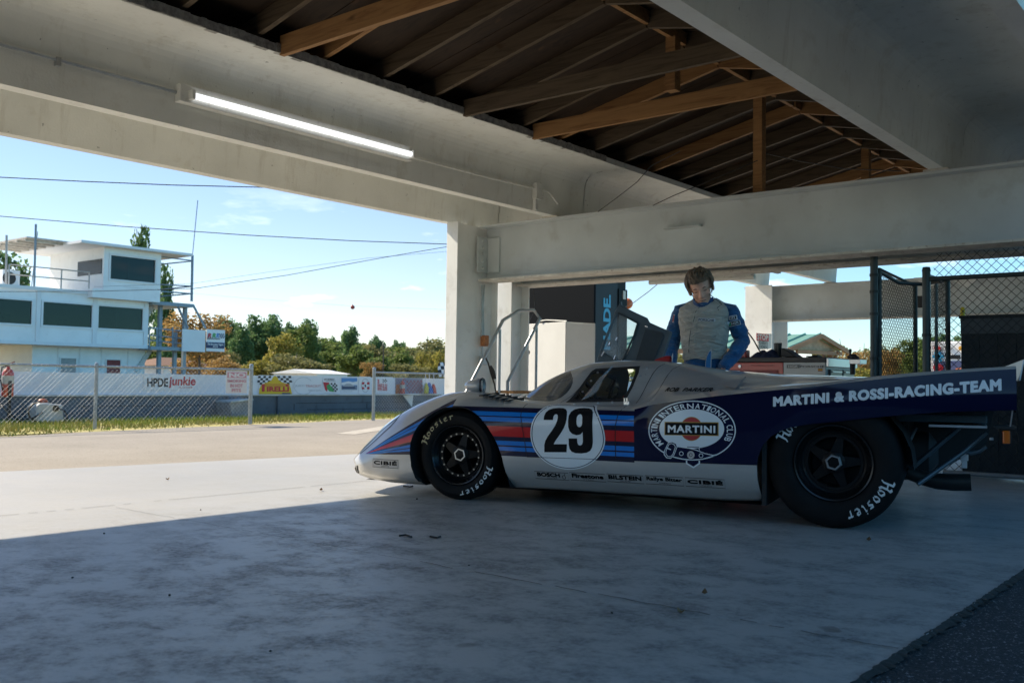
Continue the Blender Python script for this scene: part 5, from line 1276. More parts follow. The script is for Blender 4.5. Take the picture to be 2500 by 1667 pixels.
b = MB(); b.path([(8.78, 2.9, 1.80), (9.2, 2.86, 1.73), (9.5, 2.72, 1.735), (9.3, 2.5, 1.74), (8.76, 2.49, 1.74)], .018, 8); b.build('gate_rail', M_pipe_d, gate, smooth=60)
b = MB(); c = aX(*zB(730, 650), 8.82); b.box(c.x, c.x + .04, c.y - .05, c.y + .05, c.z - .05, c.z + .055); b.build('latch_box', M_black, gate, bevel=.006)
# dark boarded store behind the fence
M_board = pm('dark grey painted boards', (.020, .026, .029), .75, 0, .15, 3, .1, 30); 
st = thing('storage_shed', 'dark grey boarded shed standing behind the chain link fence at the right', 'shed', (8.95, 1, 0))
b = MB(); y = 2.245; r7 = random.Random(7)
while y > -6: b.box(8.93, 8.955 + r7.uniform(0, .004), y - .142, y, .03, 1.225); y -= .145  # out-of-view run of the boards is extended to block side light
b.build('wall_boards', M_board, st, bevel=.003)
b = MB(); b.box(8.92, 8.96, -6, 2.25, 1.226, 1.36); b.build('fascia_board', pm('grey painted fascia', (.07, .08, .085), .7, 0, .12, 3), st, bevel=.003)
b = MB(); b.box(8.962, 10.4, 2.22, 2.245, .03, 1.36); b.box(8.9, 10.45, -6, 2.26, 1.361, 1.385); b.build('roof_panel', M_board, st)
# yellow tipped marker pole
c = aX(*zB(1188, 710), 10.6); m_ = thing('marker_pole', 'black pole with a yellow tip behind the chain link fence', 'pole', (10.6, c.y, 0))
b = MB(); b.tube((10.6, c.y, 0), (10.6, c.y, c.z - .15), .016, 10); b.build('shaft', M_black, m_, smooth=50)
b = MB(); b.lathe([(.024, 0), (.024, .12), (.02, .14), (.004, .15)], (10.6, c.y, c.z - .15), (0, 0, 1), 12); b.build('tip', plain('yellow tip', (.62, .45, .02), .5), m_, smooth=50)
# tool chests
z4 = lambda x, y: (1740 + x / 5.88, 780 + y / 5.88)
XT = 10.2
tc_ = thing('tool_chest', 'grey tool chest with black worktop and steel drawers behind the car tail', 'tool chest', (XT, 3.7, 0))
A0, A1 = aX(*z4(1015, 620), XT), aX(*z4(1620, 610), XT); T1 = aX(*z4(1635, 540), XT)
zt_, zc = A1.z, T1.z
M_gry = pm('grey steel cabinet', (.36, .38, .38), .4, .2, .06, 5); M_top = pm('black worktop', (.03, .031, .033), .5); M_redc = pm('red steel cabinet', (.38, .012, .015), .35, 0, .08, 6, coat=.5)
dX, dY = .55, 0
b = MB(); b.box(XT, XT + .85, A1.y, A0.y, .08, zt_); b.build('cabinet', M_gry, tc_, bevel=.006)
b = MB(); b.box(XT - .02, XT + .87, A1.y - .012, A0.y + 1.0, zt_ + .002, zc); b.build('worktop', M_top, tc_, bevel=.006)
b = MB(); b.box(XT - .012, XT + .86, A1.y - .04, A1.y - .013, zt_ - .05, zc - .01); b.build('end_rail', M_alu, tc_, bevel=.004)
for k in range(2):
    b = MB(); b.box(XT + .08 + .38 * k, XT + .42 + .38 * k, A1.y - .028, A1.y - .001, .5, zt_ - .075); o = b.build('drawer', plain('dark steel drawer', (.08, .085, .09), .3, .6), tc_, bevel=.006)
    b = MB(); b.box(XT + .11 + .38 * k, XT + .39 + .38 * k, A1.y - .042, A1.y - .029, zt_ - .11, zt_ - .095); b.build('handle', M_alu, o, bevel=.003)
def facetext(mb_mats, par, nm, s, px0, py0, px1, py1, X, bold=.02, shear=0):
    a, bb = aX(px0, py1, X), aX(px1, py0, X); t = text2d(s, 1, 1, bold, shear); m = MB(); m.sheet(t, lambda u, v: (X, lerp(a.y, bb.y, u), lerp(a.z, bb.z, v))); return m.build(nm, mb_mats, par, recalc=False)
facetext(M_black, tc_, 'lettering', 'PORSCHE', *z4(1250, 660), *z4(1605, 688), XT - .004, .015)
a, bb = aX(*z4(1065, 698), XT), aX(*z4(1245, 648), XT); b = MB(); b.box(XT - .005, XT - .001, bb.y, a.y, a.z, bb.z); b.build('badge_plate', plain('badge plate', (.10, .11, .11), .4, .4), tc_)
facetext(M_gry, tc_, 'lettering', 'HGR', *z4(1085, 655), *z4(1225, 692), XT - .008, .03)
a, bb = aX(*z4(1512, 742), XT), aX(*z4(1580, 700), XT); b = MB(); b.box(XT - .004, XT - .001, bb.y, a.y, lerp(a.z, bb.z, .3), lerp(a.z, bb.z, .75), 0); b.box(XT - .004, XT - .001, bb.y, a.y, a.z, lerp(a.z, bb.z, .3), 1); b.box(XT - .004, XT - .001, bb.y, a.y, lerp(a.z, bb.z, .75), bb.z, 1); b.build('sticker', [plain('yellow sticker', (.55, .35, .02)), plain('dark red sticker', (.2, .02, .02))], tc_)
rc = thing('tool_chest', 'red tool chest under the black worktop beside the man', 'tool chest', (XT, 4.6, 0))
b = MB(); b.box(XT, XT + .84, A0.y + .003, A0.y + .95, .08, zt_ - .003); b.build('cabinet', M_redc, rc, bevel=.006)
b = MB(); b.box(XT - .012, XT - .001, A0.y + .06, A0.y + .85, .5, zt_ - .09); b.build('drawer', pm('dark red drawer', (.16, .008, .01), .4), rc, bevel=.004)
facetext(plain('faded lettering', (.20, .03, .03), .5), rc, 'lettering', 'PORSCHE', *z4(550, 650), *z4(880, 672), XT - .004, .01)
c = aX(*z4(393, 672), XT); b = MB(); b.lathe([(0, .014), (.018, .012), (.022, 0)], (c.x, c.y, c.z), (-1, 0, 0), 14); b.build('lock', M_alu, rc, smooth=50)
# things on the worktop
c = aX(*z4(945, 540), XT + .35); z0 = zc
t_ = thing('thermos_cup', 'dark steel tumbler pair standing on the black worktop', 'cup', (XT + .35, c.y, z0))
for k, dy in enumerate((.0, .045)):
    b = MB(); b.lathe([(.0, 0), (.032, 0), (.040, .17), (.042, .175), (.038, .178), (.030, .02), (0, .02)], (XT + .35 + .07 * k, c.y + dy, z0), (0, 0, 1), 20); b.build('tumbler', plain('dark steel', (.06, .07, .075), .3, .6), t_, smooth=40)
def rag(nm, label, cat, x, ya, yb, h, mat, seed):
    r = random.Random(seed); b = MB(); n = 18; k = 10; vs = []
    for i in range(n + 1):
        for j in range(k + 1):
            u, v = i / n, j / k; env = math.sin(math.pi * u) ** .6 * math.sin(math.pi * v) ** .6
            vs.append((x + (v - .5) * .32, lerp(ya, yb, u), z0 + .004 + env * h * (.45 + .55 * abs(math.sin(u * 7 + seed) * math.cos(v * 5 + seed * 2))) + r.uniform(0, .008) * env))
    b.add(vs, [(i * (k + 1) + j, i * (k + 1) + j + 1, (i + 1) * (k + 1) + j + 1, (i + 1) * (k + 1) + j) for i in range(n) for j in range(k)])
    return tag(b.build(nm, mat, None, smooth=60), label, cat)
y0, y1 = aX(*z4(610, 540), XT + .3).y, aX(*z4(965, 540), XT + .3).y
rag('work_gloves', 'crumpled dark blue work gloves lying on the worktop left of the tumblers', 'gloves', XT + .28, y0, y1, .12, pm('dark blue cloth', (.012, .02, .06), .8, 0, .4, 14), 3)
p0, p1, p2, p3 = [aX(*z4(*q), XT + .4) for q in ((1015, 540), (1035, 410), (1110, 440), (1255, 540))]
b = MB(); b.prism([(p.y, p.z) for p in (p0, p1, p2, p3)], lambda u, v, d: (d, u, v), XT + .3, XT + .5); tag(b.build('black_case', M_black, bevel=.008), 'black sloping case on the worktop right of the tumblers', 'case')
p0, p1 = aX(*z4(1360, 540), XT + .4), aX(*z4(1530, 505), XT + .4); b = MB(); b.box(XT + .35, XT + .5, p1.y, p0.y, p0.z, lerp(p0.z, p1.z, .55)); b.box(XT + .38, XT + .48, p1.y + .01, p1.y + .08, lerp(p0.z, p1.z, .55), p1.z); tag(b.build('black_box', M_black, bevel=.006), 'small flat black box near the end of the worktop', 'box')
# bench vice at the chest end
c = aX(*z4(2005, 560), XT + .2); v_ = thing('bench_vice', 'black bench vice clamped at the end of the grey tool chest', 'vice', (XT + .2, c.y, c.z))
b = MB(); b.path([aX(*z4(*q), XT + .25) for q in ((1940, 545), (1975, 525), (2030, 520), (2070, 560), (2080, 595))], .025, 8, rs=[.016, .022, .026, .028, .018]); b.tube(aX(*z4(2010, 520), XT + .25), aX(*z4(2010, 790), XT + .25), .03, 10, .028); b.build('jaw', M_black, v_, smooth=50)
b = MB(); b.lathe([(0, .055), (.014, .05), (.017, .03), (.01, .0), (.008, -.03)], aX(*z4(1975, 490), XT + .25), (0, 0, 1), 12); b.build('handle', M_black, v_, smooth=50)
b = MB(); p = aX(*z4(2085, 640), XT + .25); b.box(p.x - .1, p.x + .1, p.y - .06, p.y + .06, p.z - .0, p.z + .05); b.build('anvil_plate', M_alu, v_, bevel=.004)
# red grease gun with hose
XG = 10.35
g_ = thing('grease_gun', 'red bottle jack with a black hose standing behind the man at his left elbow', 'grease gun', aX(*z4(440, 545), XG))
b = MB(); p0, p1, p2 = aX(*z4(430, 545), XG), aX(*z4(505, 440), XG), aX(*z4(380, 545), XG); b.box(XG - .06, XG + .06, p1.y, p2.y, p0.z, p1.z); b.build('base', M_redc, g_, bevel=.01)
b = MB(); b.path([aX(*z4(*q), XG) for q in ((440, 450), (450, 300), (455, 220), (470, 160), (440, 125))], .03, 12, rs=[.022, .02, .026, .038, .02]); b.build('head', M_redc, g_, smooth=60)
b = MB(); b.path([aX(*z4(*q), XG) for q in ((500, 180), (545, 235), (590, 300), (640, 390), (680, 460), (700, 490))], .008, 8); b.build('hose', M_black, g_, smooth=60)
# stop sign on the far column
ss = thing('stop_sign', 'white and red STOP notice fixed to the far white column', 'sign', (16.3, 7.5, 1.5))
XS = 16.37
p = [aY(*z4(*q), 7.29) for q in ((625, 430), (810, 415), (810, 205), (625, 205))]
b = MB(); b.prism([(q.x, q.z) for q in p], lambda u, v, d: (u, d, v), 7.245, 7.255); b.build('board', plain('white notice', (.62, .62, .6), .5), ss)
q0, q1 = aY(*z4(628, 298), 7.24), aY(*z4(804, 212), 7.24); b = MB(); b.prism([(q0.x, q0.z), (q1.x, q0.z), (q1.x, q1.z), (q0.x, q1.z)], lambda u, v, d: (u, d, v), 7.238, 7.243); b.build('red_field', plain('notice red', (.5, .02, .02), .5), ss)
for s, x0_, y0_, x1_, y1_, mt in (('STOP', 640, 222, 792, 285, plain('notice white', (.7, .7, .68))), ('THIS AREA IS', 632, 312, 790, 352, M_black), ('FOR WORKING', 632, 375, 796, 415, M_black)):
    a, bb = aY(*z4(x0_, y1_), 7.236), aY(*z4(x1_, y0_), 7.236); t = text2d(s, 1, 1, .02); m = MB(); m.sheet(t, lambda u, v: (lerp(a.x, bb.x, u), 7.235, lerp(a.z, bb.z, v))); m.build('lettering', mt, ss, recalc=False)
# cabinets and black trailer left of the man
z1b = lambda x, y: (1280 + x / 6.1895, 690 + y / 6.1895)
XC = 10.6
cb = thing('white_cabinet', 'tall white cabinet standing behind the car windscreen', 'cabinet', (XC, 7, 0))
a, bb, c = aX(*z1b(20, 590), XC + .2), aX(*z1b(625, 590), XC), aX(*z1b(1062, 620), XC + .25)
M_cab = pm('off white cabinet', (.58, .58, .55), .5, 0, .05, 3)
def quadbox(mb, P, Q, depth, z0, z1, m=0):
    P, Q = V((P.x, P.y, 0)), V((Q.x, Q.y, 0)); n_ = (Q - P).cross(V((0, 0, 1))).normalized()
    if n_.x < 0: n_ = -n_
    mb.obox((P + Q) / 2 + n_ * depth / 2 + V((0, 0, (z0 + z1) / 2)), (Q - P) / 2, n_ * depth / 2, V((0, 0, (z1 - z0) / 2)), m)
b = MB(); quadbox(b, a, bb, .55, .05, bb.z); b.build('door', M_cab, cb, bevel=.004)
b = MB(); q = V((bb.x + .004, bb.y - .012, 0)); quadbox(b, q, c, .55, .05, c.z + .005); b.build('side', M_cab, cb, bevel=.004)
b = MB(); k_ = aX(*z1b(1020, 1238), XC + .2); b.tube((k_.x, k_.y, k_.z), (k_.x - .04, k_.y, k_.z), .014, 10); b.build('knob', M_black, cb, smooth=50)
b = MB(); b.path([aX(*z1b(*q), XC + .1) for q in ((235, 582), (330, 565), (450, 568), (560, 575), (640, 580))], .008, 8); tag(b.build('white_cable', M_white, smooth=60), 'white cable draped over the top of the cabinet', 'cable')
XR = 21
P0, P1 = aX(*z1b(60, 150), XR), aX(*z1b(1062, 100), XR); YRr = P1.y
tr = thing('black_trailer', 'black race trailer with large cyan letters beyond the bay', 'trailer', (XR, YRr + 3, 0))
M_trl = plain('black trailer skin', (.003, .004, .005), .5, 0, 0, .12); M_cy = plain('cyan vinyl', (.012, .25, .38), .4); zt2 = 3.75
Lx = aY(1280 + 1535 / 6.1895, 730, YRr).x
b = MB(); b.box(XR, Lx, YRr, P0.y, .6, zt2); b.build('side_panel', M_trl, tr, bevel=.02)
Xm = aY(1280 + 1400 / 6.1895, 730, YRr).x
b = MB(); b.box(XR + .03, Xm, YRr - .02, YRr - .002, .6, zt2 - .05); b.build('rear_panel', pm('charcoal trailer panel', (.008, .012, .016), .55, 0, .2, 1, spec=.3), tr)
zpt = aY(1280 + 1460 / 6.1895, 690 + 100 / 6.1895, YRr).z
b = MB(); b.box(Xm + .02, Lx, YRr - .05, YRr - .002, .6, zpt); b.build('door_frame', M_trl, tr, bevel=.01)
a, bb = aY(*z1b(1465, 250), YRr), aY(*z1b(1500, 130), YRr); b = MB(); b.box(a.x, bb.x, YRr - .07, YRr - .052, a.z, bb.z); b.build('marker_plate', plain('cream plate', (.55, .48, .38)), tr)
for s, x0_, x1_, yb, ya in (('MADE.', 1190, 1308, 1010, 185),):
    A_, B_ = aY(*z1b(x0_, yb), YRr - .03), aY(*z1b(x1_, ya), YRr - .03); t = text2d(s, 1, 1, .04); m = MB(); m.sheet(t, lambda u, v: (lerp(B_.x, A_.x, v), YRr - .03 - (.004 if s == 'RACE' else 0), lerp(A_.z, B_.z, u))); m.build('lettering', M_cy, tr, recalc=False)
wl = MB()
for y in (P0.y - .8, P1.y + .9):
    wl.lathe([(0, .25), (.45, .25), (.5, .2), (.5, 0), (0, 0)], (XR - .1, y, .5), (1, 0, 0), 24)
wl.build('wheels', M_tyre, tr, smooth=40)
# handrail of a portable stair, cables on the column
M_rail = pm('galvanised handrail', (.36, .39, .41), .38, .6, .12, 9)
zr = lambda x, y: (1060 + x / 3.41, 540 + y / 3.41)
hr_ = thing('handrail', 'bent grey tube handrail in front of the white cabinet', 'handrail', (8.6, 7.02, 0))
q = [aY(*zr(*p), 7.02) for p in ((700, 745), (830, 740), (880, 810), (612, 1335), (612, 1440))]; q1 = aY(*zr(572, 825), 7.02); q0 = aY(*zr(310, 1340), 7.02)
b = MB(); b.path([q0 + (q0 - q1) * .55, q0, q1] + q[:4] + [V((q[3].x, q[3].y, .02))], .020, 10); b.build('top_tube', M_rail, hr_, smooth=40)
for px, yt in ((548, 900), (853, 880)):
    p = aY(*zr(px, yt), 7.02); b = MB(); b.tube((p.x, p.y, 0), p, .016, 10); b.build('upright', M_rail, hr_, smooth=50)
p0, p1 = aY(*zr(588, 1412), 6.95), aY(*zr(800, 1412), 6.95); b = MB(); b.beam(V((p0.x, p0.y, p0.z - .012)), V((p1.x, p1.y, p0.z - .012)), .25, .03); tag(b.build('wooden_plank', M_lumber, bevel=.004), 'short wooden plank lying at the foot of the handrail', 'plank')
def wire_thing(nm, label, cat, pts, r, mat, group=None): b = MB(); b.path(pts, r, 6); return tag(b.build(nm, mat, smooth=60), label, cat, group)
el = thing('outlet_conduits', 'two thin conduits down to a rusty socket box on the corner column', 'conduit', (8.45, 7.36, 1.2))
b = MB(); b.tube(aY(*zr(397, 530), 7.36), aY(*zr(397, 960), 7.36), .012, 8); b.build('conduit', M_galv, el, smooth=50)
b = MB(); b.path([aY(*zr(*p), 7.36) for p in ((418, 530), (405, 700), (412, 960))], .011, 8); b.build('conduit', M_galv, el, smooth=50)
a, bb = aY(*zr(392, 1040), 7.36), aY(*zr(430, 952), 7.36); b = MB(); b.box(a.x, bb.x, 7.31, 7.379, a.z, bb.z); b.build('socket_box', pm('rusty orange box', (.36, .14, .05), .7, 0, .4, 30), el, bevel=.005)
b = MB(); b.tube(aY(*zr(400, 1042), 7.36), aY(*zr(398, 1130), 7.36), .010, 8); b.build('conduit', M_galv, el, smooth=50)
a, bb = aY(*zr(380, 1195), 7.36), aY(*zr(430, 1120), 7.36); b = MB(); b.box(a.x, bb.x, 7.32, 7.379, a.z, bb.z); b.build('outlet', M_galv, el, bevel=.005)
wire_thing('black_cable', 'black power cable hanging from the outlet on the corner column', 'cable', [aY(*zr(*p), 7.22) for p in ((430, 1140), (450, 1180), (470, 1260), (500, 1350), (515, 1430))] + [aY(*zr(520, 1500), 7.2)], .010, M_black)
b = MB(); b.path([aY(*zr(*p), 7.20) for p in ((470, 1205), (490, 1250), (505, 1310))], .02, 10, rs=[.014, .024, .018]); tag(b.build('power_tap', M_black, smooth=60), 'black power tap hanging on the cable at the corner column', 'power tap')
wire_thing('black_cable', 'black cable looping from the cabinet plug down to the plank', 'cable', [aX(*zr(*p), 9.9) for p in ((780, 1090), (765, 1150), (755, 1230), (720, 1330), (665, 1395))], .007, M_black)
wire_thing('black_cable', 'straight black cable dropping from the plug on the cabinet door', 'cable', [aX(*zr(*p), 9.95) for p in ((782, 1095), (760, 1180), (757, 1300), (757, 1400))], .006, M_black)
b = MB(); p = aX(*zr(780, 1092), 10.0); b.lathe([(0, .05), (.03, .045), (.036, 0)], p, (-1, 0, 0), 14); tag(b.build('plug', M_black, smooth=50), 'round black plug on the white cabinet door', 'plug')
wire_thing('hanging_cable', 'thin dark cord hanging from the girder down beside the white cabinet', 'cord', [aX(*zr(*p), 9.35) for p in ((810, 545), (828, 600), (838, 660), (836, 740), (800, 820), (765, 900), (750, 1000))], .004, M_black)
wire_thing('hanging_cable', 'thin dark cord sloping across the sky to the orange marker ball', 'cord', [aX(*zr(*p), 14) for p in ((1870, 515), (1780, 590), (1630, 700), (1595, 715))], .006, M_black)
b = MB(); p = aX(1280 + 1560 / 6.19, 690 + 318 / 6.19, 24); ellips(b, p, (.16, .16, .16)); tag(b.build('marker_ball', plain('orange ball', (.62, .12, .02), .5), smooth=80), 'orange marker ball beside the black trailer', 'marker ball')
wire_thing('thin_wire', 'thin black wire dangling from the roof beside the wooden roof bay', 'wire', [aX(*p, 8.2) for p in ((1460, 517), (1510, 480), (1555, 445), (1590, 405), (1660, 370))], .004, M_black)
wire_thing('thin_wire', 'black wire running up from the girder into the dark roof space', 'wire', [aX(*p, 8.3) for p in ((1594, 502), (1640, 480), (1700, 455), (1760, 430), (1850, 392))], .004, M_black)
wire_thing('thin_wire', 'thin wire slung across the rafters past the king post', 'wire', [aX(*p, 10) for p in ((1745, 275), (1800, 310), (1870, 375), (1960, 395), (2060, 412), (2200, 418))], .005, M_black)
# ------------------------------------------------------------------ pit fence, pit wall and its banners
YF = 13.4
def yard_fence(label, xs_, bare=(), sp=.068):
    f = thing('chain_link_fence', label, 'fence', (xs_[0], YF, 0), 'pit lane chain link fences')
    for x in xs_:
        b = MB(); r = .033 if x in bare else .026; b.tube((x, YF, 0), (x, YF, .93 if x not in bare else .97), r, 10); b.lathe([(0, .03), (r * .9, .02), (r * 1.1, 0)], (x, YF, .93 if x not in bare else .97), (0, 0, 1), 10); b.build('post', M_gpost, f, smooth=50)
    b = MB(); b.tube((xs_[0], YF, .90), (xs_[-1], YF, .90), .017, 8); b.build('top_rail', M_gpost, f, smooth=50)
    b = MB(); mesh_sheet(b, (xs_[0], YF - .03, 0), (xs_[-1], YF - .03, 0), .12, .92, sp, .0014); b.build('wire_mesh', M_wire, f)
    return f
yard_fence('long chain link fence with grey posts in front of the control tower', [-3.6, -1.0, 1.65, 4.3, 6.96, 9.61], (9.61,))
yard_fence('chain link fence panel starting at the end post left of the white column', [12.35, 15.0, 17.6, 20.2, 22.8], (12.35,))
YW = 16.4
M_wall = pm('grey blue painted block wall', (.10, .125, .155), .8, 0, .15, 2, .2, 30, dirt=(.03, .035, .04, .7)); M_bd = pm('white sign board', (.66, .69, .74), .6, 0, .06, 2)
pw = thing('pit_wall', 'low grey block pit wall topped by a long white banner board', 'wall', (10, YW, 0))
b = MB(); b.box(-14, 40, YW, YW + .3, -.05, .405); b.build('block_wall', M_wall, pw)
b = MB()
for x, z, w in ((12.9, .24, 5.0), (13.2, .10, 3.8), (8.2, .22, 2.6), (17.5, .23, 3)): b.box(x, x + w, YW - .003, YW, z, z + .008)
for x in (12.85, 14.9, 16.2, 18.1, 9.6, 7.4): b.box(x, x + .012, YW - .003, YW, .1, .23)
b.build('block_joints', M_gap, pw)
b = MB()
for x in (11.2, 12.4, 20.5): b.box(x, x + .32, YW - .05, YW - .0005, -.05, .40)
b.build('pilasters', M_wall, pw, bevel=.01)
b = MB(); b.box(-14, 40, YW - .04, YW + .32, .406, .43); b.build('coping', pm('pale coping', (.55, .54, .50), .7), pw)
b = MB(); b.box(-14, 40, YW + .03, YW + .08, .431, .815); b.build('banner_board', M_bd, pw)
YB = YW + .026
q2 = lambda x, y: (620 + x / 4.9, 900 + y / 4.9)
q3 = lambda x, y: (340 + x / 7.84, 890 + y / 7.84)
def onb(p, Y): P = aY(p[0], p[1], Y); return (P.x, P.z)
def banner(name, label, parts, back, bmat, Y=YB, cat='banner', par=None):
    """parts: (2-D mesh in photo pixels, material); laid on the board plane"""
    c0, c1 = onb(back[0], Y), onb(back[1], Y); x0, x1 = sorted((c0[0], c1[0])); z0, z1 = sorted((c0[1], c1[1]))
    t = thing(name, label, cat, ((x0 + x1) / 2, Y, z0), 'banners on the pit wall') if cat == 'banner' else thing(name, label, cat, ((x0 + x1) / 2, Y, z0))
    b = MB(); b.box(x0, x1, Y - .004, Y, max(z0, .432) if cat == 'banner' else z0, z1); b.build('panel', bmat, t)
    k = 0
    for nm, t2, mt in parts:
        k += 1; m = MB(); m.add([(lambda q: (q[0], Y - .0055 - .0012 * k, q[1]))(onb(p, Y)) for p in t2[0]], t2[1]); m.build(nm, mt, t, recalc=False)
    return t
def T2(s, p0, p1, fn, bold=.02, shear=0):
    t = text2d(s, 1, 1, bold, shear); a, b = fn(*p0), fn(*p1); return [(lerp(a[0], b[0], u), lerp(b[1], a[1], 1 - w) if False else lerp(a[1], b[1], w)) for u, w in t[0]], t[1]
Pm = lambda fn, pts: (lambda q: (q, [tuple(range(len(q)))]))([fn(*p) for p in pts])
def checks(fn, x0, y0, x1, y1, n, m, skew=0):
    vs = []; fs = []
    for i in range(n):
        for j in range(m):
            if (i + j) % 2 == 0:
                c = [(lerp(x0, x1, (i + a) / n) + skew * (j + b_) / m, lerp(y0, y1, (j + b_) / m)) for a, b_ in ((0, 0), (1, 0), (1, 1), (0, 1))]
                k = len(vs); vs += [fn(*p) for p in c]; fs.append((k, k + 1, k + 2, k + 3))
    return vs, fs
K_w = plain('banner white', (.68, .70, .74), .6); K_k = plain('banner black', (.012, .015, .022), .6); K_r = plain('banner red', (.45, .025, .04), .6); K_y = plain('banner yellow', (.62, .42, .02), .6); K_g = plain('banner green', (.06, .32, .10), .6); K_b = plain('banner blue', (.10, .26, .55), .6); K_gr = plain('banner grey', (.35, .38, .42), .6); K_pk = plain('faded pink', (.52, .24, .27), .6); K_db = plain('banner dark blue', (.03, .05, .12), .6)
banner('banner', 'white banner reading HPDE junkie in black and red letters', [('black_letters', T2('HPDE', (148, 425), (548, 258), q3, .035), K_k), ('red_letters', join2d(T2('junkie', (555, 452), (1075, 225), q3, .028, .1)), K_r), ('web_address', T2('.COM', (740, 446), (1010, 426), q3, .01), K_r)], (q3(78, 485), q3(1105, 200)), K_w)
hump = [(55, 303), (60, 240), (90, 185), (150, 165), (205, 140), (225, 100), (250, 82), (275, 100), (295, 140), (340, 165), (420, 185), (440, 240), (452, 303)]
banner('banner', 'yellow banner with red PIRELLI letters between two chequered flags', [('white_field', Pm(q2, [(50, 85), (442, 85), (452, 303), (55, 303)]), K_w), ('chequered_flag', checks(q2, 50, 86, 205, 190, 5, 4, -18), K_k), ('chequered_flag', checks(q2, 275, 86, 440, 190, 5, 4, 18), K_k), ('yellow_shield', Pm(q2, hump), K_y), ('red_letters', join2d(T2('IRELLI', (150, 272), (415, 215), q2, .05), Pm(q2, [(90, 185), (412, 185), (412, 212), (125, 212), (125, 272), (90, 272)])), K_r), ('yellow_slot', Pm(q2, [(125, 192), (375, 192), (375, 206), (125, 206)]), K_y), ('blue_footer', Pm(q2, [(332, 288), (430, 288), (430, 303), (332, 303)]), K_db)], (q2(50, 305), q2(455, 83)), K_w)
banner('banner', 'white banner with a thin circle and the words JUST TRACKIT', [('circle', strip([q2(590 + 112 * math.cos(rad(a)), 205 + 102 * math.sin(rad(a))) for a in range(-330, -30, 6)], .9), K_gr), ('grey_letters', T2('JUST/', (488, 220), (605, 192), q2, .01), K_gr), ('pink_letters', T2('TRACKIT', (612, 220), (800, 192), q2, .01), K_pk), ('small_letters', T2('TRACK DAYS', (645, 268), (800, 250), q2, .005), K_gr)], (q2(468, 303), q2(812, 88)), K_w)
banner('banner', 'white banner reading ED BARDY with a red and green flag emblem', [('black_letters', T2('ED BARDY', (838, 136), (965, 118), q2, .03, .2), K_k), ('small_letters', T2('RACING SCHOOL', (858, 152), (975, 143), q2, .01, .2), K_k), ('chequers', checks(q2, 915, 170, 992, 275, 4, 5, 10), K_k), ('red_flag', Pm(q2, [(822, 160), (900, 165), (880, 220), (870, 275), (848, 250)]), K_r), ('green_shape', Pm(q2, [(865, 200), (900, 178), (960, 275), (900, 270), (870, 235)]), K_g), ('web_address', T2('THE RACING SCHOOL', (838, 297), (985, 290), q2, .0), K_gr)], (q2(818, 303), q2(1032, 92)), K_w)
banner('banner', 'banner with a framed photo of a white car under blue sky', [('sky_part', Pm(q2, [(1045, 110), (1232, 110), (1232, 200), (1045, 200)]), K_b), ('ground_part', Pm(q2, [(1045, 200), (1232, 200), (1232, 252), (1045, 252)]), plain('grey blue ground', (.16, .22, .32), .6)), ('cloud_part', Pm(q2, [(1045, 165), (1130, 150), (1180, 160), (1232, 150), (1232, 195), (1045, 195)]), K_w), ('car_shape', Pm(q2, [(1060, 205), (1085, 190), (1105, 178), (1150, 178), (1175, 192), (1195, 205), (1190, 214), (1062, 214)]), K_gr), ('shadow_shape', Pm(q2, [(1055, 214), (1200, 214), (1210, 235), (1050, 235)]), K_db), ('caption', T2('ROAD & COUNTRY', (1058, 278), (1175, 265), q2, .0), K_gr)], (q2(1038, 303), q2(1242, 95)), K_w)
banner('banner', 'white banner with a round red and black crest beside the end post', [('ring', strip([q2(1330 + 45 * math.cos(k * .314), 200 + 80 * math.sin(k * .314)) for k in range(20)], 1.2, True), K_gr), ('red_corners', checks(q2, 1290, 160, 1380, 245, 3, 3), K_r), ('disc', Pm(q2, [(1328 + 26 * math.cos(k * .4), 205 + 28 * math.sin(k * .4)) for k in range(16)]), K_w), ('black_mark', Pm(q2, [(1318, 190), (1332, 185), (1338, 205), (1330, 225), (1322, 215)]), K_k)], (q2(1248, 303), q2(1395, 95)), K_w)
banner('banner', 'white banner with red striped letters bw and a small chequer', [('red_letters', join2d(Pm(q2, [(1475, 125), (1498, 130), (1498, 175), (1530, 180), (1530, 262), (1475, 262)]), Pm(q2, [(1535, 180), (1552, 180), (1556, 245), (1563, 180), (1575, 180), (1580, 245), (1582, 180), (1592, 180), (1592, 264), (1535, 264)])), K_r), ('white_stripes', join2d(*[strip([q2(1472, y), q2(1600, y - 22)], .9) for y in range(150, 300, 18)]), K_w), ('chequers', checks(q2, 1535, 125, 1590, 165, 4, 3), K_k), ('caption', T2('THE BREAKING WHEEL', (1452, 295), (1620, 288), q2, .0), K_gr)], (q2(1430, 303), q2(1660, 100)), K_w)
banner('banner', 'dark photo banner of rows of seats behind the red extinguisher', [('dark_part', Pm(q2, [(1690, 115), (2010, 120), (2015, 297), (1690, 297)]), plain('dusky photo', (.18, .19, .26), .6)), ('rows', checks(q2, 1820, 140, 2010, 290, 9, 6, 8), plain('dusky maroon', (.22, .07, .10), .6)), ('orange_part', Pm(q2, [(1690, 297), (1700, 190), (1740, 185), (1745, 297)]), plain('orange photo part', (.50, .17, .05), .6))], (q2(1688, 299), q2(2018, 113)), K_gr)
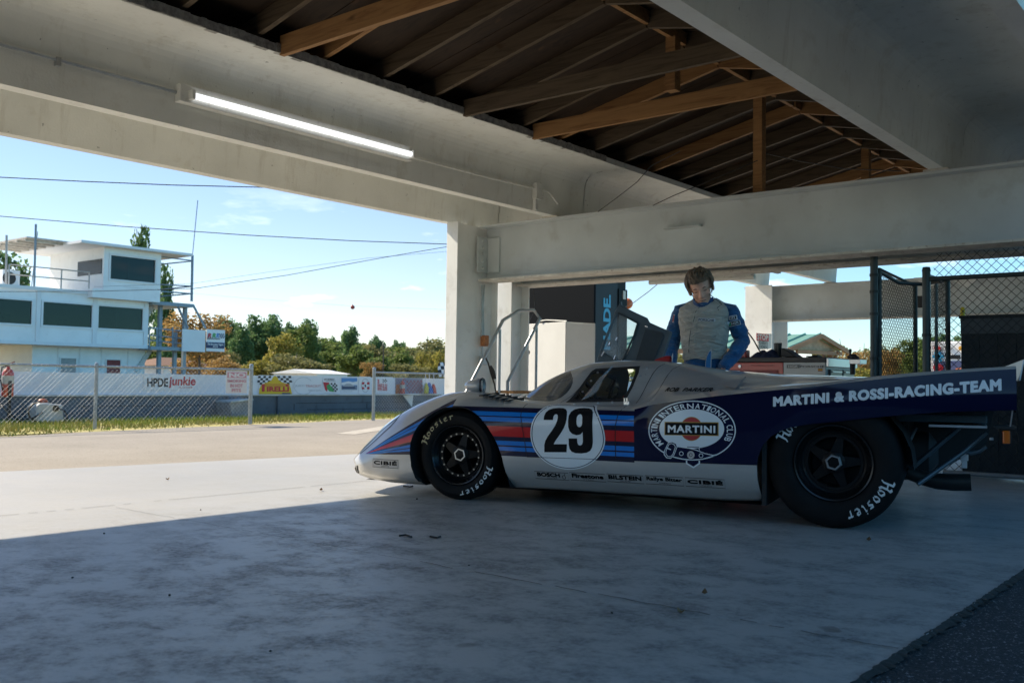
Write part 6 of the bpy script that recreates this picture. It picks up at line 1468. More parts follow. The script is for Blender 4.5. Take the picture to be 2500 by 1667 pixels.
# no smoking sign on the fence
nsg = banner('no_smoking_sign', 'faded white sign NO SMOKING IN HOT PITS on the fence', [('frame', Pm(q3, [(1685, 145), (2048, 148), (2045, 255), (1680, 250)]), K_pk), ('big_letters', T2('NO', (1710, 242), (2030, 158), q3, .05), plain('faded white', (.62, .61, .58), .6)), ('line_letters', T2('SMOKING', (1680, 340), (2040, 285), q3, .03), K_pk), ('line_letters', T2('IN HOT', (1735, 435), (1975, 370), q3, .03), K_pk), ('line_letters', T2('PITS', (1765, 522), (1940, 460), q3, .03), K_pk)], (q3(1655, 548), q3(2065, 122)), plain('old white sign', (.60, .59, .56), .6), YF - .04, 'sign')
# fire extinguishers, fuel caddy, trough, flags
def extinguisher(label, x, y, z, k, stand):
    t = thing('fire_extinguisher', label, 'fire extinguisher', (x, y, 0), 'fire extinguishers on the pit wall')
    b = MB(); b.lathe([(0, 0), (.09 * k, .0), (.095 * k, .02), (.095 * k, .40 * k), (.07 * k, .46 * k), (.03 * k, .49 * k), (.025 * k, .53 * k), (0, .53 * k)], (x, y, z), (0, 0, 1), 18); b.build('cylinder', plain('extinguisher red', (.50, .05, .02), .4, 0, .4), t, smooth=50)
    b = MB(); b.lathe([(.0955 * k, .22 * k), (.0965 * k, .22 * k), (.0965 * k, .36 * k), (.0955 * k, .36 * k)], (x, y, z), (0, 0, 1), 18); b.build('paper_label', plain('pale label', (.45, .42, .36), .6), t, smooth=50)
    b = MB(); b.path([(x, y, z + .52 * k), (x + .01, y, z + .57 * k), (x + .13 * k, y - .02, z + .54 * k)], .012 * k, 6); b.path([(x, y, z + .56 * k), (x + .10 * k, y, z + .60 * k)], .010 * k, 6); b.build('handle', plain('dull red', (.25, .03, .02), .5), t, smooth=50)
    b = MB(); b.path([(x, y - .02, z + .54 * k), (x - .12 * k, y - .03, z + .50 * k), (x - .14 * k, y - .03, z + .3 * k), (x - .10 * k, y - .05, z + .1 * k)], .013 * k, 6); b.build('hose', M_black, t, smooth=50)
    if stand:
        b = MB(); b.tube((x + .0, y - .08, 0), (x, y - .08, z + .25), .03, 8); b.build('stand_post', M_black, t, smooth=50)
p = aY(18, 965, 16.0); extinguisher('red extinguisher on a black stand at the left edge by the fuel caddy', p.x, 16.0, p.z - .02, .93, True)
p = aY(*q2(1780, 300), 16.32); extinguisher('orange red extinguisher standing on the pit wall in front of the photo banner', p.x, 16.33, .43, .62, False)
fc_ = thing('fuel_caddy', 'white fuel caddy tank with red cap and black hose behind the fence', 'fuel tank', tuple(aY(110, 1030, 15.9).xy) + (0,))
z5f = lambda x, y: (x / 5.88, 880 + y / 5.88)
pts = [(450, 880), (455, 720), (475, 640), (520, 608), (640, 606), (740, 625), (845, 625), (860, 875), (800, 885)]
b = MB(); b.prism([onb(z5f(*p), 15.9) for p in pts], lambda u, v, d: (u, d, v), 15.75, 16.1); b.build('tank', pm('old white plastic', (.46, .46, .45), .6, 0, .08, 5), fc_, bevel=.03)
b = MB(); p = aY(*z5f(612, 600), 15.9); b.lathe([(0, .06), (.05, .055), (.08, .03), (.08, 0)], (p.x, p.y, p.z), (0, 0, 1), 14); b.build('cap', plain('orange red cap', (.45, .10, .04), .5), fc_, smooth=50)
b = MB(); b.path([aY(*z5f(*q), 15.7) for q in ((570, 590), (480, 620), (420, 680), (405, 740), (430, 820), (520, 875))], .016, 6); b.build('hose', M_black, fc_, smooth=60)
b = MB(); b.path([aY(*z5f(*q), 15.7) for q in ((840, 680), (920, 720), (965, 790), (955, 840))], .014, 6); b.build('hose', M_black, fc_, smooth=60)
b = MB(); b.path([aY(*z5f(*q), 15.7) for q in ((610, 740), (560, 780), (480, 820), (300, 860), (200, 810), (100, 730), (20, 640))], .014, 6); b.build('hose', M_black, fc_, smooth=60)
b = MB(); a, c = aY(*z5f(760, 725), 15.745), aY(*z5f(840, 640), 15.745); b.box(a.x, c.x, 15.735, 15.748, a.z, c.z); b.build('grip_recess', M_black, fc_)
tr2 = thing('water_trough', 'grey plastic trough against the pit wall behind the fence post', 'trough', tuple(aY(590, 1010, 16).xy) + (0,))
z2f = lambda x, y: (500 + x / 3.618, 700 + y / 3.618)
b = MB(); pr = [onb(z2f(*p), 16) for p in ((195, 1020), (390, 1000), (395, 1150), (215, 1155))]; b.prism(pr, lambda u, v, d: (u, d, v), 15.9, 16.39); b.build('tub', pm('grey plastic', (.20, .22, .24), .6), tr2, bevel=.02)
b = MB(); pr = [onb(z2f(*p), 16) for p in ((193, 1022), (395, 1000), (395, 988), (193, 1008))]; b.prism(pr, lambda u, v, d: (u, d, v), 15.86, 16.4); b.build('rim', pm('pale blue rim', (.30, .38, .42), .5), tr2, bevel=.005)
br_ = thing('white_bracket', 'white triangular shelf bracket below the extinguisher on the pit wall', 'bracket', tuple(aY(*q2(1850, 300), 16.2).xy) + (.2,))
b = MB(); b.prism([onb(q2(*p), 16.25) for p in ((1785, 318), (1902, 318), (1888, 455))], lambda u, v, d: (u, d, v), 16.24, 16.26); b.build('side_plate', K_w, br_)
b = MB(); a, c = aY(*q2(1760, 306), 16.2), aY(*q2(1910, 306), 16.2); b.box(a.x, c.x, 16.05, 16.355, .432, .442); b.build('shelf', K_w, br_)
for nm, pts, mt, lab in (('yellow', [(2040, 297), (2045, 220), (2055, 165), (2062, 170), (2085, 230), (2080, 297)], plain('flag yellow', (.45, .42, .05), .7), 'furled yellow flag on a stick leaning on the pit wall'), ('blue', [(2082, 200), (2092, 165), (2100, 165), (2130, 240), (2140, 297), (2090, 297)], plain('flag blue', (.03, .12, .42), .7), 'furled blue flag on a stick leaning on the pit wall'), ('red', [(2135, 210), (2145, 180), (2152, 185), (2170, 240), (2178, 297), (2145, 297)], plain('flag red', (.48, .06, .04), .7), 'furled red flag on a stick leaning on the pit wall')):
    q = [onb(q2(*p), 16.3) for p in pts]; t = thing('furled_flag', lab, 'flag', (q[0][0], 16.3, .43), 'furled flags on the pit wall')
    b = MB(); b.prism(q, lambda u, v, d: (u, d, v), 16.27, 16.33); b.build('cloth', mt, t, bevel=.012)
    x = q[2][0]; b = MB(); b.tube((x, 16.3, .46), (x - .01, 16.3, .96), .009, 6); b.build('stick', K_w, t)
ck = thing('chequered_flag', 'black and white chequered flag seen at the edge of the white column', 'flag', tuple(aY(1080, 905, 16.0).xy) + (.5,))
vs = []; fs = []; ms = []; p0 = aY(1071, 886, 16.0)
b = MB()
for i in range(6):
    for j in range(4):
        f = lambda u, v: (p0.x + u * .085, 16.0 + .03 * math.sin(u * 1.3 + v), p0.z - v * .085 + .02 * math.sin(u))
        b.add([f(i, j), f(i + 1, j), f(i + 1, j + 1), f(i, j + 1)], [(0, 1, 2, 3)], (i + j) % 2)
b.build('cloth', [K_k, K_w], ck, recalc=False)
b = MB(); b.tube((p0.x + .52, 16, p0.z - .5), (p0.x + .52, 16, p0.z + .06), .01, 6); b.build('stick', K_w, ck)

# grass between road and wall
M_grass = N('green and straw grass'); ri_ = M_grass.new('NewGeometry'); gv = M_grass.coord('Object'); gn = M_grass.noise(gv, .7, 4)
M_grass.base(M_grass.mix(M_grass.ramp(gn, [(.42, .0), (.62, .7)]), M_grass.ramp(ri_.outputs['Random Per Island'], [(0, (.17, .25, .03)), (.5, (.25, .32, .05)), (1, (.38, .37, .09))]), (.36, .27, .13))); M_grass.set(.7, spec=.2); M_grass = M_grass.mat
gr_ = MB(); r6 = random.Random(6)
for i in range(30000):
    x = r6.uniform(-2, 24); e = 12.45 + max(0, min(1, (x - 5.2) / 1.6)) * .62 + max(0, min(14.3, (x - 6.9))) * .155; e = min(e, 14.35)
    y = r6.uniform(e, 16.4); 
    if r6.random() > smooth01((y - e) / .9 + .12): continue
    h_ = r6.uniform(.02, .075) * (.5 + .5 * smooth01((y - e) / 1.2)); a = r6.uniform(0, math.pi); w_ = .010; dx, dy = math.cos(a) * w_, math.sin(a) * w_
    gr_.add([(x - dx, y - dy, -.02), (x + dx, y + dy, -.02), (x + r6.uniform(-.04, .04), y + r6.uniform(-.04, .04), h_)], [(0, 1, 2)])
o = gr_.build('grass', M_grass, recalc=False); tag(o, 'yellow green grass strip growing along the foot of the pit wall', 'grass'); o['kind'] = 'stuff'
vg = MB(); vg.poly([(-30, 12.4, -.02), (60, 14, -.02), (60, 16.45, -.02), (-30, 16.45, -.02)]); struct(vg.build('grass_verge', pm('straw verge soil', (.27, .26, .07), .95, 0, .3, 1.3, c2=(.36, .29, .14))))
tk = MB(); tk.poly([(-200, 19, -.015), (400, 19, -.015), (400, 33, -.015), (-200, 33, -.015)]); struct(tk.build('race_track', asphalt('track asphalt', (.10, .10, .10), (.13, .13, .125), (.2, .2, .19))))
# ------------------------------------------------------------------ control tower
T1 = lambda x, y: (x / 2.8, 500 + y / 2.8)
YT = 45.5
M_tw = pm('white painted tower cladding', (.78, .79, .79), .6, 0, .05, 1.2, dirt=(.45, .43, .40, .3)); M_tg = plain('dark tower glazing', (.010, .012, .014), .25, 0, 0, .25); M_tf = pm('blue grey tower steel', (.22, .28, .33), .5, 0, .1, 3); M_tr = pm('white tower trim', (.70, .71, .72), .6, 0, .04, 2)
tw = thing('control_tower', 'white three level control tower with dark windows beyond the pit wall', 'tower', (25, YT + 3, 0))
def X_(x, y, Y=YT): return aY(*T1(x, y), Y).x
def Z_(x, y, Y=YT): return aY(*T1(x, y), Y).z
xl, xr = X_(-420, 700), X_(1012, 800); zb2, zt2_ = Z_(640, 968), Z_(640, 600)
M_room = pm('dim tan room wall', (.12, .085, .06), .8, 0, .25, .5); M_roomf = pm('dark room furniture', (.03, .025, .025), .6, 0, .3, 1)
G_tw = glass('tower window glass', (.42, .45, .48), .02, .55)
def storey(nm, x0, x1, y0, y1, z0, z1, wins):
    """walls round a room, the front one pierced by windows given as (x0, x1, z0, z1)"""
    b = MB(); wz0, wz1 = wins[0][2], wins[0][3]; t = .15
    b.box(x0, x1, y0, y0 + t, z0, wz0); b.box(x0, x1, y0, y0 + t, wz1, z1); cur = x0
    for w in wins: b.box(cur, w[0], y0, y0 + t, wz0 + .001, wz1 - .001); cur = w[1]
    b.box(cur, x1, y0, y0 + t, wz0 + .001, wz1 - .001)
    b.box(x0, x0 + t, y0 + t + .001, y1, z0, z1); b.box(x1 - t, x1, y0 + t + .001, y1, z0, z1); b.box(x0 + t + .001, x1 - t - .001, y1 - t, y1, z0, z1)
    b.box(x0 + t, x1 - t, y0 + t, y1 - t - .001, z0, z0 + .1); b.box(x0 + t, x1 - t, y0 + t, y1 - t - .001, z1 - .1, z1); o = b.build(nm, M_tw, tw)
    r = MB(); r.box(x0 + t, x1 - t, y0 + 3.0, y0 + 3.05, z0 + .1, z1 - .1); r.build('room_wall', M_room, o)
    f = MB(); f.box(x0 + t, x1 - t, y0 + .5, y0 + 1.1, wz0 - .25, wz0 + .08); rf = random.Random(2); x = x0 + .5
    while x < x1 - 1: h = rf.uniform(.15, .5); f.box(x, x + rf.uniform(.2, .7), y0 + 1.3, y0 + 1.5, wz0 - .2, wz0 + .1 + h); x += rf.uniform(.8, 2.2)
    f.build('room_fittings', M_roomf, o)
def wrect(a, b, c, d, Y): A = aY(*T1(a, d), Y); B = aY(*T1(c, b), Y); return (A.x, B.x, Z_((a + c) / 2, d, Y), Z_((a + c) / 2, b, Y))
W3 = [wrect(-180, 655, 218, 808, YT), wrect(290, 668, 630, 830, YT), wrect(668, 697, 976, 848, YT)]; zw0, zw1 = sum(w[2] for w in W3) / 3, sum(w[3] for w in W3) / 3
W3 = [(w[0], w[1], zw0, zw1) for w in W3]
storey('middle_storey', xl, xr, YT, YT + 7, zb2, zt2_, W3)
xc = X_(215, 1000, YT + 1); b = MB(); b.box(xc, X_(982, 1100, YT + 1), YT + .9, YT + 5.4, 0, zb2 - .003); b.build('ground_storey', M_tw, tw)
def window(nm, x0, y0, x1, y1, Y, par, mt=M_tg, fr=.09, mull=0):
    a, c = aY(*T1(x0, y1), Y), aY(*T1(x1, y0), Y); za, zc = (Z_((x0 + x1) / 2, y1, Y)), (Z_((x0 + x1) / 2, y0, Y))
    b = MB(); b.box(a.x, c.x, Y - .03, Y - .005, za, zc); o = b.build(nm, mt, par)
    f = MB()
    for q in ((a.x - fr, c.x + fr, za - fr, za), (a.x - fr, c.x + fr, zc, zc + fr), (a.x - fr, a.x, za + .001, zc - .001), (c.x, c.x + fr, za + .001, zc - .001)): f.box(q[0], q[1], Y - .07, Y - .002, q[2], q[3])
    f.build('frame', M_tr, o)
    return o
def pane(w, Y):
    b = MB(); b.box(w[0] - .02, w[1] + .02, Y + .03, Y + .045, w[2] - .02, w[3] + .02); o = b.build('window', G_tw, tw); f = MB(); fr = .09
    for q in ((w[0] - fr, w[1] + fr, w[2] - fr, w[2]), (w[0] - fr, w[1] + fr, w[3], w[3] + fr), (w[0] - fr, w[0], w[2] + .001, w[3] - .001), (w[1], w[1] + fr, w[2] + .001, w[3] - .001)): f.box(q[0], q[1], Y - .05, Y - .002, q[2], q[3])
    f.build('frame', M_tr, o)
for w in W3: pane(w, YT)
window('window', 408, 1050, 517, 1190, YT + .9, tw, pm('grey blind', (.30, .31, .31), .6), .05); window('window', 722, 1060, 820, 1190, YT + .9, tw, pm('red brown blind', (.20, .03, .03), .6), .05)
tr_ = MB()
for x in (262, 650, 1000): tr_.box(X_(x - 18, 800), X_(x + 10, 800), YT - .06, YT - .004, zb2, zt2_ - .01)
tr_.box(xl, xr, YT - .08, YT - .062, zb2 - .02, zb2 + .14); tr_.box(xl, xr, YT - .08, YT - .062, zt2_ - .12, zt2_ + .05)
tr_.build('trim', M_tr, tw)
for x in (390, 540, 690, 870):
    b = MB(); xx = X_(x, 1050, YT + .9); b.box(xx, xx + .06, YT + .87, YT + .898, 0, zb2 - .01); b.build('cover_strip', M_tr, tw)
YC = YT - .5
xc0, xc1 = X_(707, 500, YC), X_(1098, 500, YC); zc0, zc1 = Z_(900, 652, YC), Z_(900, 310, YC)
WC = wrect(752, 362, 1062, 520, YC); storey('top_cabin', xc0, xc1, YC, YC + 5.6, zc0, zc1, [WC]); pane(WC, YC)
b = MB(); xs0 = X_(632, 620, YC); b.box(xs0, xc0 - .002, YC, YC + .5, zc0, zt2_ + .15); b.build('skirt', M_tw, tw)
# side window of the cabin faces -X
a, c = aX(*T1(532, 510), xc0), aX(*T1(700, 355), xc0); b = MB(); b.box(xc0 - .03, xc0 - .005, c.y, a.y, a.z + .15, c.z - .1); b.build('window', M_tg, tw)
b = MB(); b.box(xc0 - 1.4, xc1 + 1.5, YC - .5, YC + 6.5, zc1 + .002, zc1 + .13); b.build('roof', M_tr, tw)
pg = MB(); X0c, X1c = X_(80, 280, YT + 3), xc0 - 1.2; zc_ = Z_(250, 262, YT + 2)
for k in range(6): pg.box(X0c - .3, X1c + .6, YT + .8 + .9 * k, YT + .9 + .9 * k, zc_ - .12, zc_ - .02)
pg.box(X0c - .4, X1c + .6, YT + .5, YT + 5.8, zc_, zc_ + .06); pg.build('canopy', pm('weathered white canopy', (.50, .48, .44), .7), tw)
def rail(pts, r=.035, m=M_tf, nm='railing'): b = MB(); b.path(pts, r, 6); return b.build(nm, m, tw, smooth=60)
M_old = pm('rusty white rail', (.50, .46, .42), .7, 0, .15, 6)
for k, h in enumerate((1.0, .55)):
    z = zt2_ + h; rail([(X_(80, 500), YT + .3, z), (X_(630, 500), YT + .25, z)], .03, M_old)
for x in (80, 255, 440, 630): rail([(X_(x, 500), YT + .3, zt2_), (X_(x, 500), YT + .3, zt2_ + 1.0)], .035, M_old)
rail([(X_(75, 500), YT + .5, zt2_), (X_(75, 300), YT + .5, zc_)], .05, M_old); rail([(X_(256, 300), YT + .2, zt2_ - .1), (X_(259, 130), YT + .2, Z_(259, 130))], .05, M_tf, 'mast'); rail([(X_(283, 500), YT + 1, zt2_), (X_(325, 170), YT + 1, Z_(325, 170))], .02, M_tf, 'mast')
b = MB(); b.box(X_(95, 540), X_(215, 540), YT + 1.2, YT + 1.9, zt2_ + .02, zt2_ + .85); o = b.build('air_conditioner', M_tr, tw, bevel=.02); b = MB(); b.lathe([(0, .0), (.28, 0), (.30, .02), (.30, -.01)], (X_(140, 540), YT + 1.19, zt2_ + .45), (0, -1, 0), 16); b.build('fan', M_black, o)
# outside stair tower
xs1, xs2, xs3 = X_(1020, 700), X_(1118, 900), X_(1288, 900); zp1, zp2 = Z_(1150, 668), Z_(1150, 972)
b = MB(); b.box(xs1, X_(1302, 670), YT - .3, YT + 3, zp1 - .18, zp1); b.build('landing', M_tf, tw)
b = MB(); b.box(xs1, X_(1240, 970), YT - .3, YT + 3, zp2 - .18, zp2); b.build('landing', M_tf, tw)
for x, zt_ in ((xs2, zp1), (xs3, zp1), (xs2 + .9, zp2 + 1)): 
    b = MB(); b.box(x - .09, x + .09, YT + .3, YT + .48, 0, zt_ - .181); b.build('stair_post', M_tf, tw)
for (x0, y0), (x1, y1) in (((1192, 675), (1270, 845)), ((1305, 685), (1390, 845))): rail([(X_(x0, y0), YT - .2, Z_(x0, y0)), (X_(x1, y1), YT - .2, Z_(x1, y1))], .06, M_tf, 'brace')
for y0, y1 in ((355, 382), (405, 385), (545, 556), (580, 558), (592, 608), (625, 608)): rail([(X_(1100, y0), YT + (2 if y0 > y1 else 0), Z_(1100, y0)), (X_(1310, y1), YT, Z_(1310, y1))], .035)
rail([(X_(1310, 660), YT, Z_(1310, 660)), (X_(1316, 345), YT, Z_(1316, 345))], .07, M_tf, 'mast'); rail([(X_(1316, 345), YT, Z_(1316, 345)), (X_(1352, -30), YT, Z_(1352, -30))], .022, M_tf, 'aerial'); rail([(X_(1122, 405), YT + 1, Z_(1122, 405)), (X_(1115, 650), YT + 1, Z_(1115, 650))], .05)
for y in (840, 890, 925): rail([(X_(1018, y), YT, Z_(1018, y)), (X_(1240, y + 22), YT, Z_(1240, y + 22))], .035)
for x in (1020, 1072, 1180): rail([(X_(x, 830), YT, Z_(x, 835)), (X_(x, 970), YT, Z_(x, 970))], .04)
for (x0, y0), (x1, y1) in (((1018, 830), (1105, 690)), ((990, 1140), (1090, 990))):
    A_, B_ = V((X_(x0, y0), YT + 1.2, Z_(x0, y0))), V((X_(x1, y1), YT + 1.2, Z_(x1, y1))); b = MB()
    for s in (-.35, .35): b.beam(A_ + V((0, s, 0)), B_ + V((0, s, 0)), .05, .22)
    for k in range(1, 9): p = A_.lerp(B_, k / 9); b.box(p.x - .16, p.x + .16, p.y - .35, p.y + .35, p.z - .02, p.z + .02)
    b.build('stair_flight', pm('pale stair steel', (.55, .56, .55), .6), tw)
b = MB(); a, c = aY(*T1(1240, 1000), YT - .4), aY(*T1(1402, 858), YT - .4); b.box(a.x, c.x, YT - .45, YT - .4, a.z, c.z); b.build('blank_board', M_tr, tw)
b = MB(); a, c = aY(*T1(1407, 1000), YT - .4), aY(*T1(1535, 857), YT - .4); b.box(a.x, c.x, YT - .45, YT - .4, a.z, c.z); o = b.build('club_board', M_tr, tw)
def tt(s, x0, y0, x1, y1, mt, bold=.02, shear=0, nm='lettering', Y=YT - .47): a, c = aY(*T1(x0, y1), Y), aY(*T1(x1, y0), Y); t = text2d(s, 1, 1, bold, shear); m = MB(); m.sheet(t, lambda u, v: (lerp(a.x, c.x, u), Y, lerp(a.z, c.z, v))); m.build(nm, mt, o, recalc=False)
tt('R', 1418, 878, 1447, 908, K_r, .05, .2); tt('R', 1450, 878, 1478, 908, K_g, .05, .2); tt('R', 1478, 878, 1500, 908, K_b, .05, .2); tt('ROEBLING ROAD RACEWAY', 1415, 912, 1505, 918, K_k)
m = MB(); cc_ = checks(lambda u, v: (u, v), 1497, 880, 1532, 912, 5, 4, 6); m.add([(lambda P: (P.x, YT - .47, P.z))(aY(*T1(*p), YT - .47)) for p in cc_[0]], cc_[1]); m.build('chequers', K_db, o, recalc=False)
m = MB(); a, c = aY(*T1(1408, 978), YT - .46), aY(*T1(1534, 943), YT - .46); m.box(a.x, c.x, YT - .465, YT - .452, a.z, c.z); m.build('dark_band', K_db, o)
tt('The Buccaneer Region', 1418, 948, 1527, 962, K_w, .02, .15, Y=YT - .48); tt('SCCA', 1455, 964, 1490, 974, K_w, .03, .15, Y=YT - .48)
# ------------------------------------------------------------------ trees
def leaf_mat(name, cols):
    n = N(name); g = n.new('NewGeometry'); v = n.coord('Object'); c = n.ramp(g.outputs['Random Per Island'], [(0, cols[0]), (.5, cols[1]), (1, cols[2])])
    n.base(c); n.set(.6, spec=.25); tr = n.new('BsdfTranslucent'); n.l(c, tr.inputs['Color']); m = n.new('MixShader'); m.inputs[0].default_value = .45
    n.l(n.b.outputs[0], m.inputs[1]); n.l(tr.outputs[0], m.inputs[2]); n.l(m.outputs[0], n.out.inputs['Surface']); return n.mat
L_pine = leaf_mat('pine needles', [(0.084, 0.154, 0.061), (0.126, 0.210, 0.084), (0.168, 0.266, 0.098)]); L_green = leaf_mat('green leaves', [(0.096, 0.136, 0.035), (0.136, 0.192, 0.048), (0.192, 0.240, 0.072)]); L_yel = leaf_mat('yellow green leaves', [(0.192, 0.192, 0.040), (0.288, 0.264, 0.056), (0.384, 0.320, 0.080)]); L_or = leaf_mat('orange autumn leaves', [(.26, .15, .05), (.36, .23, .08), (.44, .31, .12)]); L_ol = leaf_mat('olive leaves', [(0.136, 0.144, 0.056), (0.192, 0.192, 0.072), (0.256, 0.240, 0.096)])
M_bark = pm('grey brown bark', (.11, .085, .065), .95, 0, .3, 3)
def crown(seed, n, blobs, lsz, flat=.5):
    r = random.Random(seed); m = MB(); tot = sum(b[3] ** 2 for b in blobs)
    for (x, y, z, R_) in blobs:
        for i in range(int(n * R_ * R_ / tot)):
            u = r.uniform(-1, 1); a = r.uniform(0, 2 * math.pi); q = math.sqrt(1 - u * u); rr = R_ * r.uniform(.55, 1.05) * (1 + .18 * math.sin(a * 3 + seed) * math.cos(u * 4))
            p = V((x + rr * q * math.cos(a), y + rr * q * math.sin(a), z + rr * u * .82)); s = lsz * r.uniform(.6, 1.3)
            t = V((r.gauss(0, 1), r.gauss(0, 1), r.gauss(0, 1) * flat)).normalized(); w = t.cross(V((r.gauss(0, 1), r.gauss(0, 1), r.gauss(0, 1)))).normalized()
            m.add([p - t * s, p + w * s * .55, p + t * s, p - w * s * .55], [(0, 1, 2, 3)])
    return m
def trunk(h, r0, limbs, seed):
    r = random.Random(seed); m = MB(); m.path([(0, 0, 0), (r.uniform(-.02, .02) * h, 0, h * .35), (r.uniform(-.04, .04) * h, r.uniform(-.03, .03) * h, h * .7), (0, 0, h * .95)], r0, 7, rs=[r0, r0 * .8, r0 * .5, r0 * .15])
    for (x, y, z, R_) in limbs: m.path([(0, 0, z * .62), (x * .5, y * .5, z * .82), (x, y, z)], r0 * .3, 5, rs=[r0 * .35, r0 * .22, r0 * .08])
    return m
def blob_set(kind, seed):
    r = random.Random(seed); B = []
    if kind == 'pine':
        B = [(r.uniform(-.10, .10), r.uniform(-.10, .10), z, R_) for z, R_ in ((.93, .11), (.85, .17), (.75, .20), (.62, .21), (.48, .21), (.33, .20), (.18, .17))]
        B += [(.24 * math.cos(a), .24 * math.sin(a), r.uniform(.38, .86), r.uniform(.09, .14)) for a in [r.uniform(0, 6.28) for _ in range(9)]]
    elif kind == 'round':
        B = [(0, 0, .62, .26), (0, 0, .85, .13)] + [(.26 * math.cos(a), .26 * math.sin(a), r.uniform(.22, .82), r.uniform(.12, .19)) for a in [r.uniform(0, 6.28) for _ in range(11)]]
    else:
        B = [(0, 0, .40, .24), (0, 0, .70, .18)] + [(.28 * math.cos(a), .28 * math.sin(a), r.uniform(.14, .75), r.uniform(.12, .2)) for a in [r.uniform(0, 6.28) for _ in range(12)]]
    return B
_PT = {}
def tree_kind(key, kind, mat, n, lsz, seeds):
    _PT[key] = []
    for s in seeds:
        B = blob_set(kind, s); t = bpy.data.objects.new('t', None); 
        _PT[key].append((crown(s, n, B, lsz), trunk(1, .018, B[:9], s), mat, [None]))
tree_kind('pine', 'pine', L_pine, 3600, 0.032, (1, 2, 3)); tree_kind('green', 'round', L_green, 4200, 0.030, (4, 5, 6)); tree_kind('yellow', 'bush', L_yel, 4000, 0.030, (7, 8)); tree_kind('orange', 'round', L_or, 3600, 0.026, (9, 10)); tree_kind('olive', 'bush', L_ol, 4000, 0.030, (11, 12))
TR_N = {'pine': 'pine_tree', 'green': 'leafy_tree', 'yellow': 'autumn_tree', 'orange': 'autumn_tree', 'olive': 'oak_tree'}
r8 = random.Random(8)
def tree(key, px, ytop, wpx, D, label, k=None):
    """a tree standing D metres from the camera, its top at (px, ytop) and its crown wpx wide in the picture"""
    d = ray(px, ytop); hd_ = math.hypot(d.x, d.y); P = CAM + d * (D / hd_); h = P.z; Wd = wpx * D / FPX
    cr_, tk_, mt, cache = _PT[key][(k if k is not None else r8.randrange(9)) % len(_PT[key])]
    t = thing(TR_N[key], label, 'tree', (P.x, P.y, 0), 'trees beyond the track'); a = r8.uniform(0, 6.28)
    if cache[0] is None:
        o = cr_.build('crown', mt, None, recalc=False); q = tk_.build('trunk', M_bark, None, smooth=60); cache[0] = (o, q); o.parent = t; q.parent = t
    else:
        for src in cache[0]: c = src.copy(); COL.objects.link(c); c.parent = t
    t.rotation_euler = (0, 0, a); sxy = Wd / .78; t.scale = (sxy, sxy, h / 1.0); return t
TL = [('pine', 345, 560, 95, 95, 'dark pine top rising behind the white control tower roof'), ('pine', 20, 622, 150, 90, 'dark spreading pine left of the control tower canopy'), ('pine', 405, 650, 60, 110, 'dark narrow pine behind the tower stair'),
 ('orange', 490, 752, 150, 75, 'orange autumn tree behind the club board'), ('orange', 545, 868, 110, 70, 'low orange brown tree below the club board'), ('yellow', 10, 830, 120, 75, 'yellow green bush at the far left beside the tower foot'),
 ('pine', 552, 775, 70, 170, 'dark pine just right of the club board'), ('pine', 590, 790, 70, 165, 'second dark pine right of the club board'), ('pine', 625, 772, 80, 170, 'tallest dark pine with a broad top over the no smoking sign'), ('pine', 668, 770, 95, 168, 'dark broad pine left of the yellow green tree'), ('pine', 705, 790, 60, 172, 'dark pine half hidden behind the yellow green tree'),
 ('olive', 570, 850, 80, 140, 'olive tree under the dark pines'), ('yellow', 640, 868, 90, 120, 'yellow tree low over the PIRELLI banner'), ('yellow', 700, 790, 90, 130, 'tall yellow green tree in the middle of the wood'), ('green', 745, 782, 105, 135, 'tall green tree beside the yellow green tree'), ('pine', 757, 782, 70, 150, 'pine with a rounded top in the middle of the wood'), ('olive', 725, 855, 130, 115, 'wide olive tree in front of the tall green tree'), ('olive', 760, 870, 110, 112, 'wide olive tree over the circle banner'),
 ('pine', 815, 822, 40, 190, 'small far pine in the dip of the tree line'), ('pine', 860, 797, 62, 150, 'pine with a clear round top below the marker ball'), ('green', 870, 838, 100, 125, 'green tree under the round topped pine'), ('green', 820, 850, 80, 140, 'green tree left of the round topped pine'), ('pine', 920, 820, 50, 190, 'far pine right of the round topped pine'), ('olive', 930, 830, 90, 160, 'olive tree in the far row right of the pines'), ('pine', 975, 832, 50, 195, 'small far pine before the white column'), ('green', 985, 850, 85, 130, 'bright green tree left of the oak'), ('olive', 1045, 812, 120, 140, 'big olive oak beside the white column'), ('yellow', 1030, 842, 60, 120, 'narrow yellow tree before the oak'), ('yellow', 1075, 838, 70, 118, 'yellow tree at the edge of the white column'), ('green', 935, 865, 80, 112, 'low green tree over the car photo banner'), ('orange', 905, 880, 60, 110, 'low rusty bush over the crest banner'), ('olive', 1000, 880, 110, 108, 'low olive bush right of the end post'),
 ('pine', 1130, 800, 90, 150, 'pine behind the corner column'), ('olive', 1200, 850, 120, 130, 'olive tree behind the corner columns')]
for a in TL: tree(*a)
r12 = random.Random(12)
for k in range(60):
    px = 395 + k * 12 + r12.uniform(-8, 8); y = lerp(806, 842, smooth01((px - 640) / 300)) + r12.uniform(-12, 20)
    tree(r12.choice(['green', 'olive', 'pine', 'green', 'olive', 'green']), px, y, r12.uniform(90, 140), r12.uniform(175, 230), 'one of the close set trees filling the back row of the wood')
for k in range(26):
    px = 1560 + k * 36 + r12.uniform(-8, 8)
    tree(r12.choice(['olive', 'yellow', 'green']), px, 862 + r12.uniform(-14, 14), r12.uniform(60, 95), r12.uniform(90, 120), 'one of the close set far trees behind the pavilion and bays')
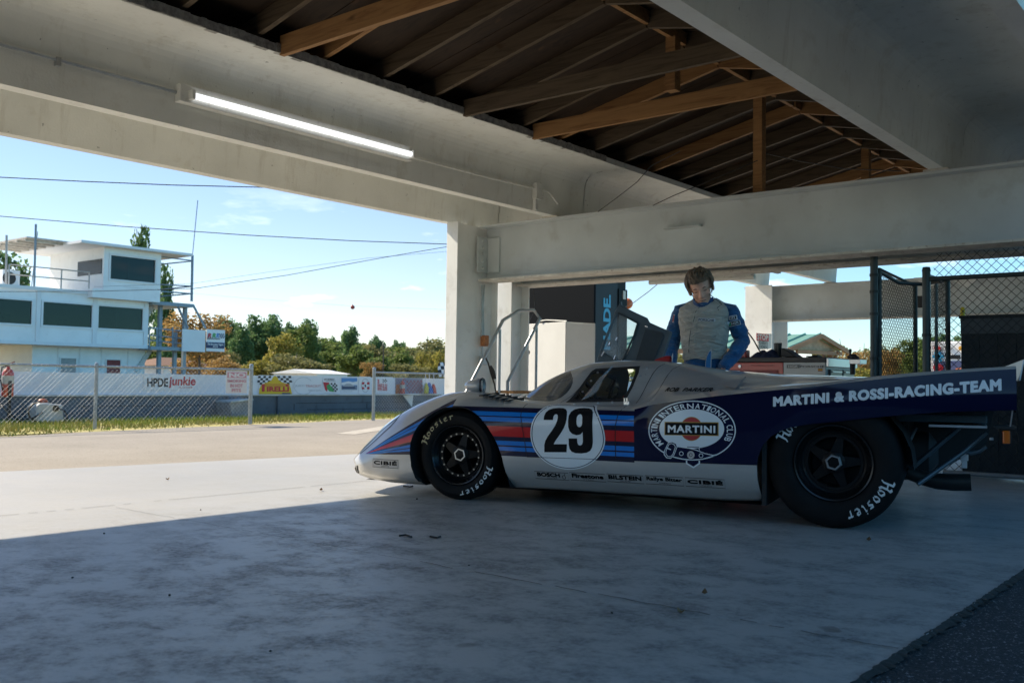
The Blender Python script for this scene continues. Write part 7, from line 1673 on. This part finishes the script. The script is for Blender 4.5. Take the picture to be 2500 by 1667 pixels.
TR = [('yellow', 1700, 835, 120, 55, 'yellow tree glimpsed left of the man'), ('yellow', 2050, 820, 110, 60, 'yellow bush right of the green roofed pavilion'), ('olive', 2110, 830, 100, 58, 'olive bush left of the dark gate'), ('orange', 2090, 850, 70, 48, 'straw coloured bush beside the dark fence post'), ('yellow', 2180, 825, 90, 60, 'yellow tree seen through the folding gate'), ('orange', 2160, 845, 80, 52, 'rusty bush seen through the folding gate'), ('green', 2245, 815, 90, 70, 'round green tree seen through the gate'), ('pine', 2290, 818, 110, 120, 'dark green tree line above the ambulance'), ('pine', 2350, 820, 110, 118, 'dark trees right above the ambulance'), ('yellow', 1990, 870, 130, 50, 'low yellow scrub below the pavilion eave'), ('yellow', 2100, 880, 120, 46, 'low yellow scrub behind the bench vice'), ('olive', 1640, 850, 90, 70, 'olive bush behind the raised car door')]
for a in TR: tree(*a)
# ------------------------------------------------------------------ overhead lines
def powerline(label, pts, D, r):
    P = []
    for px, py in pts:
        d = ray(px, py); P.append(CAM + d * (D / (d.dot(CF))))
    b = MB(); b.path(P, r, 5); o = b.build('power_line', plain('black cable %s' % len(bpy.data.objects), (.02, .022, .025), .6), None, smooth=60); return tag(o, label, 'power line', 'overhead lines')
powerline('thick black overhead line highest in the left sky under the roof edge', [(-300, 412), (0, 433), (200, 443), (420, 452), (700, 459), (1300, 468)], 26, .014)
powerline('thin black overhead line from the left edge down to the white column', [(-300, 500), (0, 528), (300, 553), (600, 574), (860, 588), (1200, 600)], 30, .013)
powerline('thin overhead line rising from the control tower to the white column', [(-100, 722), (0, 712), (230, 711), (470, 705), (700, 672), (930, 630), (1200, 584)], 34, .011)
powerline('very thin pale overhead line just under the rising one', [(230, 700), (470, 692), (650, 665), (900, 630), (1200, 605)], 36, .005)
powerline('hair thin line carrying the red marker ball', [(300, 700), (600, 728), (861, 747), (1200, 760)], 40, .003)
d = ray(861, 750); P = CAM + d * (40 / d.dot(CF)); b = MB(); ellips(b, P, (.088, .088, .088), None, 16, 10); b.tube(P + V((0, 0, .05)), P + V((0, 0, .12)), .02, 6)
tag(b.build('marker_ball', plain('dark red ball', (.30, .035, .02), .5), smooth=60), 'dark red marker ball hanging in the sky above the trees', 'marker ball')
b = MB(); p = aY(935, 905, 60); b.tube((p.x, 60, 0), (p.x, 60, aY(935, 842, 60).z), .06, 6); tag(b.build('utility_pole', M_bark, smooth=50), 'thin grey pole standing in front of the trees left of the end post', 'pole')
# ------------------------------------------------------------------ far buildings
p0, p1 = aY(775, 912, 75), aY(850, 912, 75); wb = thing('white_shed', 'long white roofed shed seen over the pit wall banners', 'shed', ((p0.x + p1.x) / 2, 77, 0))
b = MB(); b.box(p0.x, p1.x, 75.1, 82, 0, p0.z); b.build('wall', M_tw, wb); b = MB(); zt = aY(800, 902, 75).z; b.add([(p0.x - .3, 74.8, p0.z + .002), (p1.x + .3, 74.8, p0.z + .002), (p1.x + .3, 78.5, zt), (p0.x - .3, 78.5, zt), (p1.x + .3, 82.3, p0.z + .002), (p0.x - .3, 82.3, p0.z + .002)], [(0, 1, 2, 3), (3, 2, 4, 5), (0, 3, 5), (1, 4, 2), (0, 5, 4, 1)]); b.build('roof', plain('white metal roof', (.8, .8, .8), .4), wb)
p0, p1 = aY(405, 905, 70), aY(520, 905, 70); hs = thing('brown_roof_house', 'low house with a brown roof behind the tower stair', 'house', ((p0.x + p1.x) / 2, 72, 0))
b = MB(); b.box(p0.x, p1.x, 70.4, 76, 0, aY(450, 893, 70).z); b.build('wall', M_tw, hs); b = MB(); z0 = aY(450, 893, 70).z; z1_ = aY(450, 872, 70).z; b.add([(p0.x - .5, 70, z0), (p1.x + .5, 70, z0), (p1.x - 1.2, 73, z1_), (p0.x + 1.2, 73, z1_), (p1.x + .5, 76.4, z0), (p0.x - .5, 76.4, z0)], [(0, 1, 2, 3), (3, 2, 4, 5), (0, 3, 5), (1, 4, 2), (0, 5, 4, 1)]); b.build('roof', pm('brown shingles', (.16, .085, .055), .9), hs)
# pavilion with a green roof
XP = 40; z4b = lambda x, y: (1740 + x / 5.88, 780 + y / 5.88)
pv = thing('picnic_pavilion', 'timber picnic pavilion with a green metal roof behind the tool chests', 'pavilion', (XP, 17, 0))
M_gr = pm('green metal roof', (.17, .33, .26), .45, .1, .06, 2); M_tim = pm('brown timber', (.32, .17, .085), .7, 0, .2, 2)
ap_, e0, e1 = aX(*z4b(1552, 208), XP), aX(*z4b(1345, 410), XP), aX(*z4b(1762, 450), XP)
dz = 12                                                            # the ridge runs away along +X... seen from its gable
ym = ap_.y; zr_, ze = ap_.z, (e0.z + e1.z) / 2
L0 = aX(*z4b(300, 240), XP)
rdir = V((-.20, 1, 0)).normalized(); Lr = 9.0
A0_, A1_ = V((XP, ap_.y, zr_)), V((XP, ap_.y, zr_)) + rdir * Lr
E0, E1 = V((XP - 1.9, e0.y, ze)), V((XP - 1.9, e0.y, ze)) + rdir * Lr
G0, G1_ = V((XP + 1.9, e1.y + .15, ze)), V((XP + 1.9, e1.y + .15, ze)) + rdir * Lr
b = MB(); b.poly([A0_, A1_, E1, E0]); b.poly([A0_, G0, G1_, A1_]); 
for k in range(15):
    t = k / 14; b.beam(A0_.lerp(A1_, t) + V((0, 0, .03)), E0.lerp(E1, t) + V((0, 0, .03)), .05, .06)
b.build('roof', M_gr, pv)
b = MB(); b.beam(A0_ - V((0, .03, .08)), E0 - V((0, .03, .08)), .12, .18); b.beam(A0_ - V((0, .03, .08)), G0 - V((0, .03, .08)), .12, .18); b.beam(E0.lerp(A0_, .25) - V((0, 0, .3)), G0.lerp(A0_, .25) - V((0, 0, .3)), .12, .16); b.beam(E0 - V((0, 0, .12)), E1 - V((0, 0, .12)), .12, .2); b.build('roof_timbers', M_tim, pv)
b = MB(); b.poly([A0_ + V((0, .25, -.12)), E0.lerp(A0_, .12) + V((0, .25, -.1)), G0.lerp(A0_, .12) + V((0, .25, -.1))]); b.build('gable', pm('pale boards', (.45, .33, .22), .7), pv)
for t in (.06, .5, .94):
    for s, (Pa, Pb) in enumerate(((E0, E1), (G0, G1_))):
        p = Pa.lerp(Pb, t); q = p.lerp(A0_.lerp(A1_, t), .18); b = MB(); b.box(q.x - .1, q.x + .1, q.y - .1, q.y + .1, 0, p.z); b.beam((q.x, q.y, p.z - .75), (q.x - .4, q.y - .5, p.z - .05), .1, .1); b.beam((q.x, q.y, p.z - .75), (q.x + .3, q.y + .5, p.z - .05), .1, .1); b.build('post', M_tim, pv)
# ambulance
XA = 30; am = thing('ambulance', 'white and blue ambulance seen from behind through the chain link fence', 'ambulance', (XA, 7.9, 0))
zA = lambda x, y: aX(*zB(x, y), XA)
yl = zA(805, 1300).y; yr_ = yl - 1.75; zt = zA(850, 1110).z; M_aw = plain('ambulance white', (.72, .72, .70), .3, 0, .8); M_ab = plain('ambulance blue', (.015, .03, .12), .3, 0, .6)
b = MB(); b.box(XA, XA + 4.2, yr_, yl, .75, zt); b.build('body', M_aw, am, bevel=.05)
b = MB(); b.box(XA - .012, XA - .001, yr_ + .02, yl - .12, .76, zA(900, 1335).z); b.build('blue_band', M_ab, am)
def lamp(nm, x0, y0, x1, y1, mt):
    a, c = zA(x0, y1), zA(x1, y0); b = MB(); b.prism(ell((a.y + c.y) / 2, (a.z + c.z) / 2, abs(a.y - c.y) / 2, abs(a.z - c.z) / 2, 14), lambda u, v, d: (d, u, v), XA - .06, XA - .013); b.build(nm, mt, am)
lamp('warning_lamp', 862, 1162, 940, 1210, plain('red lens', (.55, .02, .02), .3)); lamp('warning_lamp', 1000, 1160, 1070, 1205, plain('grey lens', (.4, .4, .4), .3)); lamp('warning_lamp', 1145, 1160, 1215, 1215, plain('amber lens', (.6, .3, .02), .3)); lamp('tail_lamp', 850, 1370, 970, 1455, plain('red reflector', (.5, .015, .03), .3)); lamp('tail_lamp', 1110, 1415, 1200, 1450, plain('orange reflector', (.55, .15, .06), .3))
for x0, x1 in ((1010, 1165), (1215, 1330)): a, c = zA(x0, 1312), zA(x1, 1265); b = MB(); b.box(XA - .02, XA - .0125, c.y, a.y, a.z, c.z); b.build('rear_window', M_tg, am, bevel=.005)
c = zA(905, 1285); b = MB()
for k in range(3): t_ = rad(60 * k); b.obox((XA - .016, c.y, c.z), (.003, 0, 0), V((0, math.cos(t_), math.sin(t_))) * .16, V((0, -math.sin(t_), math.cos(t_))) * .045)
b.build('star_of_life', plain('sky blue vinyl', (.04, .35, .60), .4), am)
b = MB()
for y in (yl - .25, yr_ + .25): b.lathe([(0, .0), (.30, 0), (.36, .04), (.36, .24), (0, .26)], (XA + .6, y + .12, .37), (0, -1, 0), 20)
b.build('rear_wheels', M_tyre, am, smooth=40)
b = MB(); b.box(XA - .15, XA, yr_, yl, .45, .60); b.build('bumper', M_alu, am, bevel=.02)
